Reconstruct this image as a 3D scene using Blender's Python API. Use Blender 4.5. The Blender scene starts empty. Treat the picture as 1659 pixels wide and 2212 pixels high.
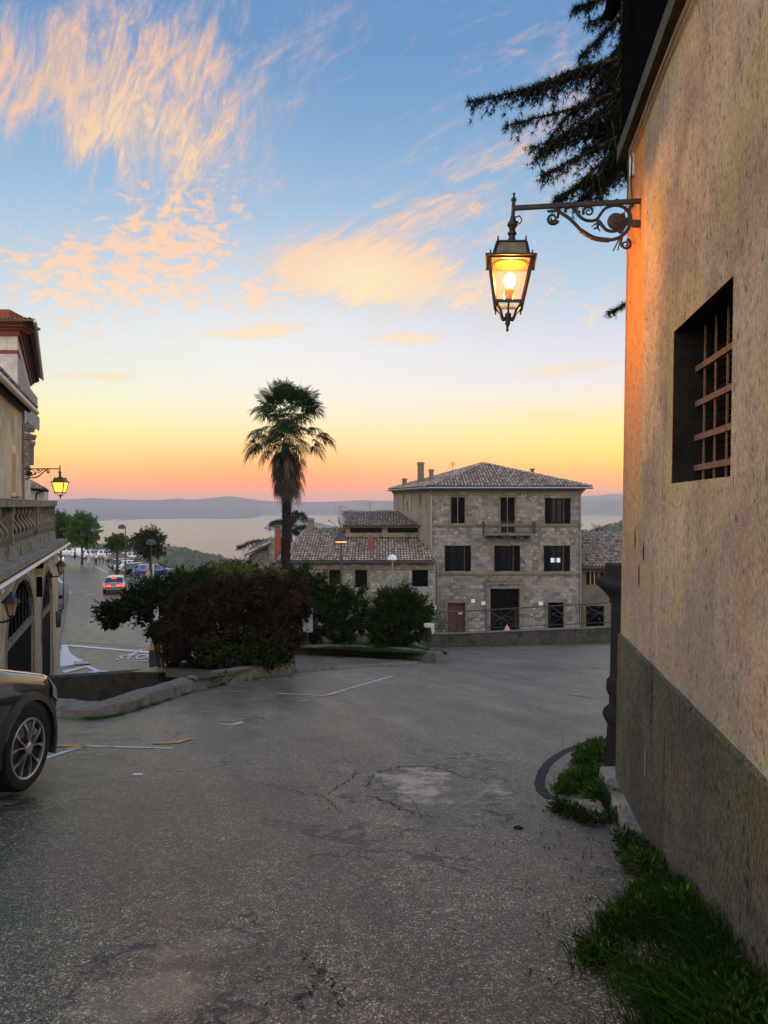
import bpy, bmesh, math, random
from mathutils import Vector, Matrix, noise
S = bpy.context.scene
COL = S.collection
R = math.radians
V = Vector
random.seed(7)
# ------------------------------------------------------------------ camera
CX, HY, F = 829.5, 1091.0, 1620.0           # optical centre, horizon row and focal length of the 1659 x 2212 photograph
EYE = 1.5
cam_data = bpy.data.cameras.new('camera')
cam = bpy.data.objects.new('camera', cam_data)
COL.objects.link(cam)
S.camera = cam
cam.location = (0, 0, EYE)
cam.rotation_euler = (R(90), 0, 0)
cam_data.sensor_fit = 'VERTICAL'
cam_data.sensor_height = 24
cam_data.lens = 24 * F / 2212
cam_data.shift_y = -(1106 - HY) / 2212
cam_data.clip_start = 0.05
cam_data.clip_end = 60000
# ------------------------------------------------------------------ node helper
class X:
    """a node socket with arithmetic"""
    def __init__(s, t, o): s.t, s.o = t, o
    def _m(s, op, *a):
        n = s.t.nodes.new('ShaderNodeMath'); n.operation = op
        for i, q in enumerate((s,) + a):
            if isinstance(q, X): s.t.links.new(q.o, n.inputs[i])
            else: n.inputs[i].default_value = q
        return X(s.t, n.outputs[0])
    def __add__(s, b): return s._m('ADD', b)
    __radd__ = __add__
    def __sub__(s, b): return s._m('SUBTRACT', b)
    def __rsub__(s, b): return (s * -1) + b
    def __mul__(s, b): return s._m('MULTIPLY', b)
    __rmul__ = __mul__
    def __truediv__(s, b): return s._m('DIVIDE', b)
    def p(s, b): return s._m('POWER', b)
    def abs(s): return s._m('ABSOLUTE')
    def max(s, b): return s._m('MAXIMUM', b)
    def min(s, b): return s._m('MINIMUM', b)
    def exp(s): return s._m('EXPONENT')
    def ss(s, a, b):                          # smoothstep
        n = s.t.nodes.new('ShaderNodeMapRange'); n.interpolation_type = 'SMOOTHSTEP'
        s.t.links.new(s.o, n.inputs[0]); n.inputs[1].default_value = a; n.inputs[2].default_value = b
        return X(s.t, n.outputs[0])
def nsep(t, vec):
    n = t.nodes.new('ShaderNodeSeparateXYZ'); t.links.new(vec.o, n.inputs[0])
    return [X(t, o) for o in n.outputs]
def ncomb(t, *a):
    n = t.nodes.new('ShaderNodeCombineXYZ')
    for i, q in enumerate(a):
        if isinstance(q, X): t.links.new(q.o, n.inputs[i])
        else: n.inputs[i].default_value = q
    return X(t, n.outputs[0])
def nnoise(t, vec, scale, detail=4, rough=.55, dist=0, out=0):
    n = t.nodes.new('ShaderNodeTexNoise'); t.links.new(vec.o, n.inputs['Vector'])
    n.inputs['Scale'].default_value = scale; n.inputs['Detail'].default_value = detail
    n.inputs['Roughness'].default_value = rough; n.inputs['Distortion'].default_value = dist
    return X(t, n.outputs[out])
def nvoro(t, vec, scale, feature='F1', out=0, rnd=1):
    n = t.nodes.new('ShaderNodeTexVoronoi'); n.feature = feature
    t.links.new(vec.o, n.inputs['Vector']); n.inputs['Scale'].default_value = scale
    n.inputs['Randomness'].default_value = rnd
    return X(t, n.outputs[out])
def nramp(t, fac, stops, interp='LINEAR'):
    n = t.nodes.new('ShaderNodeValToRGB'); n.color_ramp.interpolation = interp
    e = n.color_ramp.elements
    while len(e) < len(stops): e.new(.5)
    for q, (p_, c) in zip(e, stops):
        q.position = p_; q.color = (*c, 1) if len(c) == 3 else c
    t.links.new(fac.o, n.inputs[0])
    return X(t, n.outputs[0])
def nmix(t, fac, a, b, mode='MIX'):
    n = t.nodes.new('ShaderNodeMix'); n.data_type = 'RGBA'; n.blend_type = mode
    for i, q in ((0, fac), (6, a), (7, b)):
        if isinstance(q, X): t.links.new(q.o, n.inputs[i])
        elif i == 0: n.inputs[i].default_value = q
        else: n.inputs[i].default_value = (*q, 1)
    return X(t, n.outputs[2])
def lin(*c):                                  # sRGB 0-255 to linear
    return tuple(((q / 255 + .055) / 1.055) ** 2.4 if q > 10 else q / 255 / 12.92 for q in c)
# ------------------------------------------------------------------ sky
SUN_AZ, SUN_EL = -9.0, 0.3
world = bpy.data.worlds.new('World')
S.world = world
world.use_nodes = True
t = world.node_tree
bg = t.nodes['Background']
sky = t.nodes.new('ShaderNodeTexSky'); sky.sky_type = 'NISHITA'; sky.sun_disc = False
sky.sun_elevation = R(SUN_EL); sky.sun_rotation = R(SUN_AZ); sky.altitude = 300
dirv = X(t, t.nodes.new('ShaderNodeTexCoord').outputs['Generated'])
dx_, dy_, dz_ = nsep(t, dirv)
el = dz_.max(0)
west = nramp(t, el, [(0, lin(255, 100, 48)), (.013, lin(255, 128, 52)), (.034, lin(255, 176, 56)), (.062, lin(255, 216, 84)),
                     (.10, lin(253, 234, 150)), (.15, lin(246, 240, 232)), (.20, lin(224, 228, 242)), (.27, lin(184, 210, 234)),
                     (.37, lin(144, 184, 222)), (.52, lin(104, 150, 202)), (.8, lin(84, 128, 186))])
east = nramp(t, el, [(0, lin(226, 196, 172)), (.15, lin(232, 210, 190)), (.4, lin(206, 202, 204)), (.8, lin(150, 166, 196))])
base = nmix(t, dy_.ss(-.5, .45), east, west)
# glow round the point where the sun went down
sx, sy, sz = math.sin(R(SUN_AZ)), math.cos(R(SUN_AZ)), math.sin(R(SUN_EL))
dot = dx_ * sx + dy_ * sy + dz_ * sz
gz = (dz_ - .01) * 2.6
gx = dx_ - dy_ * (sx / sy)
glow = ((gx * gx + gz * gz) * -28.0).exp() * dy_.ss(0, .3)
gu, gv = gx * 2.6, (dz_ - .15) * 5.0
pale = ((gu * gu + gv * gv) * -1.6).exp() * dy_.ss(0, .3)
base = nmix(t, pale * .66, base, lin(255, 250, 250))
fu, fv = gx * 2.9, (dz_ - .0) * 13
red = ((fu * fu + fv * fv) * -1.0).exp() * dy_.ss(0, .3)
away = (1 - (gx * gx * -5.5).exp()) * el.ss(.085, .0) * dy_.ss(-.1, .4)
base = nmix(t, away * .62, base, lin(244, 186, 122))
base = nmix(t, glow * .80, base, lin(255, 230, 112))
base = nmix(t, red * .85, base, lin(255, 96, 40))
# warmer, yellower to the left of the sun, pinker to the right
side = nmix(t, (gx).ss(-.5, .5), (.93, 1.02, .86), (1.02, .98, 1.02))
base = nmix(t, (el.ss(0, .05) * el.ss(.3, .14)), base, nmix(t, 1, base, side, 'MULTIPLY'))
# cirrus: streak noise where a picture-independent direction (azimuth tangent u, elevation tangent v) says the banks lie
yy = dy_.max(.12)
u, v = dx_ / yy, dz_ / yy
front = dy_.ss(.15, .4)
def blob(cx, cy, sx_, sy_, rot=0):
    c, s = math.cos(R(rot)), math.sin(R(rot))
    a = ((u - cx) * c + (v - cy) * s) / sx_
    b = ((u - cx) * -s + (v - cy) * c) / sy_
    return ((a * a + b * b) * -1.0).exp()
warp = nnoise(t, ncomb(t, u * 3.2, v * 3.2, 3.1), 1.0, 3, .5)
def streak(ang, sc, stretch, det, off, dist=.6, wk=1.0, rough=.66):
    c, s = math.cos(R(ang)), math.sin(R(ang))
    a = (u * c + v * s) * sc + warp * 1.1 * wk
    b = (v * c - u * s) * sc * stretch + warp * 1.6 * wk
    return nnoise(t, ncomb(t, a, b, off), 1.0, det, rough, dist)
s_a = streak(66, 4.6, 2.4, 12, 0.0, 1.0, 1.2)       # steep fibres, upper left
s_b = streak(27, 4.4, 4.0, 12, 5.3, .9)       # fibres rising to the right, middle
s_c = nnoise(t, ncomb(t, u * 30 + warp * 3, v * 62 + warp * 2, 9.0), 1.0, 10, .66, .7)      # ripples, left
s_d = nnoise(t, ncomb(t, u * 6.5 + warp, v * 44, 2.0), 1.0, 8, .62, .3)    # low thin bars
f_a = streak(74, 20, 3.4, 9, 8.8, .8, 2.0, .7)         # fine combing of each bank
f_b = streak(30, 20, 4.2, 9, 3.8, .6, 1.5, .7)
A = blob(-.31, .56, .17, .19, 78) + blob(-.41, .50, .05, .16, 84) * .5 + blob(-.55, .6, .07, .2, 90) * .7 + blob(-.29, .42, .09, .06, 60) * .45
B = blob(-.05, .315, .145, .040, -6) * 1.15 + blob(.08, .40, .24, .055, 32) * .75 + blob(.02, .30, .12, .035, 0) * .55 + blob(.22, .27, .22, .05, 8) * .6 + blob(.28, .52, .14, .05, 30) * .35
Cc = blob(-.42, .31, .17, .085, 0) * .9 + blob(-.27, .36, .12, .09, 30) * .75 + blob(-.15, .275, .09, .022, 0) * .8 + blob(.21, .27, .16, .045, 0) * .6
D_ = blob(-.16, .232, .10, .013, 4) + blob(.04, .222, .06, .008, 0) * .9 + blob(.23, .18, .07, .012, 8) * .7 + blob(-.47, .165, .09, .009, 4) * .5 + blob(-.36, .17, .03, .01, 0) * .6 + blob(.24, .12, .08, .006, 0) * .5
da = (s_a + (f_a - .5) * .55 + A * .26 - .52).ss(.02, .44) * A.min(1).p(.8) * (.25 + f_a * 1.35)
db = (s_b + (f_b - .5) * .55 + B * .32 - .52).ss(.02, .42) * B.min(1).p(.7) * (.3 + f_b * 1.3)
dc = (s_c + s_a * .25 + Cc * .24 - .745).ss(.0, .17) * Cc.min(1).p(.5) * .95
dd = (s_d + D_ * .34 - .60).ss(.0, .20) * D_.min(1).p(.5) * .9
veil = (s_b * .8 + f_b * .5 + s_a * .3 - .82).ss(0, .4) * v.ss(.12, .4) * .75
cloud = (da * 1.0 + db * 1.05 + dc + dd + veil).min(.95) * front
ccol = nramp(t, v, [(.02, lin(255, 214, 120)), (.14, lin(255, 232, 176)), (.24, lin(255, 226, 196)), (.34, lin(254, 210, 180)), (.46, lin(250, 202, 168)), (.62, lin(240, 194, 166)), (1, lin(220, 180, 156))])
bright = (db * blob(-.03, .30, .07, .04) + da * blob(-.33, .46, .09, .12) * .5).min(1)
ccol = nmix(t, bright, ccol, lin(255, 232, 190))
ccol = nmix(t, cloud.ss(.75, .05) * .55, ccol, nmix(t, v.ss(.12, .3), lin(255, 214, 170), lin(222, 188, 192)))      # thin edges are pinker
base = nmix(t, cloud, base, ccol)
# sky overhead and behind the camera boosted as added fill for facades and road
low = el.ss(.17, .0) * dy_.ss(-.1, .4)                               # the last light is strongest low in the west
gain = 1 + dz_.ss(.56, .80) * .6 + dy_.ss(.12, -.35) * 1.9 + low * .60
base = nmix(t, 1, base, ncomb(t, gain, gain * (1 - low * .05), gain * (.97 - low * .32)), 'MULTIPLY')
nis = t.nodes.new('ShaderNodeMix'); nis.data_type = 'RGBA'; nis.blend_type = 'MIX'
SKYW = t.nodes.new('ShaderNodeVectorMath'); SKYW.operation = 'SCALE'; SKYW.inputs['Scale'].default_value = 10.0   # ramp colours are radiances; Background strength is 0.1
t.links.new(base.o, SKYW.inputs[0])
nis.inputs[0].default_value = .94
t.links.new(sky.outputs[0], nis.inputs[6]); t.links.new(SKYW.outputs[0], nis.inputs[7])
t.links.new(nis.outputs[2], bg.inputs[0])
bg.inputs[1].default_value = .1
world.cycles.sampling_method = 'MANUAL'; world.cycles.sample_map_resolution = 1024
# ------------------------------------------------------------------ sun: gone behind the ridge, only its last broad glow is left
sun_d = bpy.data.lights.new('sun', 'SUN'); sun_d.energy = 1.0; sun_d.angle = R(.5); sun_d.color = (1, .62, .34)
sun_o = bpy.data.objects.new('sun', sun_d); COL.objects.link(sun_o)
sun_o.rotation_euler = V((-sx, -sy, -math.tan(R(SUN_EL)))).to_track_quat('-Z', 'Y').to_euler()
S.view_settings.view_transform = 'Standard'; S.view_settings.look = 'None'
S.view_settings.exposure = 0.12; S.view_settings.gamma = 1
S.cycles.use_denoising = True
S.cycles.max_bounces = 6; S.cycles.diffuse_bounces = 3; S.cycles.transparent_max_bounces = 16; S.cycles.volume_bounces = 0
S.cycles.caustics_reflective = False; S.cycles.caustics_refractive = False
S.cycles.sample_clamp_indirect = 6
# ------------------------------------------------------------------ mesh helpers
def at(dx, dy, Y):                            # photograph pixel and distance to a point of the place
    return V(((dx - CX) / F * Y, Y, EYE - (dy - HY) / F * Y))
def sstep(x, a, b):
    q = min(1, max(0, (x - a) / (b - a))); return q * q * (3 - 2 * q)
def zr(x, y):                                 # upper road surface
    return -.15 * y + .06 * max(0, x - 3) * sstep(y, 12, 28)
def zs(x, y):                                 # lower street surface
    a = -4.4 - .028 * y
    if x > -10 and y < 75:
        b = -7.15
        k = sstep(x, -10, -6.5) * (1 - sstep(y, 58, 75))
        a = a * (1 - k) + b * k
    return a
def gnd(dx, dy, f=zr):                        # photograph pixel to the point of that ground it shows
    Y = 10.0
    for _ in range(60):
        p = at(dx, dy, Y); Y = (EYE - f(p.x, Y)) / max(.02, (dy - HY) / F) * .5 + Y * .5
    p = at(dx, dy, Y); p.z = f(p.x, p.y); return p
class MB:
    def __init__(s, org=(0, 0, 0)): s.v, s.f, s.c, s.o = [], [], [], V(org)
    def vert(s, *ps):
        n = len(s.v); s.v += [V(p) - s.o for p in ps]; return n
    def face(s, idx, c=None): s.f.append(tuple(idx)); s.c.append(c)
    def poly(s, pts, c=None):
        n = s.vert(*pts); s.face(range(n, n + len(pts)), c)
    def box(s, x0, x1, y0, y1, z0, z1, c=None, M=None):
        ps = [V((x, y, z)) for z in (z0, z1) for y in (y0, y1) for x in (x0, x1)]
        if M: ps = [M @ p for p in ps]
        n = s.vert(*ps)
        for q in ((0, 2, 3, 1), (4, 5, 7, 6), (0, 1, 5, 4), (2, 6, 7, 3), (0, 4, 6, 2), (1, 3, 7, 5)): s.face([n + i for i in q], c)
    def prism(s, pts, vec, c=None):           # polygon swept along vec
        k = len(pts); vec = V(vec); n = s.vert(*pts, *[V(p) + vec for p in pts])
        s.face(range(n + k - 1, n - 1, -1), c); s.face(range(n + k, n + 2 * k), c)
        for i in range(k): s.face((n + i, n + (i + 1) % k, n + k + (i + 1) % k, n + k + i), c)
    def beam(s, a, b, w, h, c=None, up=(0, 0, 1)):
        a, b = V(a), V(b); d = (b - a).normalized(); r = d.cross(V(up))
        if r.length < 1e-4: r = d.cross(V((1, 0, 0)))
        r.normalize(); u_ = r.cross(d)
        s.prism([a + r * w / 2 + u_ * h / 2, a - r * w / 2 + u_ * h / 2, a - r * w / 2 - u_ * h / 2, a + r * w / 2 - u_ * h / 2], b - a, c)
    def tube(s, pts, r, n=6, c=None, flat=1.0, cap=True):
        pts = [V(p) for p in pts]; m = len(pts); rs = r if isinstance(r, (list, tuple)) else [r] * m
        base = None; ref = None; rings = []
        for i, p in enumerate(pts):
            d = (pts[min(i + 1, m - 1)] - pts[max(i - 1, 0)])
            if d.length < 1e-9: d = V((0, 0, 1))
            d.normalize()
            if ref is None:
                ref = d.orthogonal().normalized()
            ref = (ref - d * ref.dot(d))
            if ref.length < 1e-6: ref = d.orthogonal()
            ref.normalize(); b = d.cross(ref)
            k = s.vert(*[p + (ref * math.cos(2 * math.pi * j / n) + b * math.sin(2 * math.pi * j / n) * flat) * rs[i] for j in range(n)])
            rings.append(k)
        for a, b in zip(rings, rings[1:]):
            for j in range(n): s.face((a + j, a + (j + 1) % n, b + (j + 1) % n, b + j), c)
        if cap:
            s.face([rings[0] + j for j in reversed(range(n))], c); s.face([rings[-1] + j for j in range(n)], c)
    def lathe(s, prof, n=16, M=None, c=None, sq=False, cap=True):   # profile of (radius, z); sq: square section
        rings = []
        for r, z in prof:
            ps = []
            for j in range(n):
                a = 2 * math.pi * (j + (.5 if sq else 0)) / n
                q = V((r * math.cos(a), r * math.sin(a), z)); ps.append(M @ q if M else q)
            rings.append(s.vert(*ps))
        for a, b in zip(rings, rings[1:]):
            for j in range(n): s.face((a + j, a + (j + 1) % n, b + (j + 1) % n, b + j), c)
        if cap: s.face([rings[0] + j for j in reversed(range(n))], c); s.face([rings[-1] + j for j in range(n)], c)
    def sphere(s, p, r, n=10, c=None, sz=1):
        p = V(p); k = n // 2
        s.lathe([(max(1e-4, r * math.sin(math.pi * i / k)), -r * sz * math.cos(math.pi * i / k)) for i in range(k + 1)], n, Matrix.Translation(p), c)
    def build(s, name, mat, parent=None, smooth=False, bevel=0):
        me = bpy.data.meshes.new(name); me.from_pydata([tuple(p) for p in s.v], [], s.f)
        if any(q is not None for q in s.c):
            a = me.attributes.new('col', 'FLOAT_COLOR', 'FACE')
            buf = []
            for q in s.c: buf += list(q if q is not None else (1, 1, 1)) + [1]
            a.data.foreach_set('color', buf)
        me.materials.append(mat); me.update()
        if smooth:
            me.polygons.foreach_set('use_smooth', [True] * len(me.polygons))
            if smooth != 2: me.set_sharp_from_angle(angle=R(38))
        o = bpy.data.objects.new(name, me); COL.objects.link(o)
        if parent: o.parent = parent
        else: o.location = s.o
        if bevel:
            b = o.modifiers.new('bevel', 'BEVEL'); b.width = bevel; b.segments = 2; b.limit_method = 'ANGLE'
        return o
def tag(o, label=None, cat=None, group=None, kind=None):
    if label: o['label'] = label
    if cat: o['category'] = cat
    if group: o['group'] = group
    if kind: o['kind'] = kind
    return o
def thing(name, label, cat, loc=(0, 0, 0), rz=0, group=None):
    o = bpy.data.objects.new(name, None); COL.objects.link(o); o.empty_display_size = .2
    o.location = loc; o.rotation_euler = (0, 0, rz)
    return tag(o, label, cat, group)
def copy_tree(o, parent=None):
    kids = [c for c in COL.objects if c.parent == o]
    c = o.copy(); COL.objects.link(c)
    if parent: c.parent = parent
    for k in kids: copy_tree(k, c)
    return c
def struct(o): o['kind'] = 'structure'; return o
def text_faces(mb, body, M, size=1, sx=1, c=None, depth=0):
    cu = bpy.data.curves.new('txt', 'FONT'); cu.body = body; cu.size = size; cu.align_x = 'LEFT'; cu.resolution_u = 3
    o = bpy.data.objects.new('txt', cu); COL.objects.link(o)
    me = bpy.data.meshes.new_from_object(o.evaluated_get(bpy.context.evaluated_depsgraph_get()))
    n = mb.vert(*[M @ V((p.co.x * sx, p.co.y, 0)) for p in me.vertices])
    for q in me.polygons: mb.face([n + i for i in q.vertices], c)
    bpy.data.objects.remove(o); bpy.data.meshes.remove(me); bpy.data.curves.remove(cu)
# ------------------------------------------------------------------ materials
def new_mat(name):
    m = bpy.data.materials.new(name); m.use_nodes = True
    t = m.node_tree; b = t.nodes['Principled BSDF']
    tc = t.nodes.new('ShaderNodeTexCoord')
    return m, t, b, X(t, tc.outputs['Object'])
def bump(t, b, h, strength=.4, dist=.02):
    n = t.nodes.new('ShaderNodeBump'); n.inputs['Strength'].default_value = strength; n.inputs['Distance'].default_value = dist
    t.links.new(h.o, n.inputs['Height']); t.links.new(n.outputs[0], b.inputs['Normal'])
def attr(t):
    n = t.nodes.new('ShaderNodeAttribute'); n.attribute_name = 'col'; return X(t, n.outputs['Color'])
def mat(name, c, rough=.8, var=.25, scale=6, fine=60, bmp=.2, metal=0, spec=.4, use_attr=False, trans=0, coat=0, stain=None):
    m, t, b, co = new_mat(name)
    n1 = nnoise(t, co, scale, 5, .6); n2 = nnoise(t, co, fine, 3, .6)
    f = n1 * .65 + n2 * .35
    lo = tuple(q * (1 - var) for q in c); hi = tuple(min(1, q * (1 + var)) for q in c)
    col = nramp(t, f, [(.3, lo), (.7, hi)])
    if stain:
        col = nmix(t, nnoise(t, co, scale * .4, 6, .7).ss(.5, .68) * stain[1], col, stain[0])
    if use_attr: col = nmix(t, 1, col, attr(t), 'MULTIPLY')
    t.links.new(col.o, b.inputs['Base Color'])
    b.inputs['Roughness'].default_value = rough; b.inputs['Metallic'].default_value = metal
    b.inputs['Specular IOR Level'].default_value = spec; b.inputs['Coat Weight'].default_value = coat
    b.inputs['Coat Roughness'].default_value = .04
    if bmp: bump(t, b, f, bmp, .02)
    if trans:
        tr = t.nodes.new('ShaderNodeBsdfTranslucent'); mx = t.nodes.new('ShaderNodeMixShader'); mx.inputs[0].default_value = trans
        t.links.new(col.o, tr.inputs[0]); t.links.new(b.outputs[0], mx.inputs[1]); t.links.new(tr.outputs[0], mx.inputs[2])
        t.links.new(mx.outputs[0], t.nodes['Material Output'].inputs[0])
    return m
def emit(name, c, k):
    m, t, b, co = new_mat(name)
    b.inputs['Base Color'].default_value = (*[min(1, q) for q in c], 1); b.inputs['Emission Color'].default_value = (*c, 1); b.inputs['Emission Strength'].default_value = k
    return m
def pane(name, tint, gloss=.12, alpha=.0):
    m, t, b, co = new_mat(name)
    tr = t.nodes.new('ShaderNodeBsdfTransparent'); tr.inputs[0].default_value = (*tint, 1)
    gl = t.nodes.new('ShaderNodeBsdfGlossy'); gl.inputs['Roughness'].default_value = .06
    mx = t.nodes.new('ShaderNodeMixShader'); mx.inputs[0].default_value = gloss
    du = t.nodes.new('ShaderNodeBsdfTranslucent'); du.inputs[0].default_value = (.8, .36, .10, 1)       # amber translucence added so the pane shows a glow round the bulb
    m2 = t.nodes.new('ShaderNodeMixShader'); m2.inputs[0].default_value = alpha
    t.links.new(tr.outputs[0], m2.inputs[1]); t.links.new(du.outputs[0], m2.inputs[2]); tr = m2
    t.links.new(tr.outputs[0], mx.inputs[1]); t.links.new(gl.outputs[0], mx.inputs[2]); t.links.new(mx.outputs[0], t.nodes['Material Output'].inputs[0])
    return m
def masonry(name, c1, c2, mort, bw=.42, bh=.24, msize=.012, warp_k=.05, moss=.3):
    m, t, b, co = new_mat(name)
    g = X(t, t.nodes.new('ShaderNodeNewGeometry').outputs['Normal'])
    nx, ny, nz = nsep(t, g); x, y, z = nsep(t, co)
    sel = nx.abs().ss(.6, .8)
    uu = x * (1 - sel) + y * sel
    w = nnoise(t, co, 2.2, 2, .5); w2 = nnoise(t, co, 3.1, 2, .5)
    vec = ncomb(t, uu + (w - .5) * (warp_k * 3), z + (w2 - .5) * (warp_k * 2), 0)
    n = t.nodes.new('ShaderNodeTexBrick'); t.links.new(vec.o, n.inputs['Vector'])
    n.inputs['Color1'].default_value = (*c1, 1); n.inputs['Color2'].default_value = (*c2, 1); n.inputs['Mortar'].default_value = (*mort, 1)
    n.inputs['Scale'].default_value = 1; n.inputs['Mortar Size'].default_value = msize; n.inputs['Mortar Smooth'].default_value = .4
    n.inputs['Brick Width'].default_value = bw; n.inputs['Row Height'].default_value = bh; n.inputs['Bias'].default_value = -.1
    n.offset = .43; n.squash = .7; n.squash_frequency = 3
    n1 = nnoise(t, co, 14, 4, .65); n3 = nnoise(t, co, .55, 5, .6)
    col = nmix(t, 1, X(t, n.outputs[0]), nramp(t, n1, [(.25, (.45, .45, .45)), (.75, (1.4, 1.4, 1.4))]), 'MULTIPLY')
    col = nmix(t, nvoro(t, vec, 2.6, 'F1', 0).ss(.3, .1) * .55, col, tuple(min(1, q * 1.7) for q in c1))
    col = nmix(t, n3.ss(.52, .72) * moss, col, (.045, .045, .03))
    col = nmix(t, n3.ss(.45, .3) * .3, col, (.30, .27, .2))
    t.links.new(col.o, b.inputs['Base Color']); b.inputs['Roughness'].default_value = .9; b.inputs['Specular IOR Level'].default_value = .2
    bump(t, b, X(t, n.outputs['Fac']) * -1 + n1 * .6, .55, .03)
    return m
M_ = {}
M_['iron'] = mat('wrought_iron', (.018, .016, .018), .5, .5, 30, 120, .3, spec=.5, stain=((.10, .04, .018), .6))
M_['steel'] = mat('galvanised_steel', (.26, .26, .26), .42, .2, 8, 60, .05, metal=.7)
M_['darksteel'] = mat('dark_painted_steel', (.03, .032, .036), .4, .3, 8, 60, .05, spec=.5)
M_['rust'] = mat('rusty_flat_iron', (.20, .105, .065), .85, .45, 22, 140, .5, stain=((.30, .2, .14), .6))
M_['black'] = mat('dark_interior', (.005, .005, .006), .9, .3, 4, 30, 0, spec=0)
M_['wood'] = mat('dark_brown_timber', (.008, .005, .005), .95, .4, 9, 70, .3, spec=.1)
M_['redwood'] = mat('worn_reddish_door_timber', (.085, .03, .018), .7, .5, 7, 60, .3)
M_['stone'] = mat('weathered_stone', (.24, .205, .155), .9, .5, 6, 40, .8, spec=.15, stain=((.03, .03, .02), .95))
M_['cornice'] = mat('dressed_tuff_stone', (.17, .15, .12), .9, .35, 6, 40, .5, spec=.2, stain=((.05, .05, .04), .6))
M_['concrete'] = mat('stained_concrete', (.10, .088, .066), .92, .35, 4, 45, .5, spec=.15, stain=((.03, .03, .02), .7))
M_['white'] = mat('white_paint', (.72, .72, .70), .5, .06, 5, 40, .02)
def worn_paint(name, c, k):
    m, t, b, co = new_mat(name)
    w = nnoise(t, co, 26, 6, .7) * .6 + nnoise(t, co, 3, 4, .6) * .4 + nvoro(t, co, 110, 'F1', 0) * .12
    col = nmix(t, w.ss(k, k + .07), c, (.085, .07, .055)); col = nmix(t, 1, col, nramp(t, nnoise(t, co, 70, 3, .7), [(.3, (.6, .6, .6)), (.7, (1.2, 1.2, 1.2))]), 'MULTIPLY')
    t.links.new(col.o, b.inputs['Base Color']); b.inputs['Roughness'].default_value = .75; return m
M_['marking'] = worn_paint('worn_white_road_paint', (.50, .49, .47), .60)
M_['streetpaint'] = worn_paint('street_white_paint', (.66, .65, .63), .66)
M_['orange'] = worn_paint('orange_road_paint_and_cap_light', (.52, .24, .06), .58)
M_['brick'] = mat('red_chimney_brick', (.22, .065, .045), .9, .35, 9, 60, .5, spec=.2)
M_['tile'] = mat('clay_roof_tile', (.36, .30, .255), .88, .35, 12, 70, .5, spec=.2, use_attr=True, stain=((.08, .075, .055), .6))
M_['glass'] = mat('dark_window_glass', (.008, .009, .011), .2, .2, 3, 20, 0, spec=.18)
M_['rubber'] = mat('tyre_rubber', (.012, .012, .012), .75, .3, 20, 90, .2)
M_['alloy'] = mat('brushed_alloy', (.55, .53, .50), .3, .1, 10, 60, .02, metal=.9)
M_['blackplastic'] = mat('black_plastic', (.012, .012, .013), .45, .3, 20, 120, .1, spec=.5)
M_['bark'] = mat('rough_bark', (.085, .062, .045), .95, .5, 14, 60, .9, spec=.1)
M_['leaf'] = mat('green_leaf', (.060, .095, .026), .6, .25, 3, 30, 0, spec=.25, use_attr=True, trans=.35)
M_['cable'] = mat('old_cable_sheath', (.32, .20, .11), .7, .3, 10, 60, .1)
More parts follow.
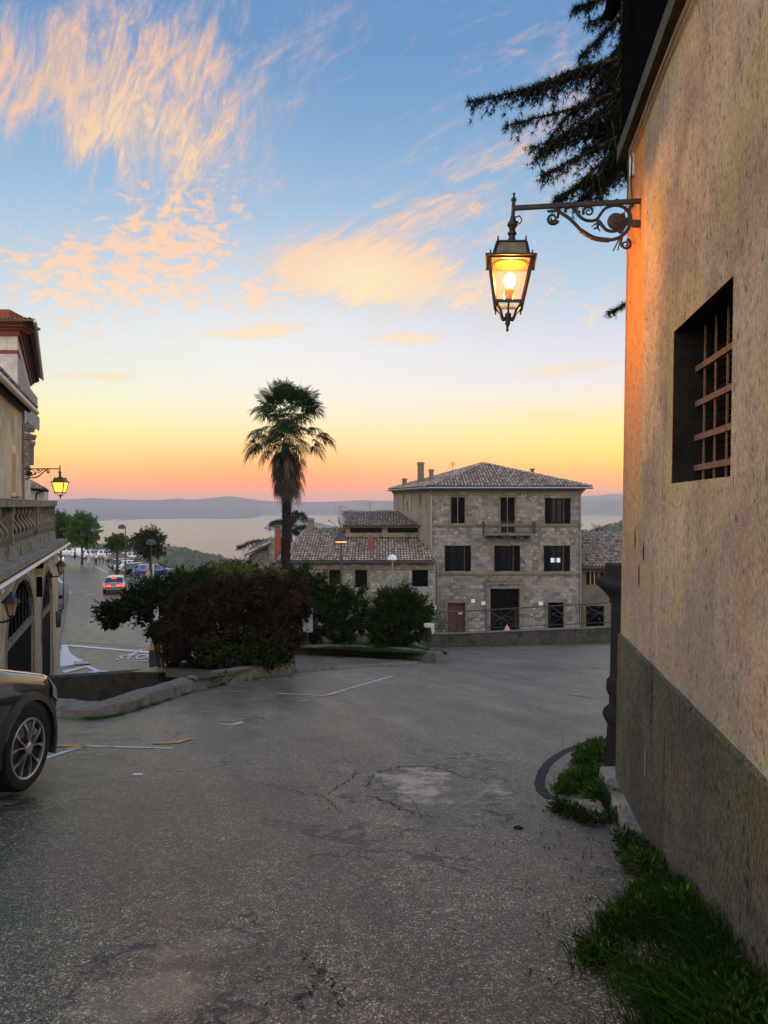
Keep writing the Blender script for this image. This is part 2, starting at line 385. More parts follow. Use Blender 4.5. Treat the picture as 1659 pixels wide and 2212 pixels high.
# ================================================================== the setting
def asphalt(name, c, patches=(), cracks=1.0, far=False):
    m, t, b, co = new_mat(name)
    x, y, z = nsep(t, co)
    p2 = ncomb(t, x, y, 0)
    big = nnoise(t, p2, .35, 5, .6); mid = nnoise(t, p2, 2.2, 5, .65)
    streaks = nnoise(t, ncomb(t, x * 1.1 + y * .25, y * .16, 0), 1.6, 4, .6)      # worn wheel tracks along the road
    cell = nvoro(t, p2, 125, 'F1', 1)                                             # the stones in the tar
    r_, g_, b_ = nsep(t, cell)
    dist = nvoro(t, p2, 125, 'F1', 0)
    cell2 = nvoro(t, p2, 62, 'F1', 1); r2 = nsep(t, cell2)[0]; d2 = nvoro(t, p2, 62, 'F1', 0)
    f = big * .35 + mid * .3 + streaks * .35
    col = nramp(t, f, [(.38, tuple(q * .40 for q in c)), (.5, c), (.62, tuple(q * 1.75 for q in c))])
    clump = nnoise(t, p2, 16, 5, .7); grit = nnoise(t, p2, 42, 3, .7)
    spk = (r_.ss(.3, .95).p(1.8) * 1.9 + .30) * (1 - dist.ss(.25, .62) * .6) * nramp(t, clump * .55 + grit * .45, [(.34, (.25,) * 3), (.5, (.85,) * 3), (.66, (1.9,) * 3)])
    spk = spk + (r2.ss(.72, .95) * d2.ss(.46, .3)) * 2.2 * clump.ss(.4, .6) + (g_.ss(.90, .96) * dist.ss(.5, .3)) * 2.6
    fade = nnoise(t, p2, 1.0, 1) * 0 + 1
    hue = nmix(t, g_, (1.06, .95, .82), (.94, 1.0, .96))
    col = nmix(t, 1, col, hue, 'MULTIPLY')
    col = nmix(t, (mid * .5 + big * .5).ss(.44, .58) * (x * -1 - y * .30).ss(-.1, .8) * .75, col, (.045, .095, .03))   # patchy green tint towards the near left
    sv = ncomb(t, spk, spk, spk)
    col = nmix(t, 1, col, sv, 'MULTIPLY')
    wv = nnoise(t, p2, 2.6, 4, .6, 0, 1)
    wx, wy, wz = nsep(t, wv)
    hgt = dist * -.5 + mid * .6
    for (px, py, ax, ay, lift) in patches:                                        # repaired pothole: pale filling inside a cracked ring
        a = (x - px + (wx - .5) * ax * 2.6) / ax; bb = (y - py + (wy - .5) * ay * 2.6) / ay
        d = (a * a + bb * bb).p(.5)
        inside = d.ss(1.0, .4) * mid.ss(.44, .56)
        col = nmix(t, inside * lift, col, tuple(q * 2.3 for q in c))
        ring = (d - 1.0).abs().ss(.1, .02) * wz.ss(.4, .56)
        ring2 = (d - 1.45).abs().ss(.06, .01) * wx.ss(.52, .6)
        rr = ring.max(ring2)
        col = nmix(t, rr * .85, col, (.006, .006, .005)); hgt = hgt - rr * 1.5
    if cracks:
        wp = ncomb(t, x + (wx - .5) * 1.1, y + (wy - .5) * 1.1, 0)
        e = nvoro(t, wp, .62, 'DISTANCE_TO_EDGE', 0)
        cr = e.ss(.022, .006) * big.ss(.50, .56) * wz.ss(.34, .48) * cracks
        col = nmix(t, cr * .85, col, (.006, .006, .005)); hgt = hgt - cr * 1.5
    t.links.new(col.o, b.inputs['Base Color'])
    b.inputs['Specular IOR Level'].default_value = .6
    rg = nramp(t, r_ * .6 + mid * .4, [(.2, (.30,) * 3), (.8, (.56,) * 3)]); t.links.new(rg.o, b.inputs['Roughness'])
    bump(t, b, hgt, .5 if not far else .2, .010)
    return m
M_['asphalt'] = asphalt('old_coarse_asphalt', (.20, .153, .102), [(.42, 6.75, .62, .95, .8), (-.9, 3.05, .35, .5, .25), (.25, 1.7, .30, .42, .5)])
M_['asphalt2'] = asphalt('smooth_grey_asphalt', (.25, .20, .165), [], .6, True)
M_['dirt'] = mat('bare_earth_and_litter', (.07, .055, .038), .95, .5, 5, 60, .8, spec=.1, stain=((.03, .045, .015), .9))
M_['paving'] = mat('pale_stone_paving', (.20, .175, .145), .9, .3, 5, 50, .4, spec=.2)
M_['turf'] = mat('short_turf_soil', (.045, .062, .02), .95, .5, 6, 70, .7, spec=.1)

def sheet(name, xs_of_y, ys, nx, zf, m, amp=0):
    mb = MB()
    idx = []
    for y in ys:
        a, b = xs_of_y(y); row = []
        for i in range(nx + 1):
            x = a + (b - a) * i / nx
            row.append(mb.vert((x, y, zf(x, y) + (amp * (noise.noise(V((x * .8, y * .5, 3))) + .5 * noise.noise(V((x * 2.1, y * 1.7, 8)))) if amp else 0))))
        idx.append(row)
    for r0, r1 in zip(idx, idx[1:]):
        for i in range(nx): mb.face((r0[i], r0[i + 1], r1[i + 1], r1[i]))
    return struct(mb.build(name, m, smooth=2))
def lerp_tab(tab, y):
    for (a, p), (b, q) in zip(tab, tab[1:]):
        if y <= b: return p + (q - p) * max(0, (y - a) / (b - a))
    return tab[-1][1]
road_l = [(-8, -11), (10.6, -11), (11.6, -4.9), (13.1, -3.9), (15.5, -3.85), (20.2, -2.5), (20.5, -7), (29.5, -7), (30.5, -4), (41, -4)]
road_r = [(-8, 3.2), (6.2, 3.2), (7.5, 17), (41, 17)]
sheet('road', lambda y: (lerp_tab(road_l, y), lerp_tab(road_r, y)), [-8 + .35 * i for i in range(138)], 50, zr, M_['asphalt'], .0015)
st_r = [(22, 17), (62, 17), (66, -15), (90, -24.5), (140, -49), (168, -63)]
sheet('lower_street', lambda y: (-75, lerp_tab(st_r, y)), [22 + 2 * i for i in range(73)], 60, zs, M_['asphalt2'])
# natural ground falling towards the lake
LAKE = -60.0
def zg(x, y):
    if y < 60: a = -9.5 - max(0, y) * .02
    elif y < 170: a = -10.7 - (y - 60) * .17 - sstep(y, 60, 170) * 3
    else: a = -32 - (y - 170) * .06
    return max(LAKE - 4, a) + 1.2 * noise.noise(V((x * .02, y * .02, 0))) * (1 if y > 60 else .2)
M_['scrub'] = mat('rough_hillside_ground', (.06, .065, .03), .95, .5, .2, 3, .5, spec=.1)
sheet('hillside_ground', lambda y: (-1500, 1500), [-60, -20, 0, 20, 40, 60, 80, 100, 120, 150, 180, 230, 300, 400, 520, 640, 760], 90, zg, M_['scrub'])
# ---- lake
m, t, b, co = new_mat('lake_water')
b.inputs['Base Color'].default_value = (.02, .035, .04, 1); b.inputs['Roughness'].default_value = .16; b.inputs['Specular IOR Level'].default_value = .5
x, y, z = nsep(t, co)
rip = nnoise(t, ncomb(t, x * .004, y * .03, 0), 1, 6, .6) + nnoise(t, ncomb(t, x * .1, y * .6, 0), 1, 3, .6) * .5
bump(t, b, rip, .55, 1.5)
M_['water'] = m
mb = MB()
xs = [-7000 + 1000 * i for i in range(15)]; ys = [300, 700, 1200, 2000, 3000, 4200, 5600, 7200]
ids = [[mb.vert((x, y, LAKE)) for x in xs] for y in ys]
for r0, r1 in zip(ids, ids[1:]):
    for i in range(len(xs) - 1): mb.face((r0[i], r0[i + 1], r1[i + 1], r1[i]))
struct(mb.build('lake', m))
# ---- far shores: each a ridge of real ground rising from its own shoreline
M_['farhill'] = mat('distant_wooded_hill', (.15, .14, .13), .95, .45, .006, .05, .6, spec=.05)
M_['farfield'] = mat('distant_fields', (.12, .11, .09), .95, .5, .004, .04, .4, spec=.05)
def tab(prof, x):
    if x <= prof[0][0]: return prof[0][1]
    return lerp_tab(prof, x)
def ridge(name, shore, crest, Yc, x0, x1, m, step=4, rough=1.0, rows=14, back=600, seed=0):
    """shore and crest are skyline readings (column, row); the crest stands at distance Yc, the shore where its row meets the lake"""
    mb = MB(); cols = []
    n = int((x1 - x0) / step)
    for i in range(n + 1):
        dx = x0 + (x1 - x0) * i / n
        ys = (EYE - LAKE) * F / (tab(shore, dx) - HY)
        ys = min(ys, Yc - 50)
        zc = at(dx, tab(crest, dx), Yc).z
        c = []
        for j in range(rows + 1):
            q = j / rows; Y = ys + (Yc - ys) * q
            xx = (dx - CX) / F * Y
            z = LAKE - 1 + (zc - LAKE + 1) * (.22 * q + .78 * sstep(q, .12, 1.0))
            if 0 < j < rows: z += rough * (zc - LAKE) * .13 * math.sin(math.pi * q) * noise.fractal(V((xx * .0035 + seed, Y * .0035, 1)), 1, 2, 4)
            if j == rows: z += rough * 1.6 * noise.fractal(V((xx * .02, 7 + seed, 1)), 1, 2, 4)
            c.append(mb.vert((xx, Y, z)))
        c.append(mb.vert(((dx - CX) / F * Yc, Yc + back, zc * .6 + LAKE * .4)))
        c.append(mb.vert(((dx - CX) / F * Yc, Yc + back * 2.5, LAKE - 3)))
        cols.append(c)
    for a, c in zip(cols, cols[1:]):
        for j in range(len(a) - 1): mb.face((a[j], c[j], c[j + 1], a[j + 1]))
    return struct(mb.build(name, m, smooth=2))
ridge('far_hills', [(-700, 1129), (100, 1128), (215, 1126), (330, 1122.5), (400, 1121.3), (500, 1121.5), (540, 1120.5), (556, 1117.5), (562, 1112.5), (640, 1110.5), (720, 1109.5), (850, 1109), (1255, 1108), (1345, 1107.5), (2300, 1107)],
      [(-700, 1074), (60, 1081), (130, 1079), (200, 1075.5), (235, 1077.5), (300, 1080), (355, 1079.5), (372, 1077.5), (385, 1076), (402, 1078.5), (418, 1079.5), (450, 1076.5), (470, 1074), (492, 1071.5), (506, 1072.5), (525, 1076), (545, 1078), (560, 1080.5), (590, 1082.5), (640, 1084), (700, 1084), (740, 1082.5), (760, 1081), (780, 1080), (810, 1081), (845, 1081.5), (1000, 1082), (1255, 1080), (1345, 1079.5), (1700, 1080), (2300, 1084)],
      5400, -700, 2300, M_['farhill'])
ridge('blue_hills', [(900, 1100), (2300, 1100)], [(900, 1086), (1180, 1080), (1240, 1074), (1262, 1071.5), (1290, 1070.5), (1310, 1067.5), (1345, 1066), (1420, 1062), (1600, 1070), (2300, 1078)], 6600, 900, 2300, M_['farhill'], 6, .6, 6, seed=4)
ridge('peninsula', [(536, 1146.5), (560, 1146.2), (700, 1145.5), (760, 1143)], [(536, 1146.5), (540, 1143.5), (544, 1141.5), (548, 1144), (556, 1142.5), (566, 1140.5), (572, 1138), (580, 1134), (586, 1131), (592, 1128), (600, 1124), (612, 1119), (630, 1117), (660, 1122), (700, 1132), (740, 1142), (760, 1143)], 2050, 536, 760, M_['farhill'], 2, .12, 6, 60, seed=9)
# ---- nearer wooded slopes above the shore, crowns modelled as a mass
M_['woodmass'] = mat('wood_canopy', (.07, .085, .045), .95, .5, .12, .9, .6, spec=.05, use_attr=True)
def wood(name, prof, Y0, Y1, x0, x1, n, rad, seed, drop=.10):
    rnd = random.Random(seed); gb = MB(); cb = MB(); cols = []
    steps = int((x1 - x0) / 6)
    def zt(dx, q):
        zc = at(dx, tab(prof, dx), Y1).z - rad * .7
        return zc - (1 - q) * (Y1 - Y0) * drop
    for i in range(steps + 1):
        dx = x0 + (x1 - x0) * i / steps; c = []
        for j in range(7):
            q = j / 6; Y = Y0 + (Y1 - Y0) * q
            c.append(gb.vert(((dx - CX) / F * Y, Y, zt(dx, q))))
        c.append(gb.vert(((dx - CX) / F * Y1, Y1 + 60, LAKE - 4)))
        cols.append(c)
    for a, c in zip(cols, cols[1:]):
        for j in range(7): gb.face((a[j], c[j], c[j + 1], a[j + 1]))
    struct(gb.build(name + '_slope', M_['scrub'], smooth=2))
    for k in range(n):
        q = rnd.random() ** .7 if k > n * .25 else 1 - .03 * rnd.random()
        dx = rnd.uniform(x0, x1); Y = Y0 + (Y1 - Y0) * q
        p = V(((dx - CX) / F * Y, Y, zt(dx, q) + rad * rnd.uniform(-.2, .75)))
        r = rad * rnd.uniform(.5, 1.15); g = rnd.uniform(.6, 1.3); c = (g, g * rnd.uniform(.9, 1.08), g * .95)
        n0 = len(cb.v); m_, k_ = 6, 4
        for a in range(k_ + 1):
            for b_ in range(m_):
                rr = r * math.sin(math.pi * (a + .25) / (k_ + .5)) * rnd.uniform(.75, 1.25)
                cb.v.append(p + V((rr * math.cos(b_ * 2 * math.pi / m_), rr * math.sin(b_ * 2 * math.pi / m_), -r * .95 * math.cos(math.pi * a / k_))))
        for a in range(k_):
            for b_ in range(m_): cb.face((n0 + a * m_ + b_, n0 + a * m_ + (b_ + 1) % m_, n0 + (a + 1) * m_ + (b_ + 1) % m_, n0 + (a + 1) * m_ + b_), c)
    o = cb.build(name, M_['woodmass']); o['kind'] = 'stuff'
    tag(o, 'hazy wooded slope of packed tree crowns above the lake', 'wood'); return o
wood('distant_wood', [(40, 1172), (190, 1176), (250, 1177), (300, 1178.5), (362, 1181.5), (395, 1185), (420, 1190), (445, 1196), (470, 1201), (500, 1209), (530, 1216), (560, 1224), (640, 1245), (740, 1262)], 430, 800, 40, 740, 2600, 2.6, 3)['label'] = 'hazy wooded slope of packed tree crowns above the near lake shore'
wood('shoreline_wood', [(1020, 1212), (1080, 1185), (1140, 1164), (1200, 1152), (1258, 1148), (1285, 1145), (1300, 1141), (1320, 1134), (1345, 1127), (1450, 1112), (1600, 1100)], 500, 760, 1020, 1600, 1000, 2.6, 5, .05)['label'] = 'hazy wooded rise beyond the tiled roof at the lake, beside the plastered wall'
# ---- the evening haze over the lake
def haze():
    mb = MB(); mb.box(-7600, 7600, -900, 8600, LAKE - 5, 108)
    o = mb.build('haze', bpy.data.materials.new('evening_haze')); m = o.data.materials[0]; m.use_nodes = True
    t = m.node_tree; t.nodes.remove(t.nodes['Principled BSDF'])
    vo = t.nodes.new('ShaderNodeVolumePrincipled'); vo.inputs['Density'].default_value = .00019; vo.inputs['Color'].default_value = (1, .90, .90, 1)
    vo.inputs['Anisotropy'].default_value = .05
    t.links.new(vo.outputs[0], t.nodes['Material Output'].inputs['Volume']); o['kind'] = 'stuff'
    tag(o, 'thin mauve evening haze lying over the lake and hills', 'haze')
haze()
# ================================================================== plastered building on the right
def plaster(name, c, dark, warm=None, sc=1.0, streak_k=.8, grain=1.0):
    m, t, b, co = new_mat(name)
    x, y, z = nsep(t, co)
    run = nnoise(t, ncomb(t, x * 5, y * 5, z * .55), 1.0, 6, .65)        # vertical runs of dirt
    big = nnoise(t, co, .55 * sc, 6, .65); pit = nnoise(t, co, 26, 6, .72); gr = nnoise(t, co, 120, 3, .7)
    pits = nnoise(t, ncomb(t, x * 26, y * 26, z * 13), 1.0, 5, .75)
    f = run * .30 + big * .35 + pit * .35
    col = nramp(t, f, [(.36, tuple(q * .50 for q in c)), (.48, c), (.62, tuple(min(1, q * 1.38) for q in c))])
    col = nmix(t, nnoise(t, co, .9, 6, .65).ss(.43, .60) * .75, col, tuple(q * p for q, p in zip(c, (.56, .60, .70))))   # greyer damp patches
    col = nmix(t, nnoise(t, ncomb(t, x, y, z + 9), 1.2, 6, .6).ss(.50, .64) * .5, col, tuple(q * p for q, p in zip(c, (1.12, .90, .90))))
    col = nmix(t, nnoise(t, ncomb(t, x, y, z + 31), 1.6, 6, .6).ss(.50, .62) * .6, col, tuple(q * p for q, p in zip(c, (.95, 1.0, .66))))
    if warm: col = nmix(t, y.ss(warm[0], warm[0] + .05) * z.ss(warm[2], warm[3]) * warm[4], col, warm[1])  # ochre corner plaster, its orange deepened to hold lantern glow in the colour
    col = nmix(t, run.ss(.54, .70) * streak_k * pit.ss(.38, .6), col, dark)
    col = nmix(t, pits.ss(.56, .66) * .75, col, tuple(q * .6 for q in dark))
    mott = nnoise(t, ncomb(t, x * 60, y * 60, z * 34), 1.0, 4, .75)
    col = nmix(t, 1, col, nramp(t, mott, [(.30, (1 - .42 * min(grain, 1.6),) * 3), (.5, (1, 1, 1)), (.70, (1 + .38 * grain, 1 + .34 * grain, 1 + .28 * grain))]), 'MULTIPLY')
    t.links.new(col.o, b.inputs['Base Color']); b.inputs['Roughness'].default_value = .95; b.inputs['Specular IOR Level'].default_value = .12
    bump(t, b, pits * -.8 + pit * .5 + gr * .35, .8, .02)
    return m
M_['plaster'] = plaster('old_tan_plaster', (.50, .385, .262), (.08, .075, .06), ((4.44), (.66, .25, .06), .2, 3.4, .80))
M_['plinth'] = plaster('dark_rough_render', (.125, .104, .074), (.014, .014, .010), None, 1.5, 1.0, 2.2)
WX, WT, LEAN = 1.04, .1445, .0155           # wall foot line and batter
def wall_pt(Y, z, off=0):                     # point on the leaning wall face; off is measured out into the road
    n = V((-1, WT, 0)).normalized()
    return V((WX + WT * Y + (z + .9) * LEAN, Y, z)) + n * off
YE, YN = 6.2, -5.0
ZT = 4.40
bld = thing('plastered_building', 'tall tan plastered building with dark rough base and barred window, filling the right side', 'building', (2.5, 1, 0))
O = bld.location
wmb = MB(O)
wy0, wy1, wz0, wz1 = 3.40, 4.53, 1.63, 2.545
ys = sorted(set([YN, -2, 0, 1, 2, wy0, wy1, 5.2, YE] + [YN + .6 * i for i in range(19)] + [wy0 + .19 * i for i in range(6)]))
ys = [q for q in ys if q <= YE]
zs_ = [.40, .9, 1.3, wz0, 1.9, 2.2, wz1, 2.9, 3.4, 3.9, ZT, 5.2, 6.2]
for a, b in zip(ys, ys[1:]):
    for c, d in zip(zs_, zs_[1:]):
        if a >= wy0 - 1e-6 and b <= wy1 + 1e-6 and c >= wz0 - 1e-6 and d <= wz1 + 1e-6: continue
        if c >= ZT and b > YE: continue
        wmb.poly([wall_pt(a, c), wall_pt(a, d), wall_pt(b, d), wall_pt(b, c)])
RD = .30                                      # window recess
q = [(wy0, wz0), (wy1, wz0), (wy1, wz1), (wy0, wz1)]
M_['revealshade'] = mat('shade_dark_reveal', (.022, .019, .017), .9, .5, 8, 50, .4, spec=.1)  # recess shade put into a near-black colour on the reveals
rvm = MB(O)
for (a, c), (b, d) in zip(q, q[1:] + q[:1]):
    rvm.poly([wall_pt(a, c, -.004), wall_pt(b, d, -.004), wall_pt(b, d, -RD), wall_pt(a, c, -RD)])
rvm.build('shaded_reveal', M_['revealshade'], bld)
# far end face, slightly ragged at the arris
edge = [(z, .018 * noise.noise(V((0, 0, z * 2.3))) + .012 * noise.noise(V((0, 4, z * 9)))) for z in [-1.6 + .16 * i for i in range(49)]]
ep = []
for z, e in edge: ep.append(wall_pt(YE, z) + V((e * .2, e, 0)))
for (p, q2) in zip(ep, ep[1:]):
    wmb.poly([p, q2, q2 + V((7, -1.0, 0)), p + V((7, -1.0, 0))])
    z0, z1 = p.z, q2.z
    if z0 > .44: wmb.poly([wall_pt(YE, z0), wall_pt(YE, z1), q2, p])
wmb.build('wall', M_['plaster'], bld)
pm = MB(O)
ysp = [YN + .12 * i for i in range(94)]; ysp = [y for y in ysp if y < YE] + [YE + .012]
for a, b in zip(ysp, ysp[1:]):
    o0, o1 = .022 + .008 * noise.noise(V((a, 0, 0))), .022 + .008 * noise.noise(V((b, 0, 0)))
    e0, e1 = .010 * noise.noise(V((a * 3, 2, 0))), .010 * noise.noise(V((b * 3, 2, 0)))
    pm.poly([wall_pt(a, .447 + e0, -.004), wall_pt(a, .43 + e0, o0), wall_pt(b, .43 + e1, o1), wall_pt(b, .447 + e1, -.004)])
    pm.poly([wall_pt(a, .43 + e0, o0), wall_pt(a, .40, o0), wall_pt(b, .40, o1), wall_pt(b, .43 + e1, o1)])
    z = .40
    for z2 in (0, -.5, -1.7): 
        pm.poly([wall_pt(a, z, o0), wall_pt(a, z2, o0), wall_pt(b, z2, o1), wall_pt(b, z, o1)]); z = z2
pm.poly([wall_pt(YE + .012, .43, .022), wall_pt(YE + .012, -1.7, .022), wall_pt(YE + .012, -1.7, -.6), wall_pt(YE + .012, .43, -.6)])
pm.build('plinth', M_['plinth'], bld)
# window: dark room behind, glazing mesh, then the wrought grille
win = MB(O)
win.poly([wall_pt(wy0, wz0, -RD), wall_pt(wy1, wz0, -RD), wall_pt(wy1, wz1, -RD), wall_pt(wy0, wz1, -RD)])
wo = win.build('window', M_['black'], bld)
gr = MB(O); GD = -.135
def wdir(a, b, w, h): gr.beam(a, b, w, h, up=V((1, -WT, 0)))
for (ze_n, ze_f) in ((2.315, 2.315), (2.105, 2.105), (1.902, 1.902), (1.722, 1.722)):
    gr.beam(wall_pt(wy0 - .02, ze_n, GD), wall_pt(wy1 + .02, ze_f, GD), .010, .034)
for i in range(5):
    Y = wy0 + (i + .62) * (wy1 - wy0) / 5.3
    gr.tube([wall_pt(Y, wz0 - .02, GD - .012), wall_pt(Y, wz1 + .02, GD - .012)], .0075, 6)
grid = gr.build('window_grille', M_['rust'], wo)
gm = MB(O)
for i in range(24):
    z = wz0 + (i + .5) * (wz1 - wz0) / 24
    gm.beam(wall_pt(wy0, z, -.22), wall_pt(wy1, z, -.22), .004, .004)
gm.build('insect_screen', M_['blackplastic'], wo)
# roof edge: black soffit board with grey face following the wall head, upper timber storey above and behind
M_['mossboard'] = mat('mossy_grey_board', (.085, .08, .06), .95, .5, 8, 60, .7, spec=.1, stain=((.03, .045, .015), .6))
f = MB(O)
a, b = wall_pt(YE + .18, ZT, .0), wall_pt(YN, ZT, .0)
f.prism([wall_pt(YE + .10, ZT - .02, .075), wall_pt(YE + .10, ZT - .02, -.3), wall_pt(YE + .10, ZT + .10, -.3), wall_pt(YE + .10, ZT + .10, .075)], b - a + V((0, .08, 0)))
f.build('eaves_board', M_['mossboard'], bld)
f = MB(O)
f.prism([wall_pt(YE + .08, ZT + .10, .05), wall_pt(YE + .08, ZT + .10, -.5), wall_pt(YE + .08, 9.0, -.5), wall_pt(YE + .08, 9.0, .05)], b - a + V((0, .1, 0)))
f.build('upper_storey', M_['black'], bld)
cb = MB(O)
c0 = at(1378, 190, YE + .14); c1 = at(1397, 190, YE + .14)
cb.box(c0.x, c1.x, YE + .11, YE + .19, ZT + .1, 9.0)
cb.build('corner_board', M_['mossboard'], bld)
f = MB(O)
g0 = at(1321, 38, 6.0)
f.tube([at(1315, 36, 5.9), at(1322, 20, 5.85), at(1332, -40, 5.7), at(1380, -190, 5.4)], [.052, .055, .055, .055], 12)
f.build('roof_spout', M_['black'], bld)
# cables clipped along the wall head and the slack loop feeding the lamp
cbl = MB(O)
rnd = random.Random(3)
for off in (0, .03):
    pts = []
    for i in range(46):
        Y = YE - .22 - i * .22
        pts.append(wall_pt(Y, ZT - .075 - off - .012 * math.sin(i * .9) + rnd.uniform(-.008, .008), .03))
    cbl.tube(pts, .007, 5)
cbl.build('cable', M_['cable'], bld)
cb2 = MB(O)
cb2.tube([wall_pt(YE - .25, ZT - .08, .03), wall_pt(YE - .36, ZT - .2, .03), wall_pt(YE - .27, ZT - .34, .02), wall_pt(YE - .33, ZT - .5, .02), wall_pt(YE - .34, ZT - .66, .04), wall_pt(YE - .15, ZT - .78, .10), wall_pt(YE - .42, ZT - .93, .17)], .006, 5)
cb2.tube([wall_pt(YE - .25, ZT - .12, .03), wall_pt(YE - .2, ZT - .26, .03), wall_pt(YE - .24, ZT - .45, .04), wall_pt(YE - .30, ZT - .80, .1), wall_pt(YE - .45, ZT - .94, .14)], .005, 5)
cb2.build('loose_wire', M_['blackplastic'], bld)
ib = MB(O)
ib.prism([wall_pt(YE - .29, ZT - .12, .0), wall_pt(YE - .24, ZT - .12, .0), wall_pt(YE - .24, ZT - .30, .0), wall_pt(YE - .29, ZT - .30, .0)], V((-1, WT, 0)) * .03)
ib.build('insulator', M_['white'], bld)
for (Y, z0_, z1_, w_) in ((5.62, 1.33, 1.16, .015), (5.30, 1.24, 1.10, .018), (5.45, 1.08, .9, .016)):
    sl = MB(O)
    sl.poly([wall_pt(Y, z0_, .004), wall_pt(Y + w_, z0_ - .02, .004), wall_pt(Y + w_ * 1.4, (z0_ + z1_) / 2, .004), wall_pt(Y + w_ * .6, z1_, .004), wall_pt(Y - w_ * .6, z1_ + .03, .004), wall_pt(Y - w_ * .3, (z0_ + z1_) / 2, .004)])
    sl.build('rain_slot', M_['black'], bld)
sl = MB(O)
sl.tube([wall_pt(5.0, -.12, .03), wall_pt(4.98, -.31, .035)], .0045, 6); sl.build('conduit_stub', M_['steel'], bld)
kb = MB(O)
kb.prism([wall_pt(YE + .35, -.78, .10), wall_pt(YE - 1.1, -.72, .13), wall_pt(YE - 1.1, -1.3, .19), wall_pt(YE + .35, -1.4, .17)], V((.3, 0, 0)))
kb.build('stone_footing', M_['stone'], bld, bevel=.02)
# dark stone gate pillar just past the corner
gp = thing('gate_pillar', 'black weathered stone gate pillar with moulded capital beyond the plastered corner', 'pillar', (at(1394, 1600, 7.2).x, 7.25, -1.1))
prof = [(.30, -.2), (.31, .05), (.29, .30), (.285, .42), (.31, .47), (.325, .52), (.31, .57), (.27, .62), (.27, .70), (.295, .76), (.29, .86)]
M_['shadestone'] = mat('shade_black_stone', (.022, .02, .019), .95, .5, 9, 60, .8, spec=.15)  # the pillar stands in shade; that darkness is put into the stone colour
MT = Matrix.Rotation(R(4), 4, 'Z')
q4 = math.sqrt(2)
sh = MB(); sh.lathe([(r * q4 * .93, z) for r, z in prof] + [(.245 * q4, .90), (.235 * q4, 1.62)], 4, MT, sq=True); sh.build('shaft', M_['shadestone'], gp, bevel=.012)
ca = MB(); ca.lathe([(r * q4, z) for r, z in ((.242, 1.621), (.25, 1.68), (.29, 1.74), (.345, 1.80), (.36, 1.85), (.33, 1.87), (.28, 1.90), (.28, 2.02))], 4, MT, sq=True); ca.build('capital', M_['shadestone'], gp, bevel=.008)

# ================================================================== iron street lanterns on scroll brackets
M_['lampglass'] = pane('lantern_glass', (1, .90, .72), .06, .018)
M_['bulb'] = emit('lit_bulb', (1.0, .42, .07), 900)
M_['reflector'] = mat('enamel_reflector', (.10, .030, .005), .35, .2, 10, 40, .05)
M_['socket'] = mat('ceramic_socket', (.55, .34, .14), .4, .2, 10, 40, 0)
M_['ambermilk'] = emit('lit_amber_pane', (1.0, .52, .07), 1.5)
def spiral(cx, cy, r0, a0, turns, r1=.25, n=26, sgn=1):
    return [(cx + (r0 * (1 - i / n) + r0 * r1 * i / n) * math.cos(R(a0) + sgn * turns * 2 * math.pi * i / n),
             cy + (r0 * (1 - i / n) + r0 * r1 * i / n) * math.sin(R(a0) + sgn * turns * 2 * math.pi * i / n)) for i in range(n + 1)]
def smooth2(pts, k=5):
    out = []
    P = [pts[0]] + list(pts) + [pts[-1]]
    for i in range(1, len(P) - 2):
        for j in range(k):
            s_ = j / k
            out.append(tuple(.5 * (2 * P[i][d] + (P[i + 1][d] - P[i - 1][d]) * s_ + (2 * P[i - 1][d] - 5 * P[i][d] + 4 * P[i + 1][d] - P[i + 2][d]) * s_ ** 2 + (3 * P[i][d] - P[i - 1][d] - 3 * P[i + 1][d] + P[i + 2][d]) * s_ ** 3) for d in range(len(pts[0]))))
    out.append(pts[-1]); return out
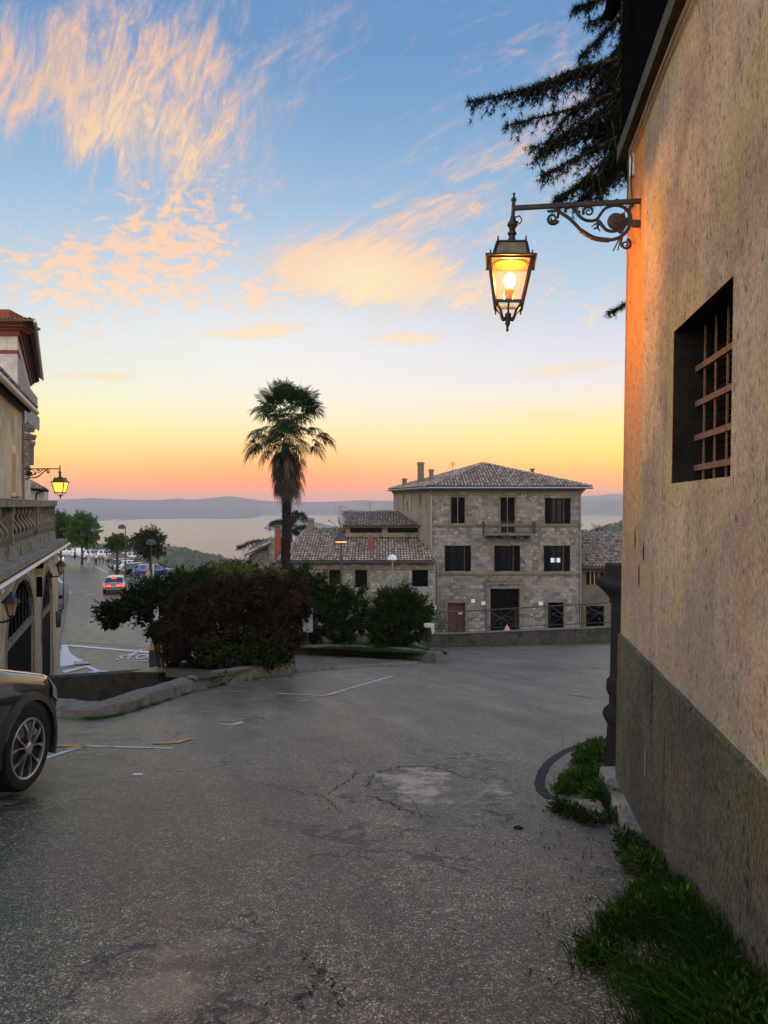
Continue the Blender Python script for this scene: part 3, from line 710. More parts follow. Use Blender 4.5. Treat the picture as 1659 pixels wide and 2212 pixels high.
def street_lantern(root, lit_panes=False, flip=1, tilt=2.8):
    """local frame: wall at x = 0, arm running to -x, z up; drawn from the photograph's lantern, 0.88 mm per reading"""
    k = .00088
    def P(zx, zy, dep=0): return V(((zx - 1500) * k * flip, dep, (250 + 35 * (1500 - zx) / 1060 - zy) * k + 0.0))
    br = MB()
    br.beam(P(1508, 250), P(440, 285), .030, .032)
    br.beam(P(1510, 442), P(1430, 442), .040, .046)
    for zx in (800, 1300): br.beam(P(zx - 12, 250 + 35 * (1500 - zx) / 1060), P(zx + 12, 250 + 35 * (1500 - zx) / 1060), .040, .042)
    arm = br.build('bracket_arm', M_['iron'], root)
    sc = MB()
    def curl(pts, r, taper=None):
        m = len(pts); rs = [r * k] * m if not taper else [k * (taper[0] + (taper[1] - taper[0]) * i / (m - 1)) for i in range(m)]
        sc.tube([P(*p) for p in pts], rs, 7, flat=.75)
    curl(smooth2([(795, 262), (800, 310), (850, 345), (905, 385), (960, 440), (1015, 500), (1080, 545), (1150, 568), (1230, 578), (1310, 562), (1370, 520), (1408, 455), (1414, 390), (1402, 330), (1420, 295), (1440, 285)]), 19)
    curl(smooth2([(1000, 492), (1080, 545), (1150, 570), (1240, 580)]), 26)
    curl([(p[0], p[1]) for p in spiral(765, 385, 48, 20, 1.6, .2, 30, 1)], 15, (17, 9))
    curl(smooth2([(720, 315), (745, 322), (800, 312), (812, 345), (806, 380)]), 14)
    curl([(p[0], p[1]) for p in spiral(1376, 618, 44, -80, 1.5, .2, 30, 1)], 12, (15, 8))
    curl(smooth2([(1345, 560), (1335, 600), (1345, 640)]), 13)
    curl(smooth2([(870, 330), (882, 298), (925, 288), (965, 318), (985, 360), (1030, 398), (1090, 412), (1135, 398), (1165, 358), (1200, 312), (1250, 288), (1310, 284), (1365, 305), (1402, 345)]), 15)
    curl(smooth2([(925, 338), (950, 330), (975, 345)]), 13, (5, 15))
    curl([(p[0], p[1]) for p in spiral(1068, 330, 48, 150, 1.5, .2, 30, 1)], 12, (15, 8))
    curl(smooth2([(1135, 398), (1150, 430), (1135, 470), (1108, 478)]), 15, (20, 6)); curl(smooth2([(1140, 450), (1150, 480), (1165, 505)]), 12, (14, 4)); curl(smooth2([(1150, 430), (1120, 440), (1090, 465)]), 10, (14, 4))
    curl(smooth2([(1150, 410), (1180, 450), (1220, 492), (1280, 503), (1330, 485), (1362, 440), (1365, 385), (1345, 350)]), 17, (20, 12))
    curl(smooth2([(1320, 520), (1350, 480), (1385, 440), (1385, 390)]), 12)
    sc.lathe([(.0, -.016), (58 * k, -.016), (70 * k, -.008), (70 * k, .008), (58 * k, .016), (0.001, .016)], 22, Matrix.Translation(P(1293, 418)) @ Matrix.Rotation(R(90), 4, 'X'))
    sc.lathe([(.0, -.026), (25 * k, -.022), (32 * k, -.012), (32 * k, .012), (25 * k, .022), (0.001, .026)], 14, Matrix.Translation(P(1293, 418)) @ Matrix.Rotation(R(90), 4, 'X'))
    sc.build('scroll_bracket', M_['iron'], arm, smooth=True)
    ax = P(430, 285)
    T = Matrix.Translation(ax) @ Matrix.Rotation(R(tilt) * flip, 4, 'Y')
    # stem with turned knobs and finial
    st = MB()
    st.lathe([(.001, .121), (.010, .113), (.010, .103), (.005, .098), (.014, .075), (.021, .068), (.021, .058), (.014, .05), (.0145, -.06), (.020, -.07), (.023, -.09), (.030, -.105), (.040, -.12), (.040, -.135), (.026, -.15), (.022, -.175), (.034, -.19), (.036, -.20), (.024, -.212), (.026, -.235), (.045, -.262), (.075, -.278), (.1, -.282)], 14, T)
    st.tube([T @ V((.02, 0, -.07)), T @ V((.05, 0, -.06)), T @ V((.07, .01, -.085)), T @ V((.055, .02, -.115)), T @ V((.03, 0, -.10))], .006, 6)
    st.build('stem', M_['iron'], root, smooth=True)
    # roof: square chimney box on a flat plate
    q = math.sqrt(2); rf = MB()
    z_pl = -.410
    rf.lathe([(.106 * q, -.280), (.112 * q, -.286), (.112 * q, -.292), (.104 * q, -.296), (.100 * q, -.296)], 4, T, sq=True)
    rf.lathe([(.128 * q, -.398), (.134 * q, -.404), (.190 * q, -.405), (.190 * q, -.419), (.182 * q, -.419), (.16 * q, -.4185)], 4, T, sq=True)
    for sx_ in (-1, 1):
        for sy_ in (-1, 1):
            rf.beam(T @ V((.106 * sx_, .106 * sy_, -.29)), T @ V((.133 * sx_, .133 * sy_, -.402)), .016, .016)
            for (h, zz) in ((.104, -.282), (.155, -.404)): rf.lathe([(.006, 0), (.008, .012), (.004, .02), (.007, .03), (.001, .036)], 6, T @ Matrix.Translation((h * sx_, h * sy_, zz)))
    ro = rf.build('roof', M_['iron'], root)
    ch = MB(); ch.lathe([(.103 * q, -.292), (.130 * q, -.400)], 4, T, sq=True); ch.f = ch.f[:4]; ch.c = ch.c[:4]
    M_['soot'] = M_.get('soot') or mat('sooty_glass', (.16, .12, .075), .35, .5, 14, 50, .05, stain=((.05, .035, .02), .6))
    ch.build('chimney_panel', M_['soot'], ro)
    re = MB()
    re.lathe([(.172 * q, -.4195), (.172 * q, -.424), (.03 * q, -.4215)], 4, T, sq=True)
    re.lathe([(.115, -.426), (.13, -.431), (.125, -.436), (.09, -.428), (.03, -.427)], 22, T)
    re.build('reflector', M_['reflector'], ro)
    # cage
    fr = MB(); ht, hb, zt_, zb_ = .155, .100, -.422, -.738
    for sx_ in (-1, 1):
        for sy_ in (-1, 1):
            fr.beam(T @ V((ht * sx_, ht * sy_, zt_)), T @ V((hb * .97 * sx_, hb * .97 * sy_, zb_ - .02)), .019, .019)
            fr.lathe([(.008, 0), (.009, -.012), (.004, -.02), (.008, -.03), (.001, -.037)], 6, T @ Matrix.Translation((hb * .96 * sx_, hb * .96 * sy_, zb_ - .02)))
            fr.tube([T @ V((p * sx_, p * sy_, z)) for p, z in smooth2([(hb * .9, zb_ - .005), (.078, -.768), (.056, -.80), (.048, -.83), (.036, -.852), (.015, -.848)], 4)], .0095, 6)
    for h, z in ((ht, zt_), (hb, zb_)):
        for a, b in (((-1, -1), (1, -1)), ((1, -1), (1, 1)), ((1, 1), (-1, 1)), ((-1, 1), (-1, -1))):
            fr.beam(T @ V((h * a[0], h * a[1], z)), T @ V((h * b[0], h * b[1], z)), .017, .022)
    fr.tube([T @ V((0, 0, -.70)), T @ V((0, 0, -.84))], .008, 8)
    fr.lathe([(.01, -.80), (.024, -.81), (.026, -.85), (.018, -.87), (.021, -.885), (.012, -.905), (.008, -.92), (.011, -.93), (.010, -.942), (.001, -.95)], 12, T)
    fo = fr.build('cage', M_['iron'], root, smooth=True)
    for i in range(4):
        A_ = T @ Matrix.Rotation(R(90 * i), 4, 'Z'); gl = MB()
        gl.poly([A_ @ V((-ht + .008, -ht, zt_)), A_ @ V((ht - .008, -ht, zt_)), A_ @ V((hb - .008, -hb, zb_)), A_ @ V((-hb + .008, -hb, zb_))])
        gl.build('glass_pane', M_['ambermilk'] if lit_panes else M_['lampglass'], fo)
    so = MB(); so.lathe([(.012, -.70), (.030, -.695), (.034, -.655), (.037, -.645), (.037, -.632), (.019, -.628), (.019, -.61)], 14, T); so.build('lamp_socket', M_['socket'], root, smooth=True)
    bu = MB(); bu.lathe([(.018, -.61), (.030, -.595), (.040, -.57), (.042, -.55), (.036, -.525), (.02, -.508), (.001, -.503)], 16, T); bu.build('bulb', M_['bulb'], root, smooth=2)
    return T @ V((0, 0, -.555))
ang = math.atan(WT)
lp = wall_pt(5.62, at(1365, 440, 5.6).z + .028, 0)
lan = thing('street_lantern', 'large iron lantern with lit bulb hanging from a scroll bracket on the plastered wall', 'lantern', lp, -ang)
pl = street_lantern(lan)
# ================================================================== stone houses in the middle distance
M_['tuff'] = masonry('coursed_tuff_blocks', (.28, .26, .235), (.12, .108, .095), (.16, .15, .135))
M_['tuff2'] = masonry('rough_rubble_stone', (.31, .29, .26), (.16, .145, .125), (.19, .18, .16), .34, .2, .016, .08, .2)
M_['render'] = plaster('grey_side_render', (.31, .275, .215), (.08, .075, .06), None, .6, .5)
def opening_wall(mb, o, ux, W, H, ops, depth, nrm):
    """wall rectangle from o along ux (unit) with height H, with rectangular openings (x0,x1,z0,z1) and reveals"""
    o, ux, uz, nrm = V(o), V(ux), V((0, 0, 1)), V(nrm)
    xs = sorted(set([0, W] + [q for a in ops for q in a[:2]])); zz = sorted(set([0, H] + [q for a in ops for q in a[2:4]]))
    P = lambda x, z, d=0: o + ux * x + uz * z - nrm * d
    for a, b in zip(xs, xs[1:]):
        for c, d in zip(zz, zz[1:]):
            if any(a >= q[0] - 1e-6 and b <= q[1] + 1e-6 and c >= q[2] - 1e-6 and d <= q[3] + 1e-6 for q in ops): continue
            mb.poly([P(a, c), P(b, c), P(b, d), P(a, d)])
    for (a, b, c, d) in [q[:4] for q in ops]:
        k = [(a, c), (b, c), (b, d), (a, d)]
        for p, q in zip(k, k[1:] + k[:1]): mb.poly([P(*p), P(*p, depth), P(*q, depth), P(*q)])
def tiles(poly, u, s, org, seed=0, pitch=.20, row=.34, name='roof', parent=None, thick=.10, orange=0):
    """clay pantile roof: poly is a list of world points on one plane, u the eave direction, s the up-slope direction"""
    rnd = random.Random(seed)
    u, s = V(u).normalized(), V(s).normalized(); n = u.cross(s).normalized()
    if n.z < 0: n = -n
    o = V(poly[0]); P2 = [((V(p) - o).dot(u), (V(p) - o).dot(s)) for p in poly]
    mb = MB(org)
    pts = [V(p) for p in poly]
    mb.prism([p - n * thick for p in pts], n * (thick - .004), (.35, .33, .3))
    def span(x):
        r = []
        for (a, b), (c, d) in zip(P2, P2[1:] + P2[:1]):
            if (a - x) * (c - x) < 0: r.append(b + (d - b) * (x - a) / (c - a))
        return (min(r), max(r)) if len(r) > 1 else None
    x0, x1 = min(p[0] for p in P2), max(p[0] for p in P2)
    for i in range(int((x1 - x0) / pitch)):
        x = x0 + (i + .5) * pitch; sp = span(x)
        if not sp: continue
        y = sp[0] - .06; jx = rnd.uniform(-.012, .012)
        while y < sp[1] - .08:
            e = min(y + row + .06, sp[1] + .03)
            g = rnd.choice((.5, .65, .75, .85, .95, 1.0, 1.1, 1.25, 1.4)); w = rnd.uniform(-.12, .12) + (rnd.random() < orange) * .35
            c = (g * (1.12 + w), g, g * (.88 - w * .6))
            r0, r1 = .093, .075; xx = x + jx + rnd.uniform(-.008, .008); h0, h1 = .03 + rnd.uniform(0, .012), .006
            a = [mb.vert(*[o + u * (xx + r * math.cos(math.pi * q / 4)) + s * yy + n * (h + r * .85 * math.sin(math.pi * q / 4)) for q in range(5)]) for (yy, r, h) in ((y, r0, h0), (e, r1, h1))]
            for q in range(4): mb.face((a[0] + q, a[0] + q + 1, a[1] + q + 1, a[1] + q), c)
            mb.face([a[0] + q for q in range(5)], (.12, .11, .1))
            y += row
    return mb.build(name, M_['tile'], parent)
def ridge_tiles(mb, a, b, rnd, r=.12):
    a, b = V(a), V(b); L = (b - a).length; k = int(L / .36); d = (b - a) / k
    side = d.cross(V((0, 0, 1))).normalized(); up = side.cross(d).normalized()
    for i in range(k):
        g = rnd.choice((.6, .8, 1.0, 1.2)); c = (g * 1.05, g, g * .93)
        q0 = [a + d * i - d * .06 + side * r * 1.05 * math.cos(math.pi * j / 4) + up * (r * .8 * math.sin(math.pi * j / 4) + .05) for j in range(5)]
        q1 = [a + d * (i + 1) + side * r * .88 * math.cos(math.pi * j / 4) + up * (r * .7 * math.sin(math.pi * j / 4) + .035) for j in range(5)]
        n = mb.vert(*q0, *q1)
        for j in range(4): mb.face((n + j, n + j + 1, n + 6 + j, n + 5 + j), c)
        mb.face([n + j for j in range(5)], (.2, .18, .16))
# ---------------- three-storey palazzo
YF = 50.0
hou = thing('stone_palazzo', 'three-storey stone palazzo with hipped tile roof, iron balcony and arched portal', 'house', at(1094, 1365, YF))
O = hou.location
BZ = -7.3
xl, xr = at(933, 1100, YF).x, at(1255, 1100, YF).x
zt = at(933, 1052, YF).z
BL = V((at(850, 1052, 58.0).x, 58.0, 0)); BR = V((12.6, 60, 0))
def fx(dx): return at(dx, 0, YF).x - xl
def fz(dy): return at(0, dy, YF).z - BZ
win_top = [(974, 1004, 1074.5, 1130.5), (1081, 1112, 1074.5, 1150), (1177, 1232, 1076, 1131.5)]
win_mid = [(961, 1017, 1179, 1234), (1068, 1123, 1179, 1234), (1175, 1231, 1179, 1234)]
doors = [(967, 1005, 1302, 1372), (1059, 1122, 1271.5, 1372), (1183, 1218, 1301, 1372)]
ops = []
for (a, b, c, d) in (win_top[0], win_top[1], *doors): ops.append((fx(a), fx(b), max(0, fz(d)), fz(c)))
for (a, b, c, d) in (win_top[2], *win_mid): ops.append((fx(a + 14), fx(b - 14), fz(d), fz(c)))
wmb = MB(O)
opening_wall(wmb, (xl, YF, BZ), (1, 0, 0), xr - xl, zt - BZ, ops, .32, (0, -1, 0))
wmb.poly([(xr, YF, BZ), (BR.x, BR.y, BZ), (BR.x, BR.y, zt), (xr, YF, zt)])
wmb.build('wall', M_['tuff'], hou)
# side wall with slot windows, its own render
sd = V((xl, YF, 0)) - BL; SL = sd.length; su = sd.normalized(); sn = V((su.y, -su.x, 0))
def side_t(dx):                                # column of the photograph to the run along the side wall
    u_ = (dx - CX) / F; k = (u_ * BL.y - BL.x) / (su.x - u_ * su.y); return k
def side_z(dx, dy): k = side_t(dx); return at(0, dy, BL.y + su.y * k).z - BZ
slots = [(869.5, 872.8, 1069, 1104), (879, 881.5, 1083, 1104), (906, 910, 1067.5, 1096.5)]
swm = MB(O); sops = [(side_t(a), side_t(b), side_z(a, d), side_z(a, c)) for a, b, c, d in slots]
opening_wall(swm, (BL.x, BL.y, BZ), su, SL, zt - BZ, sops, .25, -sn if sn.x > 0 else sn)
sw = swm.build('side_wall', M_['render'], hou)
NS = -sn if sn.x > 0 else sn
for (a, b, c, d) in sops:
    q = MB(O); q.poly([V((BL.x, BL.y, BZ)) + su * s_ + V((0, 0, z)) - NS * .24 for s_, z in ((a, c), (b, c), (b, d), (a, d))]); q.build('slot_window', M_['glass'], hou)
M_['paleslitframe'] = mat('pale_frame_and_lit_slit', (.40, .27, .18), .7, .2, 6, 40, .1)
for (a, b, c, d) in ((886, 889, 1069, 1104), (855, 857.5, 1073, 1104)):  # lit slits of the side wall, their light put into a pale colour
    q = MB(O); p0 = V((BL.x, BL.y, BZ)) + su * side_t(a); p1 = V((BL.x, BL.y, BZ)) + su * side_t(b)
    q.prism([p0 + V((0, 0, side_z(a, d))) + NS * .005, p1 + V((0, 0, side_z(a, d))) + NS * .005, p1 + V((0, 0, side_z(a, c))) + NS * .005, p0 + V((0, 0, side_z(a, c))) + NS * .005], NS * .06); q.build('lit_slit', M_['paleslitframe'], hou)
def rel(dx0, dx1, dy0, dy1, y0, y1, mb, Y=YF): a, b = at(dx0, dy1, Y), at(dx1, dy0, Y); mb.box(a.x, b.x, y0, y1, a.z, b.z)
def frame_window(dx0, dx1, dy0, dy1, sill=True, mull=True):
    g = MB(O); rel(dx0, dx1, dy0, dy1, YF + .29, YF + .31, g); w = g.build('window', M_['glass'], hou)
    fm = MB(O)
    for (a, b) in ((dx0, dx0 + 2), (dx1 - 2, dx1)) + ((((dx0 + dx1) / 2 - 1, (dx0 + dx1) / 2 + 1),) if mull else ()): rel(a, b, dy0, dy1, YF + .22, YF + .288, fm)
    rel(dx0 + 2.1, dx1 - 2.1, dy0, dy0 + 2, YF + .225, YF + .286, fm); rel(dx0 + 2.1, dx1 - 2.1, dy1 - 2, dy1, YF + .225, YF + .286, fm)
    fm.build('frame', M_['wood'], w); return w
def louvre(dx0, dx1, dy0, dy1, y, nm='shutter', m='wood', slats=18):
    s_ = MB(O); rel(dx0, dx1, dy0, dy1, y, y + .03, s_)
    sh = s_.build(nm, M_[m], hou)
    l = MB(O); h = (dy1 - dy0 - 4) / slats
    for i in range(slats):
        a, b = at(dx0 + 1.4, dy0 + 2 + (i + 1) * h, YF), at(dx1 - 1.4, dy0 + 2 + (i + .45) * h, YF); l.box(a.x, b.x, y - .018, y - .002, a.z, b.z)
    l.build('slats', M_[m], sh); return sh
for (a, b, c, d) in (win_top[2], *win_mid):
    frame_window(a + 14, b - 14, c, d)
    louvre(a, a + 13.6, c - .5, d - .5, YF - .055); louvre(b - 13.6, b, c - .5, d - .5, YF - .055)
a, b, c, d = win_top[0]; louvre(a + .4, (a + b) / 2 - .3, c, d, YF + .10); louvre((a + b) / 2 + .3, b - .4, c, d, YF + .10)
a, b, c, d = win_top[1]; louvre(a + .4, (a + b) / 2 - .3, c, d, YF + .10); louvre((a + b) / 2 + .3, b - .4, c, d, YF + .10)
pa = MB(O); rel(1189, 1199.3, 1206, 1215.5, YF + .27, YF + .284, pa); pa.build('bright_pane', emit('emissive_pane', (.62, .78, .85), .38), hou)  # pane brightness put in as emission
pa = MB(O); rel(1201.5, 1212, 1206, 1215.5, YF + .27, YF + .284, pa); pa.build('bright_pane', bpy.data.materials['emissive_pane'], hou)
for (a, b, c, d) in (win_top[0], win_top[1]):
    s_ = MB(O); w_ = 4.4
    for q in ((a - w_, a, c - w_, d), (b, b + w_, c - w_, d)): rel(*q, YF - .05, YF + .02, s_)
    rel(a + .05, b - .05, c - w_, c, YF - .046, YF + .02, s_); s_.build('window_surround', M_['cornice'], hou)
for k, (y0, y1) in enumerate(((1131.5, 1135), (1235.5, 1240.5))):
    s_ = MB(O); p0, p1 = at(930, y1, YF), at(1258, y0, YF); s_.box(xl - .06, xr + .06, YF - .10, YF + .05, p0.z, p1.z)
    s_.box(xl - .04, xr + .04, YF - .06, YF + .05, p0.z - .08, p0.z - .002); s_.build('string_course', M_['cornice'], hou)
# doors
g = MB(O); rel(967, 1005, 1302, 1374, YF + .24, YF + .30, g)
dr = g.build('door', M_['redwood'], hou); q = MB(O)
for i in range(2):
    for (c, d) in ((1308, 1322), (1325, 1345), (1348, 1366)): rel(970 + 18 * i, 983 + 18 * i, c, d, YF + .215, YF + .238, q)
q.build('door_panels', M_['redwood'], dr)
q = MB(O); rel(990.5, 999, 1323.2, 1328, YF + .19, YF + .21, q); nt = q.build('door_notice', M_['white'], dr)
q = MB(O); p0 = at(990.8, 1327.6, YF); text_faces(q, 'rnd', Matrix.Translation((p0.x + .01, YF + .186, p0.z + .02)) @ Matrix.Rotation(R(90), 4, 'X'), .16, .95); q.build('notice_lettering', M_['darksteel'], nt)
g = MB(O); rel(1059, 1122, 1271.5, 1374, YF + .27, YF + .31, g); pd = g.build('portal_door', M_['black'], hou)
q = MB(O)
for i in range(4): rel(1061 + 15 * i, 1074 + 15 * i, 1278 , 1368, YF + .25, YF + .268, q)
q.build('portal_leaves', mat('black_gate_timber', (.007, .006, .006), .95, .3, 8, 50, .2, spec=.05), pd)
g = MB(O); rel(1183, 1218, 1301, 1374, YF + .25, YF + .31, g); g.build('side_door', M_['black'], hou)
for (a, b, c, w_, top) in ((967, 1005, 1302, 6.5, 1295), (1183, 1218, 1301, 5.5, 1294)):
    s_ = MB(O); rel(a - w_, a, top, 1374, YF - .06, YF + .02, s_); rel(b, b + w_, top, 1374, YF - .06, YF + .02, s_); rel(a + .02, b - .02, top, c, YF - .057, YF + .02, s_); s_.build('door_surround', M_['cornice'], hou)
s_ = MB(O)
rel(1050, 1059, 1262, 1374, YF - .10, YF + .02, s_); rel(1122, 1131, 1262, 1374, YF - .10, YF + .02, s_)
rel(1059.1, 1121.9, 1255, 1271.5, YF - .09, YF + .02, s_)
rel(1048.5, 1060, 1259, 1263.5, YF - .16, YF + .02, s_); rel(1121, 1132.5, 1259, 1263.5, YF - .16, YF + .02, s_)
rel(1052, 1128, 1250, 1254.8, YF - .14, YF + .02, s_); rel(1055, 1125, 1246.5, 1249.8, YF - .08, YF + .02, s_)
for i in range(-4, 5):
    p = at(1090.5 + i * 6.6, 1261, YF); s_.sphere((p.x, YF - .10, p.z), .075 if i else .15, 8)
s_.build('portal_surround', M_['cornice'], hou)
# balcony
bz = at(0, 1151.5, YF).z; bx0, bx1 = at(1045, 0, 49.4).x, at(1154, 0, 49.4).x
s_ = MB(O); s_.box(bx0, bx1, YF - 1.0, YF - .001, bz - .12, bz)
for x_ in (bx0 + .35, bx0 + 1.2, bx1 - 1.2, bx1 - .35): s_.prism([(x_ - .08, YF - .001, bz - .121), (x_ - .08, YF - .8, bz - .121), (x_ - .08, YF - .6, bz - .22), (x_ - .08, YF - .001, bz - .42)], (.16, 0, 0))
bal = s_.build('balcony', M_['cornice'], hou)
s_ = MB(O); zt_b = at(0, 1127.5, 49.1).z
for (p0, p1) in (((bx0, YF), (bx0, YF - .95)), ((bx0, YF - .95), (bx1, YF - .95)), ((bx1, YF - .95), (bx1, YF))):
    for z in (zt_b, bz + .07): s_.beam((*p0, z), (*p1, z), .035, .03)
    n_ = max(2, int((V(p1) - V(p0)).length / .115))
    for i in range(n_ + 1):
        q = V(p0).lerp(V(p1), i / n_); s_.tube([(q.x, q.y, bz), (q.x, q.y, zt_b + (.05 if i % 2 else .02))], .012, 5)
s_.build('balcony_railing', M_['darksteel'], bal)
# cornice, gutter and roof
s_ = MB(O)
for (z0, z1, o_) in ((zt - .34, zt - .22, .08), (zt - .22, zt - .10, .16), (zt - .10, zt - .0, .26)):
    ring = [V((xl - o_ * .9, YF - o_, z0)), V((xr + o_, YF - o_, z0)), V((BR.x + o_, BR.y, z0)), V((BL.x - o_, BL.y, z0))]
    s_.prism(ring, (0, 0, z1 - z0 - .002))
s_.build('eaves_cornice', M_['cornice'], hou)
ov = .55; ze = zt + .02
E0 = V((at(841, 1052, 58).x, 58.3, ze)); E1 = V((at(925, 1047, 49.4).x, 49.4, ze)); E2 = V((at(1277, 1047, 49.4).x, 49.4, ze)); E3 = V((13.4, 61, ze))
AP = at(1043, 1001.5, 55.0)
def hip(a, b, nm, sd_): 
    u_ = (b - a).normalized(); n = (b - a).cross(AP - a).normalized(); s2 = n.cross(u_)
    if s2.z < 0: s2 = -s2
    return tiles([a, b, AP], u_, s2, O, sd_, .22, .36, nm, hou)
hip(E1, E2, 'roof', 1); hip(E0, E1, 'roof', 2); hip(E2, E3, 'roof', 3); hip(E3, E0, 'roof', 4)
rt = MB(O); rr = random.Random(5)
for e in (E0, E1, E2): ridge_tiles(rt, e, AP, rr)
rt.build('hip_tiles', M_['tile'], hou)
gt = MB(O)
for a, b in ((E1 + V((-.05, -.08, -.09)), E2 + V((.1, -.08, -.09))), (E0 + V((-.08, 0, -.09)), E1 + V((-.08, -.05, -.09)))): gt.tube([a, b], .075, 8)
gt.build('gutter', M_['steel'], hou)
dp = MB(O); z0 = at(0, 1198, YF).z
c0 = V((xl - .02, YF - .1, zt - .1))
dp.tube([E1 + V((.1, .05, -.14)), V((xl - .04, YF - .08, zt - .55)), V((xl - .04, YF - .08, z0)), at(943, 1211, YF - .2), at(945, 1230, YF - .2), at(945, 1330, YF - .2)], .055, 8)
dp.build('drainpipe', M_['steel'], hou)
dp = MB(O); dp.tube([E2 + V((-.35, .1, -.15)), V((xr - .05, YF - .1, zt - .5)), V((xr - .05, YF - .1, BZ))], .05, 8); dp.build('drainpipe', M_['steel'], hou)
M_['chim'] = mat('rendered_chimney', (.16, .135, .105), .9, .35, 8, 50, .4, spec=.15)
def chimney(parent, dx0, dx1, dy0, dy1, Y, m='chim', pots=0, O_=None, cap='stone'):
    a, b = at(dx0, dy1, Y), at(dx1, dy0, Y); w = b.x - a.x; q = MB(O_)
    q.box(a.x, b.x, Y - w * .5, Y + w * .5, a.z - .7, b.z - .14)
    c = q.build('chimney', M_[m], parent); k = MB(O_)
    if cap == 'tile':                      # tall louvred top of leaning tiles
        h = (b.z - a.z) * .34
        for i in range(3): k.box(a.x + w * (.06 + i * .31), a.x + w * (.28 + i * .31), Y - w * .42, Y + w * .42, b.z - .138, b.z + h * .0 + .10)
        k.box(a.x - .03, b.x + .03, Y - w * .55, Y + w * .55, b.z + .101, b.z + .15)
    else:
        k.box(a.x - .06, b.x + .06, Y - w * .5 - .06, Y + w * .5 + .06, b.z - .138, b.z - .06)
        k.box(a.x + .02, b.x - .02, Y - w * .5 + .02, Y + w * .5 - .02, b.z - .058, b.z)
    k.build('chimney_cap', M_['stone'] if cap != 'tile' else M_['chim'], c); return c
chimney(hou, 902, 915.5, 998, 1041, 54.5, O_=O); chimney(hou, 927, 936.5, 1013, 1036, 53, O_=O); chimney(hou, 869, 878.5, 1033, 1046, 57, O_=O)
q = MB(O); p = at(1150, 1036, 53.0); a = at(1145, 1015, 53); b = at(1155, 1015, 53)
q.prism([(a.x - .05, 52.8, p.z - .2), (a.x + .12, 52.8, p.z - .2), (p.x + .03, 52.8, a.z), (p.x - .06, 52.8, a.z)], (0, .4, 0)); q.prism([(b.x + .05, 52.8, p.z - .2), (b.x - .12, 52.8, p.z - .2), (p.x - .03, 52.79, a.z), (p.x + .06, 52.79, a.z)], (0, .42, 0)); q.box(p.x - .14, p.x + .14, 52.75, 53.3, a.z, a.z + .09)
q.build('roof_vent', M_['chim'], hou)
def aerial(label, dx, dy0, dy1, Y, w, grid=True, dish=False):
    p0, p1 = at(dx, dy1, Y), at(dx, dy0, Y); t_ = thing('roof_aerial', label, 'aerial', p0)
    m = MB(p0); m.tube([p0 - V((0, 0, .6)), p1], .018, 5); m.build('mast', M_['darksteel'], t_)
    m = MB(p0); h = p1.z - p0.z
    if grid:
        for i in range(4): m.tube([p1 + V((-w / 2, -.05, -h * (.04 + .11 * i))), p1 + V((w / 2, -.05, -h * (.04 + .11 * i)))], .009, 4)
        for sx_ in (-1, -.35, .35, 1): m.tube([p1 + V((w / 2 * sx_, -.05, -h * .02)), p1 + V((w / 2 * sx_, -.05, -h * .40))], .009, 4)
    else:
        m.tube([p1 + V((-w / 2, 0, -h * .1)), p1 + V((w * .4, 0, -h * .02))], .01, 4)
        for i in range(5): q = p1 + V((-w / 2 + w * .9 * i / 4, 0, -h * (.1 - .08 * i / 4))); m.tube([q + V((0, -.2, -.1)), q + V((0, .2, .12))], .007, 4)
    m.build('antenna', M_['darksteel'], t_); return t_
aerial('small grid aerial on the ridge of the palazzo roof', 978, 998, 1018, 55, .36)
# ---------------- annex with the lower tiled roof and clerestory
YA = 48.6
ann = thing('stone_annex', 'low stone annex under a broad clay tile roof, joined to the left of the palazzo', 'house', at(780, 1365, YA))
O = ann.location
ax0, ax1 = at(597, 0, YA).x, at(941, 0, YA).x; az = at(0, 1213, YA).z
wl = MB(O)
aops = [(at(p, 0, YA).x - ax0, at(q, 0, YA).x - ax0, at(0, d, YA).z - BZ, at(0, c, YA).z - BZ) for p, q, c, d in ((711, 737, 1231, 1262), (767, 793, 1231, 1269), (890, 925, 1231.5, 1268))]
opening_wall(wl, (ax0, YA, BZ), (1, 0, 0), ax1 - ax0, az - BZ, aops, .3, (0, -1, 0))
wl.poly([(ax0, YA + 9, BZ), (ax0, YA, BZ), (ax0, YA, az), (ax0, YA + 9, az)]); wl.poly([(ax1, YA, BZ), (ax1, YA + 2, BZ), (ax1, YA + 2, az), (ax1, YA, az)])
wl.build('wall', M_['tuff2'], ann)
for i, (a, b, c, d) in enumerate(aops):
    q = MB(O); q.box(ax0 + a, ax0 + b, YA + .12 + .16 * (i == 2), YA + .30, BZ + c, BZ + d)
    w_ = q.build('shutter' if i < 2 else 'dark_window', M_['wood'] if i < 2 else M_['black'], ann)
    if i < 2:
        q = MB(O)
        for j in range(14):
            for k in (0, 1): q.box(ax0 + a + .06 + k * (b - a) / 2, ax0 + a + (b - a) / 2 * (k + 1) - .06, YA + .10, YA + .118, BZ + c + .05 + j * (d - c - .1) / 14, BZ + c + .05 + (j + .6) * (d - c - .1) / 14)
        q.build('slats', M_['wood'], w_)
        q = MB(O); e = .17
        q.box(ax0 + a - e, ax0 + a, YA - .035, YA + .02, BZ + c - .05, BZ + d + e); q.box(ax0 + b, ax0 + b + e, YA - .035, YA + .02, BZ + c - .05, BZ + d + e); q.box(ax0 + a + .003, ax0 + b - .003, YA - .033, YA + .02, BZ + d, BZ + d + e)
        q.build('window_surround', M_['cornice'], ann)
q = MB(O); q.box(ax0, ax1, YA - .06, YA + .02, az - .52, az - .46); q.build('string_course', M_['cornice'], ann)
e0, e1 = at(598, 1212, YA - .35), at(938, 1212, YA - .35)
YR = 55.0
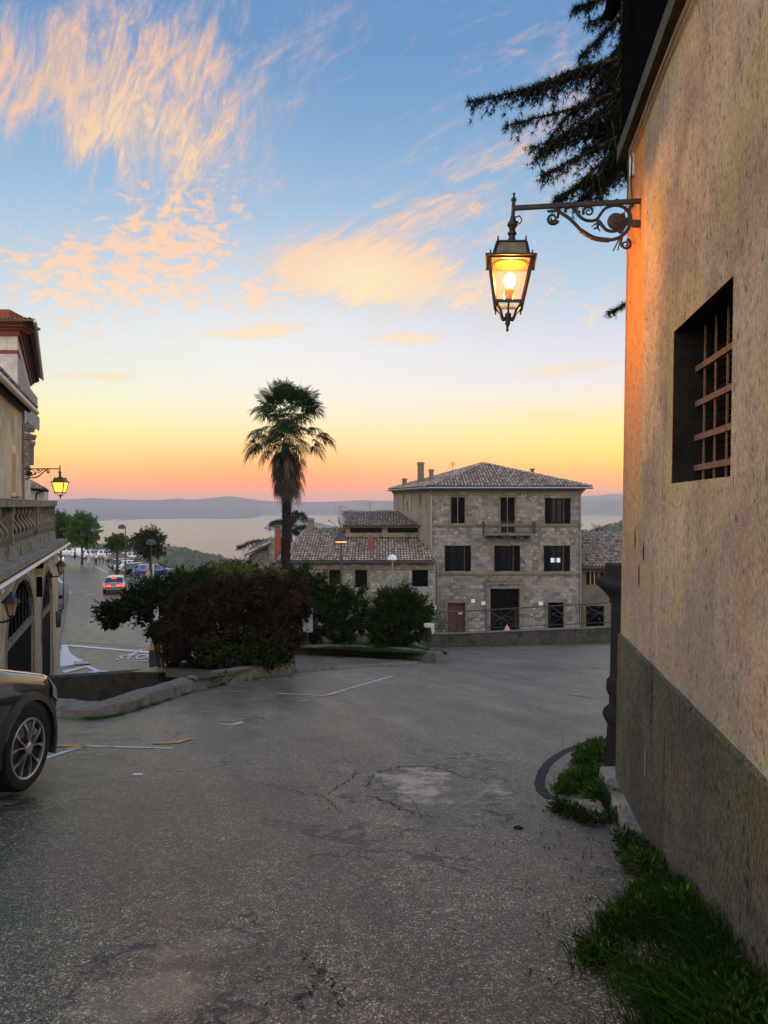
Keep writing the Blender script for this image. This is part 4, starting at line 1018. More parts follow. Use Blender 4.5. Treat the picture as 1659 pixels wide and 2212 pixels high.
r1, r0 = at(905, 1142, YR), at(664, 1141, YR); r1.z = r0.z = at(0, 1141, YR).z
tiles([e0, e1, r1, r0], (1, 0, 0), (r0 - e0) - V((1, 0, 0)) * (r0 - e0).x, O, 11, .20, .34, 'roof', ann, orange=.08)
ebk = V((e0.x, YR + 6, e0.z)); 
tiles([ebk, e0, r0], (ebk - e0).normalized(), V((r0.x - e0.x, 0, r0.z - e0.z)), O, 12, .2, .34, 'roof', ann)
rt = MB(O); ridge_tiles(rt, r0, r1, rr); ridge_tiles(rt, e0, r0, rr); rt.build('ridge_tiles', M_['tile'], ann)
q = MB(O); q.tube([e0 + V((0, -.06, -.08)), e1 + V((0, -.06, -.08))], .07, 8); q.build('gutter', mat('dark_gutter', (.05, .042, .035), .6, .3, 6, 40, .1), ann)
# clerestory storey
YC = 52.6
cx0, cx1 = at(747, 0, YC).x, at(908, 0, YC).x; cz0, cz1 = at(0, 1160, YC).z, at(0, 1137, YC).z
q = MB(O)
cops = [(at(a, 0, YC).x - cx0, at(b, 0, YC).x - cx0, at(0, 1150.8, YC).z - cz0, at(0, 1140, YC).z - cz0) for a, b in ((757, 825), (837, 906))]
opening_wall(q, (cx0, YC, cz0), (1, 0, 0), cx1 - cx0, cz1 - cz0, cops, .15, (0, -1, 0))
q.poly([(cx0, YC + 4.5, cz0), (cx0, YC, cz0), (cx0, YC, cz1), (cx0, YC + 4.5, cz1)])
cle = q.build('clerestory', M_['stone'], ann)
for (a, b, c, d) in cops:
    g = MB(O); g.box(cx0 + a, cx0 + b, YC + .13, YC + .15, cz0 + c, cz0 + d); w_ = g.build('clerestory_window', M_['glass'], cle)
f_ = MB(O); w0 = at(0, 0, YC)
for (a, b, c, d) in cops:
    for j in range(5):
        xx = cx0 + a + (b - a) * j / 4; f_.box(xx - .05, xx + .05, YC + .02, YC + .128, cz0 + c, cz0 + d)
    f_.box(cx0 + a, cx0 + b, YC + .03, YC + .126, cz0 + d - .06, cz0 + d); f_.box(cx0 + a, cx0 + b, YC + .03, YC + .126, cz0 + c, cz0 + c + .05)
f_.build('clerestory_mullions', M_['wood'], cle)
d0, d1, d2, d3 = at(741, 1136.5, YC - .4), at(912, 1136.5, YC - .4), at(897, 1105.5, 57), at(742, 1105, 57)
tiles([d0, d1, d2, d3], (1, 0, 0), V((0, d2.y - d1.y, d2.z - d1.z)), O, 14, .20, .34, 'upper_roof', ann)
rt = MB(O); ridge_tiles(rt, d3, d2, rr); ridge_tiles(rt, d1, d2, rr); ridge_tiles(rt, d0, d3, rr); rt.build('upper_ridge_tiles', M_['tile'], ann)
chimney(ann, 795, 806.5, 1160, 1195, 50.2, 'brick', O_=O, cap='tile'); chimney(ann, 594, 607, 1140, 1186, 50, 'brick', O_=O, cap='tile'); chimney(ann, 665, 677.5, 1119, 1157, 54, O_=O)
t_ = aerial('tall grid television aerial beside the satellite dish on the annex roof', 735, 1092, 1140, 55, .80)
aerial('thin branching aerial standing behind the upper annex roof', 799, 1087, 1107, 57.2, .55, False)
p = at(730, 1126, 55.0); sdh = thing('satellite_dish', 'pale satellite dish with feed arm on the annex ridge', 'satellite dish', p)
q = MB(p); Mx = Matrix.Translation(p + V((0, -.12, 0))) @ Matrix.Rotation(R(78), 4, 'Y') @ Matrix.Rotation(R(-10), 4, 'X')
q.lathe([(.001, 0), (.2, .02), (.38, .08), (.47, .14), (.475, .145), (.38, .10), (.2, .045), (.001, .03)], 20, Mx); q.build('dish', mat('dish_grey', (.36, .35, .35), .5, .1, 5, 30, .05), sdh, smooth=True)
q = MB(p); q.tube([p + V((0, 0, -.5)), p + V((-.35, -.2, -.12)), p + V((-.62, -.22, .05))], .02, 5); q.tube([p, p + V((.18, 0, 0)), p + V((.18, 0, -.6))], .03, 6); q.box(p.x - .70, p.x - .58, 54.7, 54.85, p.z, p.z + .10); q.build('feed_arm', M_['darksteel'], sdh)
# ---------------- small house at the left of the annex
YB = 52.0
sm = thing('small_stone_house', 'small stone house with a sagging tiled roof at the far left of the annex', 'house', at(568, 1245, YB)); O = sm.location
sx0, sx1 = at(537, 0, YB).x, at(600, 0, YB).x
q = MB(O); zl, zr_ = at(0, 1200, YB).z, at(0, 1172, YB).z
q.prism([(sx0, YB, BZ), (sx1, YB, BZ), (sx1, YB, zr_), (at(583, 0, YB).x, YB, zr_), (sx0, YB, zl)], (0, 6, 0)); q.build('wall', M_['tuff2'], sm)
q0, q1, q2, q3 = at(530, 1198, YB - .6), at(585, 1172, YB - .6), at(586, 1158, YB + 3.5), at(540, 1183, YB + 3.5)
u_ = (q1 - q0).normalized()
tiles([q0, q1, q2, q3], V((0, 1, (q3 - q0).z / (q3 - q0).y)), u_, O, 21, .2, .34, 'roof', sm)
q = MB(O); q.tube([q0 + V((-.05, 0, -.07)), q3 + V((-.05, 0, -.07))], .06, 6); q.tube([q0 + V((-.03, .1, -.1)), q0 + V((.15, .2, -.35)), V((sx0 - .02, YB - .05, zl - .6)), V((sx0 - .02, YB - .05, BZ + 1))], .045, 6); q.build('gutter', M_['steel'], sm)
q = MB(O); rel(583, 597, 1160, 1215, YB - .5, YB + .2, q, YB); q.build('flank_wall', M_['tuff2'], sm)
# ---------------- house on the right of the palazzo
YD = 51.0
rh = thing('lean_to_house', 'low house with mossy tiled roof squeezed between the palazzo and the plastered building', 'house', at(1310, 1365, YD)); O = rh.location
rx0, rx1 = at(1256, 0, YD).x, at(1480, 0, YD).x; rz = at(0, 1222, YD).z
q = MB(O)
rops = [(at(a, 0, YD).x - rx0, at(b, 0, YD).x - rx0, max(0, at(0, d, YD).z - BZ), at(0, c, YD).z - BZ) for a, b, c, d in ((1274, 1297, 1236, 1263), (1266, 1305, 1309, 1372))]
opening_wall(q, (rx0, YD, BZ), (1, 0, 0), rx1 - rx0, rz - BZ, rops, .25, (0, -1, 0)); q.build('wall', plaster('dark_damp_render', (.15, .135, .10), (.05, .05, .035), None, .6, .6), rh)
for i, (a, b, c, d) in enumerate(rops):
    g = MB(O); g.box(rx0 + a, rx0 + b, YD + .2, YD + .25, BZ + c, BZ + d); w_ = g.build(('window', 'doorway')[i], M_['glass'] if i == 0 else M_['black'], rh)
    if i == 0:
        g = MB(O)
        for x_ in (a + .08, (a + b) / 2, b - .08): g.box(rx0 + x_ - .035, rx0 + x_ + .035, YD + .13, YD + .198, BZ + c, BZ + d)
        g.build('frame', M_['paleslitframe'], w_)
        for x0_, x1_ in ((a - .22, a - .02), (b + .02, b + .22)):
            g = MB(O); g.box(rx0 + x0_, rx0 + x1_, YD - .05, YD - .004, BZ + c, BZ + d); g.build('shutter', M_['wood'], rh)
g0, g1, g2, g3 = at(1254, 1224, YD - .5), at(1480, 1226, YD - .5), at(1480, 1149, 58), at(1254, 1149, 58)
tiles([g0, g1, g2, g3], (1, 0, 0), V((0, g3.y - g0.y, g3.z - g0.z)), O, 31, .22, .36, 'roof', rh)
q = MB(O); q.tube([g0 + V((0, -.06, -.08)), g1 + V((0, -.06, -.08))], .07, 8); q.build('gutter', bpy.data.materials['dark_gutter'], rh)
for lab, dx, dy in (('white notice plate left of the portal, the higher of two', 1022, 1298), ('white notice plate close beside the portal, the lower of two', 1044.5, 1303), ('small white plate low on the wall near the left drainpipe', 938.5, 1312), ('small white meter plate right of the portal', 1168, 1303.5)):
    p = at(dx, dy, YF - .03 if dx > 940 else YA - .03); q = MB(p); h = .13
    q.box(p.x - h, p.x + h, p.y, p.y + .025, p.z - h * .9, p.z + h * .9); q.box(p.x - h * .6, p.x + h * .6, p.y - .004, p.y - .001, p.z + .02, p.z + .05); tag(q.build('wall_plate', M_['white']), lab, 'plate', 'plates on the stone houses')
# ================================================================== buildings on the left
# ---------------- terrace building with arched gates; its front runs away to the left along WD
WD = V((-.339, 1, 0)).normalized(); WN = V((WD.y, -WD.x, 0))       # WN points out to the street
def lw(dx, dy, off=0, k=-2.769):               # photograph pixel onto the front plane (k picks the plane), moved out by off
    u_ = (dx - CX) / F; Y = k / (u_ + .339); p = at(dx, dy, Y); return p + WN * off
M_['peel'] = plaster('peeling_ochre_plaster', (.56, .45, .31), (.10, .095, .08), None, 1.6, 1.2)
ter = thing('terrace_building', 'peeling ochre building with two arched gates under a stone balustrade terrace', 'building', (-9, 22, -5)); O = ter.location
A0 = V((-12.6, 29, 0)); L0 = 17.0
def T_(p): return (p - A0).dot(-WD)            # run along the front from the far corner towards the camera
def W_(t_, z, off=0): return V((A0.x, A0.y, z)) - WD * t_ + WN * off
zb, zc = -5.6, lw(135, 1167).z
z_c = lambda t_: zc
g1a, g1b = T_(lw(72, 1300)), T_(lw(14, 1300)); g2a, g2b = T_(lw(112, 1300)), T_(lw(90, 1300))
g1t, g2t = lw(43, 1256).z, lw(101, 1235).z
gates = [(g2a, g2b, g2t), (g1a, g1b, g1t)]
q = MB(O)
xs = sorted([0, L0] + [v for g in gates for v in g[:2]])
for a, b in zip(xs, xs[1:]):
    g = [g for g in gates if a >= g[0] - 1e-6 and b <= g[1] + 1e-6]
    if not g: q.poly([W_(a, zb), W_(b, zb), W_(b, zc), W_(a, zc)]); continue
    top = g[0][2]; r = (b - a) / 2; c = (a + b) / 2; rise = min(r, 1.25); sp = top - rise
    arc = [(c - r * math.cos(math.pi * i / 14), sp + rise * math.sin(math.pi * i / 14)) for i in range(15)]
    for (p0, p1) in zip(arc, arc[1:]):
        q.poly([W_(*p0), W_(*p1), W_(p1[0], zc), W_(p0[0], zc)]); q.poly([W_(*p0), W_(*p0, -.10), W_(*p1, -.10), W_(*p1)])
    for e in (a, b): q.poly([W_(e, zb), W_(e, zb, -.10), W_(e, sp, -.10), W_(e, sp)])
q.poly([W_(0, zb), W_(0, zc), W_(0, zc, -8), W_(0, zb, -8)]); q.poly([W_(L0, zb), W_(L0, zc), W_(L0, zc, -8), W_(L0, zb, -8)])
q.build('wall', M_['peel'], ter)
for (a, b, top) in gates:
    r = (b - a) / 2; c = (a + b) / 2; rise = min(r, 1.25); sp = top - rise
    gt = MB(O); gt.poly([W_(a, zb, -.09), W_(b, zb, -.09), W_(b, top, -.09), W_(a, top, -.09)]); ga = gt.build('gate', M_['black'], ter)
    gt = MB(O); n_ = int((b - a) / .13)
    for i in range(n_ + 1):
        x_ = a + (b - a) * i / n_; gt.tube([W_(x_, zb, -.06), W_(x_, sp - .12, -.06)], .011, 4)
    gt.beam(W_(a, zb + 1.2, -.06), W_(b, zb + 1.2, -.06), .03, .05); gt.build('gate_bars', M_['iron'], ga)
    tr = MB(O); tr.prism([W_(a, sp - .12, .02), W_(a, sp + .02, .02), W_(a, sp + .02, -.08), W_(a, sp - .12, -.08)], W_(b, 0) - W_(a, 0)); tr.build('transom', M_['stone'], ga)
    fan = MB(O)
    for i in range(-4, 5):
        x_ = c + i * r * .24; h = rise * math.sqrt(max(0, 1 - (i * .24) ** 2))
        pts = [(x_, sp + .03)] + [(x_ + .10 * math.sin(math.pi * j / 5) * (1 if i >= 0 else -1), sp + .03 + h * .8 * j / 5) for j in range(1, 6)]
        fan.tube([W_(p[0], p[1], -.05) for p in pts], .012, 5)
        fan.tube([W_(p[0], p[1], -.05) for p in spiral(x_, sp + .03 + h * .55, .14, 90, 1.3, .25, 14)], .010, 5)
    fan.build('fanlight_scrolls', M_['iron'], ga)
    # raised surround band round the arch
    sr = MB(O)
    arc = [(c - (r + e) * math.cos(math.pi * i / 14), sp + (rise + e) * math.sin(math.pi * i / 14), e) for e in (.0, .18) for i in range(15)]
    for i in range(14):
        p = [arc[i], arc[i + 1], arc[16 + i], arc[15 + i]]; sr.prism([W_(v[0], v[1], .001) for v in p], WN * .02)
    for s_ in (-1, 1):
        x0_, x1_ = c + s_ * r, c + s_ * (r + .18); sr.prism([W_(x0_, zb, .001), W_(x1_, zb, .001), W_(x1_, sp - .002, .001), W_(x0_, sp - .002, .001)], WN * .02)
    sr.build('arch_surround', M_['stone'], ter)
# battered foot
for (a, b) in ((-.0, g2a - .19), (g2b + .19, g1a - .19)):
    q = MB(O); q.prism([W_(a, zb, .002), W_(a, -2.6, .002), W_(a, zb, .10)], W_(b, 0) - W_(a, 0)); q.build('wall_foot', M_['peel'], ter)
# projecting stone cornice with lighter gutter lip, then the balustrade
M_['palegutter'] = mat('pale_zinc_gutter', (.55, .50, .42), .5, .2, 5, 30, .1, metal=.2)  # even pale metal for the gutter lips
q = MB(O)
def strip(z0, z1, o0, o1, m, nm, far=.35):
    s_ = MB(O); s_.prism([W_(-far, z0, o0), W_(-far, z1, o0), W_(-far, z1, o1), W_(-far, z0, o1)], W_(L0, 0) - W_(-far, 0)); return s_.build(nm, M_[m], ter)
strip(zc - .18, zc, -.3, .20, 'peel', 'cornice', .2)
strip(zc + .002, zc + .14, -.6, .32, 'stone', 'terrace_ledge', .10)
gq = MB(O); gq.tube([W_(-.25, zc - .06, .38), W_(L0, zc - .06, .38)], .05, 8); gq.build('gutter', M_['palegutter'], ter)
zr0 = zc + .142; ztop = lw(117, 1082).z
strip(zr0, zr0 + .34, -.46, -.08, 'stone', 'balustrade_plinth', -.05)
strip(ztop - .20, ztop, -.44, -.08, 'stone', 'handrail', -.02)
q = MB(O); q.prism([W_(-.02, ztop - .195, -.48), W_(-.02, ztop + .02, -.48), W_(-.02, ztop + .02, -.04), W_(-.02, ztop - .195, -.04)], W_(.40, 0) - W_(-.02, 0))
q.prism([W_(.06, zr0 + .341, -.44), W_(.06, ztop - .197, -.44), W_(.06, ztop - .197, -.10), W_(.06, zr0 + .341, -.10)], W_(.34, 0) - W_(.06, 0)); q.build('end_post', M_['stone'], ter)
h0, h1 = zr0 + .34, ztop - .20; Hh = h1 - h0
bal_ = MB(); bal_.tube([V((0, 0, Hh * z)) + V((x_ * 2.6 - .06, 0, 0)) for x_, z in smooth2([(0, 0), (.02, .08), (.055, .2), (.065, .32), (.035, .48), (.0, .62), (-.008, .74), (.01, .86), (0, 1)], 3)], [.034 + .014 * math.sin(i / 24 * math.pi * 3) ** 2 for i in range(25)], 8)
proto = None
for i in range(22):
    t_ = .75 + i * .78
    if t_ > L0 - .3 or i % 7 == 6: continue
    if proto is None: o = bal_.build('baluster', M_['stone'], ter, smooth=2); proto = o
    else: o = proto.copy(); COL.objects.link(o); o.parent = ter
    o.location = W_(t_, h0, -.26) - O; o.rotation_euler.z = math.atan2(WN.y, WN.x)
q = MB(O); q.prism([W_(.3, zr0 + .345, -.70), W_(.3, ztop - .21, -.70), W_(.3, ztop - .21, -.66), W_(.3, zr0 + .345, -.66)], W_(L0, 0) - W_(.3, 0)); q.build('shade_panel', M_['black'], ter)  # added black panel, stands in for the shade between the balusters
for i in range(6, 22, 7):
    q = MB(O); t_ = .75 + i * .78; q.prism([W_(t_ - .1, h0, -.40), W_(t_ - .1, h1, -.40), W_(t_ - .1, h1, -.12), W_(t_ - .1, h0, -.12)], W_(t_ + .1, 0) - W_(t_ - .1, 0)); q.build('balustrade_pier', M_['stone'], ter)
# hanging signs and letters on the front
def hang(name, lab, dx0, dx1, dy0, dy1, m, out, cat, thick=.12):
    p0, p1 = lw(dx0, dy1), lw(dx0, dy0); q = MB(p0); wd = (lw(dx1, dy0) - lw(dx0, dy0)).length
    a = WN * .03; out_v = WN * out
    q.prism([p0 + a, p0 + a + out_v, V((*(p0 + a + out_v).xy, p1.z)), V((*(p0 + a).xy, p1.z))], WD * thick)
    return tag(q.build(name, M_[m], None, bevel=.01), lab, cat)
M_['ochresign'] = mat('ochre_sign_box', (.50, .30, .13), .7, .2, 5, 30, .1)
hang('shop_sign', 'black box sign hanging between the two arched gates under the cornice', 75.5, 82, 1206, 1229, 'black', .19, 'sign')
hang('shop_sign', 'square ochre sign box below the black box sign', 75.5, 82, 1230, 1243, 'ochresign', .19, 'sign')
hang('shop_sign', 'tall narrow black board between the two arched gates', 76, 81, 1246, 1290, 'black', .16, 'sign', .06)
q = MB(lw(88, 1222)); 
M_['letter'] = mat('pale_cut_letters', (.42, .35, .26), .7, .2, 6, 40, .1)
for i, ch_ in enumerate('PIZZA'):
    p = lw(88.5 + i * 3.4, 1221 - i * 2.2)
    M4 = Matrix(((-WD.x * -1, 0, WN.x, p.x + WN.x * .16), (WD.y, 0, WN.y, p.y + WN.y * .16), (0, 1, 0, p.z), (0, 0, 0, 1)))
    text_faces(q, ch_, M4, .78, .9)
lt = q.build('shop_lettering', M_['letter']); so_ = lt.modifiers.new('solid', 'SOLIDIFY'); so_.thickness = .14; so_.offset = -1
tag(lt, 'standing cut-out shop letters on the wall above the farther gate', 'lettering')
p = lw(1, 1259, .02); q = MB(p); q.prism([p - WD * .14 + V((0, 0, -.22)), p + WD * .14 + V((0, 0, -.22)), p + WD * .14 + V((0, 0, .22)), p - WD * .14 + V((0, 0, .22))], WN * .03)
hn = q.build('house_number', M_['white']); tag(hn, 'white enamel number plate by the nearer gate at the photo edge', 'number plate')
q = MB(p); M4 = Matrix(((WD.x, 0, WN.x, p.x - WD.x * .09 + WN.x * .034), (WD.y, 0, WN.y, p.y - WD.y * .09 + WN.y * .034), (0, 1, 0, p.z - .12), (0, 0, 0, 1))); text_faces(q, '9', M4, .34); q.build('digit', M_['darksteel'], hn)
# wall lanterns (unlit)
M_['frosted'] = mat('yellowed_lantern_glass', (.62, .50, .26), .3, .15, 10, 40, 0, trans=.4)
def wall_lantern(p, lab, sc):
    t_ = thing('wall_lantern', lab, 'lantern', p, math.atan2(WN.y, WN.x), 'unlit lanterns on the terrace building'); t_.scale = (sc,) * 3
    q = MB(); q.tube([V(v) for v in smooth2([(0, 0, .0), (.12, 0, -.08), (.28, 0, -.10), (.40, 0, -.06), (.44, 0, .02)], 4)], .026, 7); q.prism([(0, -.06, -.22), (0, .06, -.22), (0, .07, .0), (0, .04, .20), (0, -.04, .20), (0, -.07, .0)], (.035, 0, 0)); q.prism([(.035, -.02, -.16), (.035, .02, -.16), (.035, .02, .05), (.035, -.02, .05)], (.09, 0, 0)); q.build('arm', M_['iron'], t_, smooth=True)
    T = Matrix.Translation((.44, 0, .0))
    q = MB(); q.lathe([(.03, .0), (.07, .03), (.085, .05), (.08, .065)], 6, T); q.lathe([(.215, .355), (.235, .36), (.17, .43), (.12, .49), (.10, .52), (.05, .56), (.03, .57), (.025, .62), (.001, .63)], 6, T)
    for i in range(6):
        a = math.pi / 3 * i; q.beam(T @ V((.082 * math.cos(a), .082 * math.sin(a), .06)), T @ V((.158 * math.cos(a), .158 * math.sin(a), .358)), .014, .014)
    c_ = q.build('cage', M_['iron'], t_)
    q = MB(); q.lathe([(.078, .066), (.152, .354)], 6, T); q.build('glass', M_['frosted'], c_); return t_
wall_lantern(lw(104, 1241, .03), 'dark unlit wall lantern on the far corner pier of the terrace building', .82)
wall_lantern(lw(-24, 1336, .03), 'dark unlit wall lantern beside the nearer arched gate at the photo edge', .82)
q = MB(lw(121, 1356)); p = lw(121, 1356, .02); q.lathe([(.02, .0), (.20, .03), (.23, .2), (.23, .75), (.16, .86), (.02, .88)], 12, Matrix.Translation(p) @ Matrix.Scale(.7, 4)); tag(q.build('wall_box', M_['blackplastic'], smooth=True), 'black rounded litter box fixed low on the corner of the terrace building', 'litter box')
# steel guard hoops and dark planters at the kerb by the corner
for (x0, x1, y0, y1, yb, lab) in ((126, 136.5, 1270, 1292, 1297, 'farther dark planter box with a metal hoop rail beside the building corner'), (126, 134, 1296, 1318, 1330, 'nearer dark planter box with two metal hoop rails beside the building corner')):
    p = gnd((x0 + x1) / 2, yb, zs); Y = p.y; t_ = thing('planter', lab, 'planter', p, group='planters at the kerb')
    s_ = Y / F; w_ = (x1 - x0) * s_; h = (yb - y0) * s_; b_ = MB()
    b_.lathe([(w_ * .42, 0), (w_ * .5, .38), (w_ * .55, .40), (w_ * .5, .36)], 4, Matrix.Scale(1.3, 4, V((0, 1, 0))), sq=True); b_.build('box', M_['blackplastic'], t_)
    for k, dz in ((0, 0), (.3, -.3)) if 'nearer' in lab else ((0, 0),):
        q = MB(); q.tube([(-w_ * .5 + .0, k, .3), (-w_ * .5, k, h + dz), (w_ * .45 - k * .3, k, h + dz), (w_ * .45 - k * .3, k, .3)], .022, 6); q.tube([(-w_ * .5, k, h * .7 + dz * .7), (w_ * .45 - k * .3, k, h * .7 + dz * .7)], .015, 6); q.build('hoop_rail', M_['darksteel'], t_)
# advertising board standing behind the corner
p = at(131, 1250, 52); zg_ = zs(p.x, 52); t_ = thing('notice_board', 'white notice board with dark lettering half hidden by the terrace corner', 'notice board', V((p.x, 52, zg_)))
a, b = at(112, 1226, 52), at(138.5, 1207, 52); q = MB(t_.location); q.box(a.x, b.x, 52, 52.06, a.z, b.z); bo = q.build('board', M_['white'], t_); q = MB(t_.location)
for x_ in (a.x + .1, b.x - .06): q.tube([(x_, 52.03, zg_), (x_, 52.09, b.z)], .03, 6)
q.build('post', M_['darksteel'], t_); q = MB(t_.location); text_faces(q, 'Villa', Matrix.Translation((b.x - .72, 51.985, b.z - .40)) @ Matrix.Rotation(R(90), 4, 'X'), .36, .9); q.box(b.x - .6, b.x - .1, 51.985, 51.995, b.z - .62, b.z - .58); q.box(b.x - .6, b.x - .1, 51.985, 51.995, b.z - .80, b.z - .77); q.build('board_lettering', M_['darksteel'], bo)
# ---------------- beige house set back on the terrace
bh = thing('beige_house', 'tall beige house with overhanging gutter and narrow shuttered window behind the balustrade', 'house', (-13.5, 26, 1)); O = bh.location
KB = -4.33
B0 = V((-14.5, 30, 0))
def B_(t_, z, off=0): return V((B0.x, B0.y, z)) - WD * t_ + WN * off
def TB(dx): return (lw(dx, 1000, 0, KB) - B0).dot(-WD)
def ZB(dx, dy): return lw(dx, dy, 0, KB).z
tb = TB(47); zeave = ZB(47, 879)
q = MB(O)
wa, wb_ = TB(32), TB(23.5); w0, w1 = ZB(28, 1071), ZB(28, 962)
opening_wall(q, B_(tb, 0), -WD, 14, zeave, [(wa - tb, wb_ - tb, w0, w1)], .12, WN)
q.poly([B_(tb, 0), B_(tb, zeave), B_(tb, zeave, -7), B_(tb, 0, -7)])
q.build('wall', plaster('beige_painted_plaster', (.66, .55, .37), (.2, .17, .12), None, .7, .35), bh)
M_['yshutter'] = mat('yellowed_louvre_shutter', (.62, .50, .25), .6, .15, 6, 40, .1)
for a, b in ((wa, (wa + wb_) / 2 - .01), ((wa + wb_) / 2 + .01, wb_)):
    q = MB(O); e = .05
    for (x0, x1, z0, z1) in ((a, a + e, w0, w1), (b - e, b, w0, w1), (a + e, b - e, w1 - .28, w1), (a + e, b - e, w0, w0 + .12)):
        q.prism([B_(x0, z0, .0), B_(x1, z0, .0), B_(x1, z1, .0), B_(x0, z1, .0)], WN * .045)
    s_ = q.build('shutter', M_['yshutter'], bh); q = MB(O)
    for i in range(26):
        z = w0 + .13 + i * (w1 - w0 - .42) / 26; q.prism([B_(a + e, z, .0), B_(b - e, z, .0), B_(b - e, z + .03, .03), B_(a + e, z + .03, .03)], V((0, 0, .012)))
    q.build('slats', M_['rust'], s_)
q = MB(O)
for i in range(3): p = B_((wa + wb_) / 2 + (i - 1) * .5, w0 - .06, .0); q.tube([p, p + WN * .16 + V((0, 0, -.02)), p + WN * .2 + V((0, 0, .05))], .016, 5)
q.build('shutter_catch', M_['iron'], bh)
q = MB(O); zg0 = ZB(47, 879)
ev = lw(78, 884, 0, -3.75); zev = ev.z
q.prism([B_(tb - .7, zeave - .01, -.3), B_(tb - .7, zeave + .5, -.3), B_(tb - .7, zev + .10, .36), B_(tb - .7, zev - .02, .36)], B_(14, 0) - B_(tb - .7, 0)); q.build('eaves', M_['wood'], bh)
q = MB(O); q.tube([B_(tb - .85, zev - .02, .46), B_(14, zev - .02, .46)], .10, 10)
for i in range(12): q.tube([B_(tb - .5 + i * .9, zev - .02, .46), B_(tb - .46 + i * .9, zev - .02, .46)], .108, 10)
q.build('gutter', M_['palegutter'], bh)
q = MB(O); q.prism([B_(tb, zeave - .22, .001), B_(tb, zeave - .02, .001), B_(tb, zeave - .02, .12), B_(tb, zeave - .14, .08)], B_(14, 0) - B_(tb, 0)); q.build('eaves_moulding', M_['chim'], bh)
q = MB(O); q.tube([B_(tb + .06, 0, .07), B_(tb + .06, zeave - .1, .07), B_(tb + .02, zev - .1, .3)], .05, 8); q.build('drainpipe', mat('copper_brown_pipe', (.20, .12, .07), .6, .3, 6, 40, .1), bh)
tiles([B_(tb - .7, zev + .13, .45), B_(14, zev + .13, .45), B_(14, zev + 1.9, -5), B_(tb - .7, zev + 1.9, -5)], -WD, -WN * 5.45 + V((0, 0, 1.77)), O, 41, .22, .36, 'roof', bh)
# ---------------- lantern on the beige house corner
# arm runs across the street to the right
pw = B_(tb - .02, at(0, 1012.5, 30).z, .04)
l2 = thing('street_lantern', 'lit amber iron lantern on a scroll bracket at the corner of the beige house', 'lantern', pw, 0); l2.scale = (1.58, 1.45, 1.28); l2.rotation_euler.z = R(180)
street_lantern(l2, True, 1, .6)
# ---------------- pale house with red eaves
ph = thing('red_eaved_house', 'pale house with deep red tiled eaves and pale shutters rising behind the beige house', 'house', (-25, 52, 3)); O = ph.location
P0 = V((at(38, 0, 45).x, 45, 0)); PD = V((-.43, 1, 0)).normalized(); PN = V((PD.y, -PD.x, 0)); PL = 20.5
ze = at(0, 715, 45).z
M_['palewall'] = plaster('pale_grey_render', (.56, .55, .55), (.3, .28, .26), None, .5, .25)
q = MB(O); q.poly([P0 + V((-12, 0, -8)), P0 + V((0, 0, -8)), P0 + V((0, 0, ze)), P0 + V((-12, 0, ze))])
def PS(t_, z, off=0): return V((P0.x, P0.y, z)) + PD * t_ + PN * off
def PT(dx):
    u_ = (dx - CX) / F; return (u_ * P0.y - P0.x) / (PD.x - u_ * PD.y)
def PZ(dx, dy): return at(0, dy, P0.y + PD.y * PT(dx)).z
q.poly([PS(0, -8), PS(PL, -8), PS(PL, ze), PS(0, ze)]); q.poly([PS(PL, -8), PS(PL, -8, -8), PS(PL, ze, -8), PS(PL, ze)]); q.build('wall', M_['palewall'], ph)
M_['redpaint'] = mat('oxide_red_stucco', (.20, .055, .04), .85, .3, 5, 40, .3, spec=.2)
q = MB(O)
for (z0, z1, o_) in ((ze - .30, ze, .14), (ze - 1.35, ze - 1.15, .05)):
    q.box(P0.x - 12, P0.x + o_, P0.y - o_, P0.y - .001, z0, z1)
    q.prism([PS(-.0, z0, .001), PS(0, z1, .001), PS(0, z1, o_), PS(0, z0, o_)], PD * PL)
q.build('red_band', M_['redpaint'], ph)
q = MB(O); zo = at(0, 692, 44).z
fr_ = [V((P0.x - 12, 44.0, zo)), V((at(72, 0, 44).x, 44.0, zo))]
for i in range(3):
    o_ = .35 + i * .28; z0 = ze + .002 + i * (zo - ze) / 3
    q.box(P0.x - 12, P0.x + o_, P0.y - o_, P0.y + 1, z0, z0 + (zo - ze) / 3 - .004)
    q.prism([PS(-.02, z0, -.6), PS(-.02, z0 + (zo - ze) / 3 - .004, -.6), PS(-.02, z0 + (zo - ze) / 3 - .004, o_ * .72), PS(-.02, z0, o_ * .72)], PD * (PL + 1.2))
q.build('stepped_eaves', M_['redpaint'], ph)
q = MB(O)
for i in range(34):
    t_ = .5 + i * .62; q.prism([PS(t_, ze + .1, .42), PS(t_, ze + .26, .42), PS(t_, ze + .26, .62), PS(t_, ze + .18, .62)], PD * .16)
q.build('rafter_ends', M_['wood'], ph)
C1 = V((at(73, 0, 43.8).x, 43.8, zo + .02)); C2 = PS(PL + 1.6, zo + .25, .85)
q = MB(O); q.tube([C1 + V((.08, 0, -.1)), C2 + V((.08, 0, -.1))], .10, 8); q.build('gutter', M_['palegutter'], ph)
pk = V((P0.x - 9, 56, zo + 2.2))
u_ = (C2 - C1).normalized(); n_ = (C2 - C1).cross(pk - C1).normalized(); s2 = n_.cross(u_); s2 = s2 if s2.z > 0 else -s2
M_['redtile'] = M_['tile']
tiles([C1, C2, pk], u_, s2, O, 51, .24, .4, 'roof', ph, orange=.5)
C0 = V((P0.x - 12.5, 43.8, zo + .02)); pk2 = V((P0.x - 12.5, 56, zo + 2.2))
tiles([C0, C1, pk, pk2], (1, 0, 0), V((0, 12.2, 2.18)), O, 52, .24, .4, 'roof', ph, orange=.5)
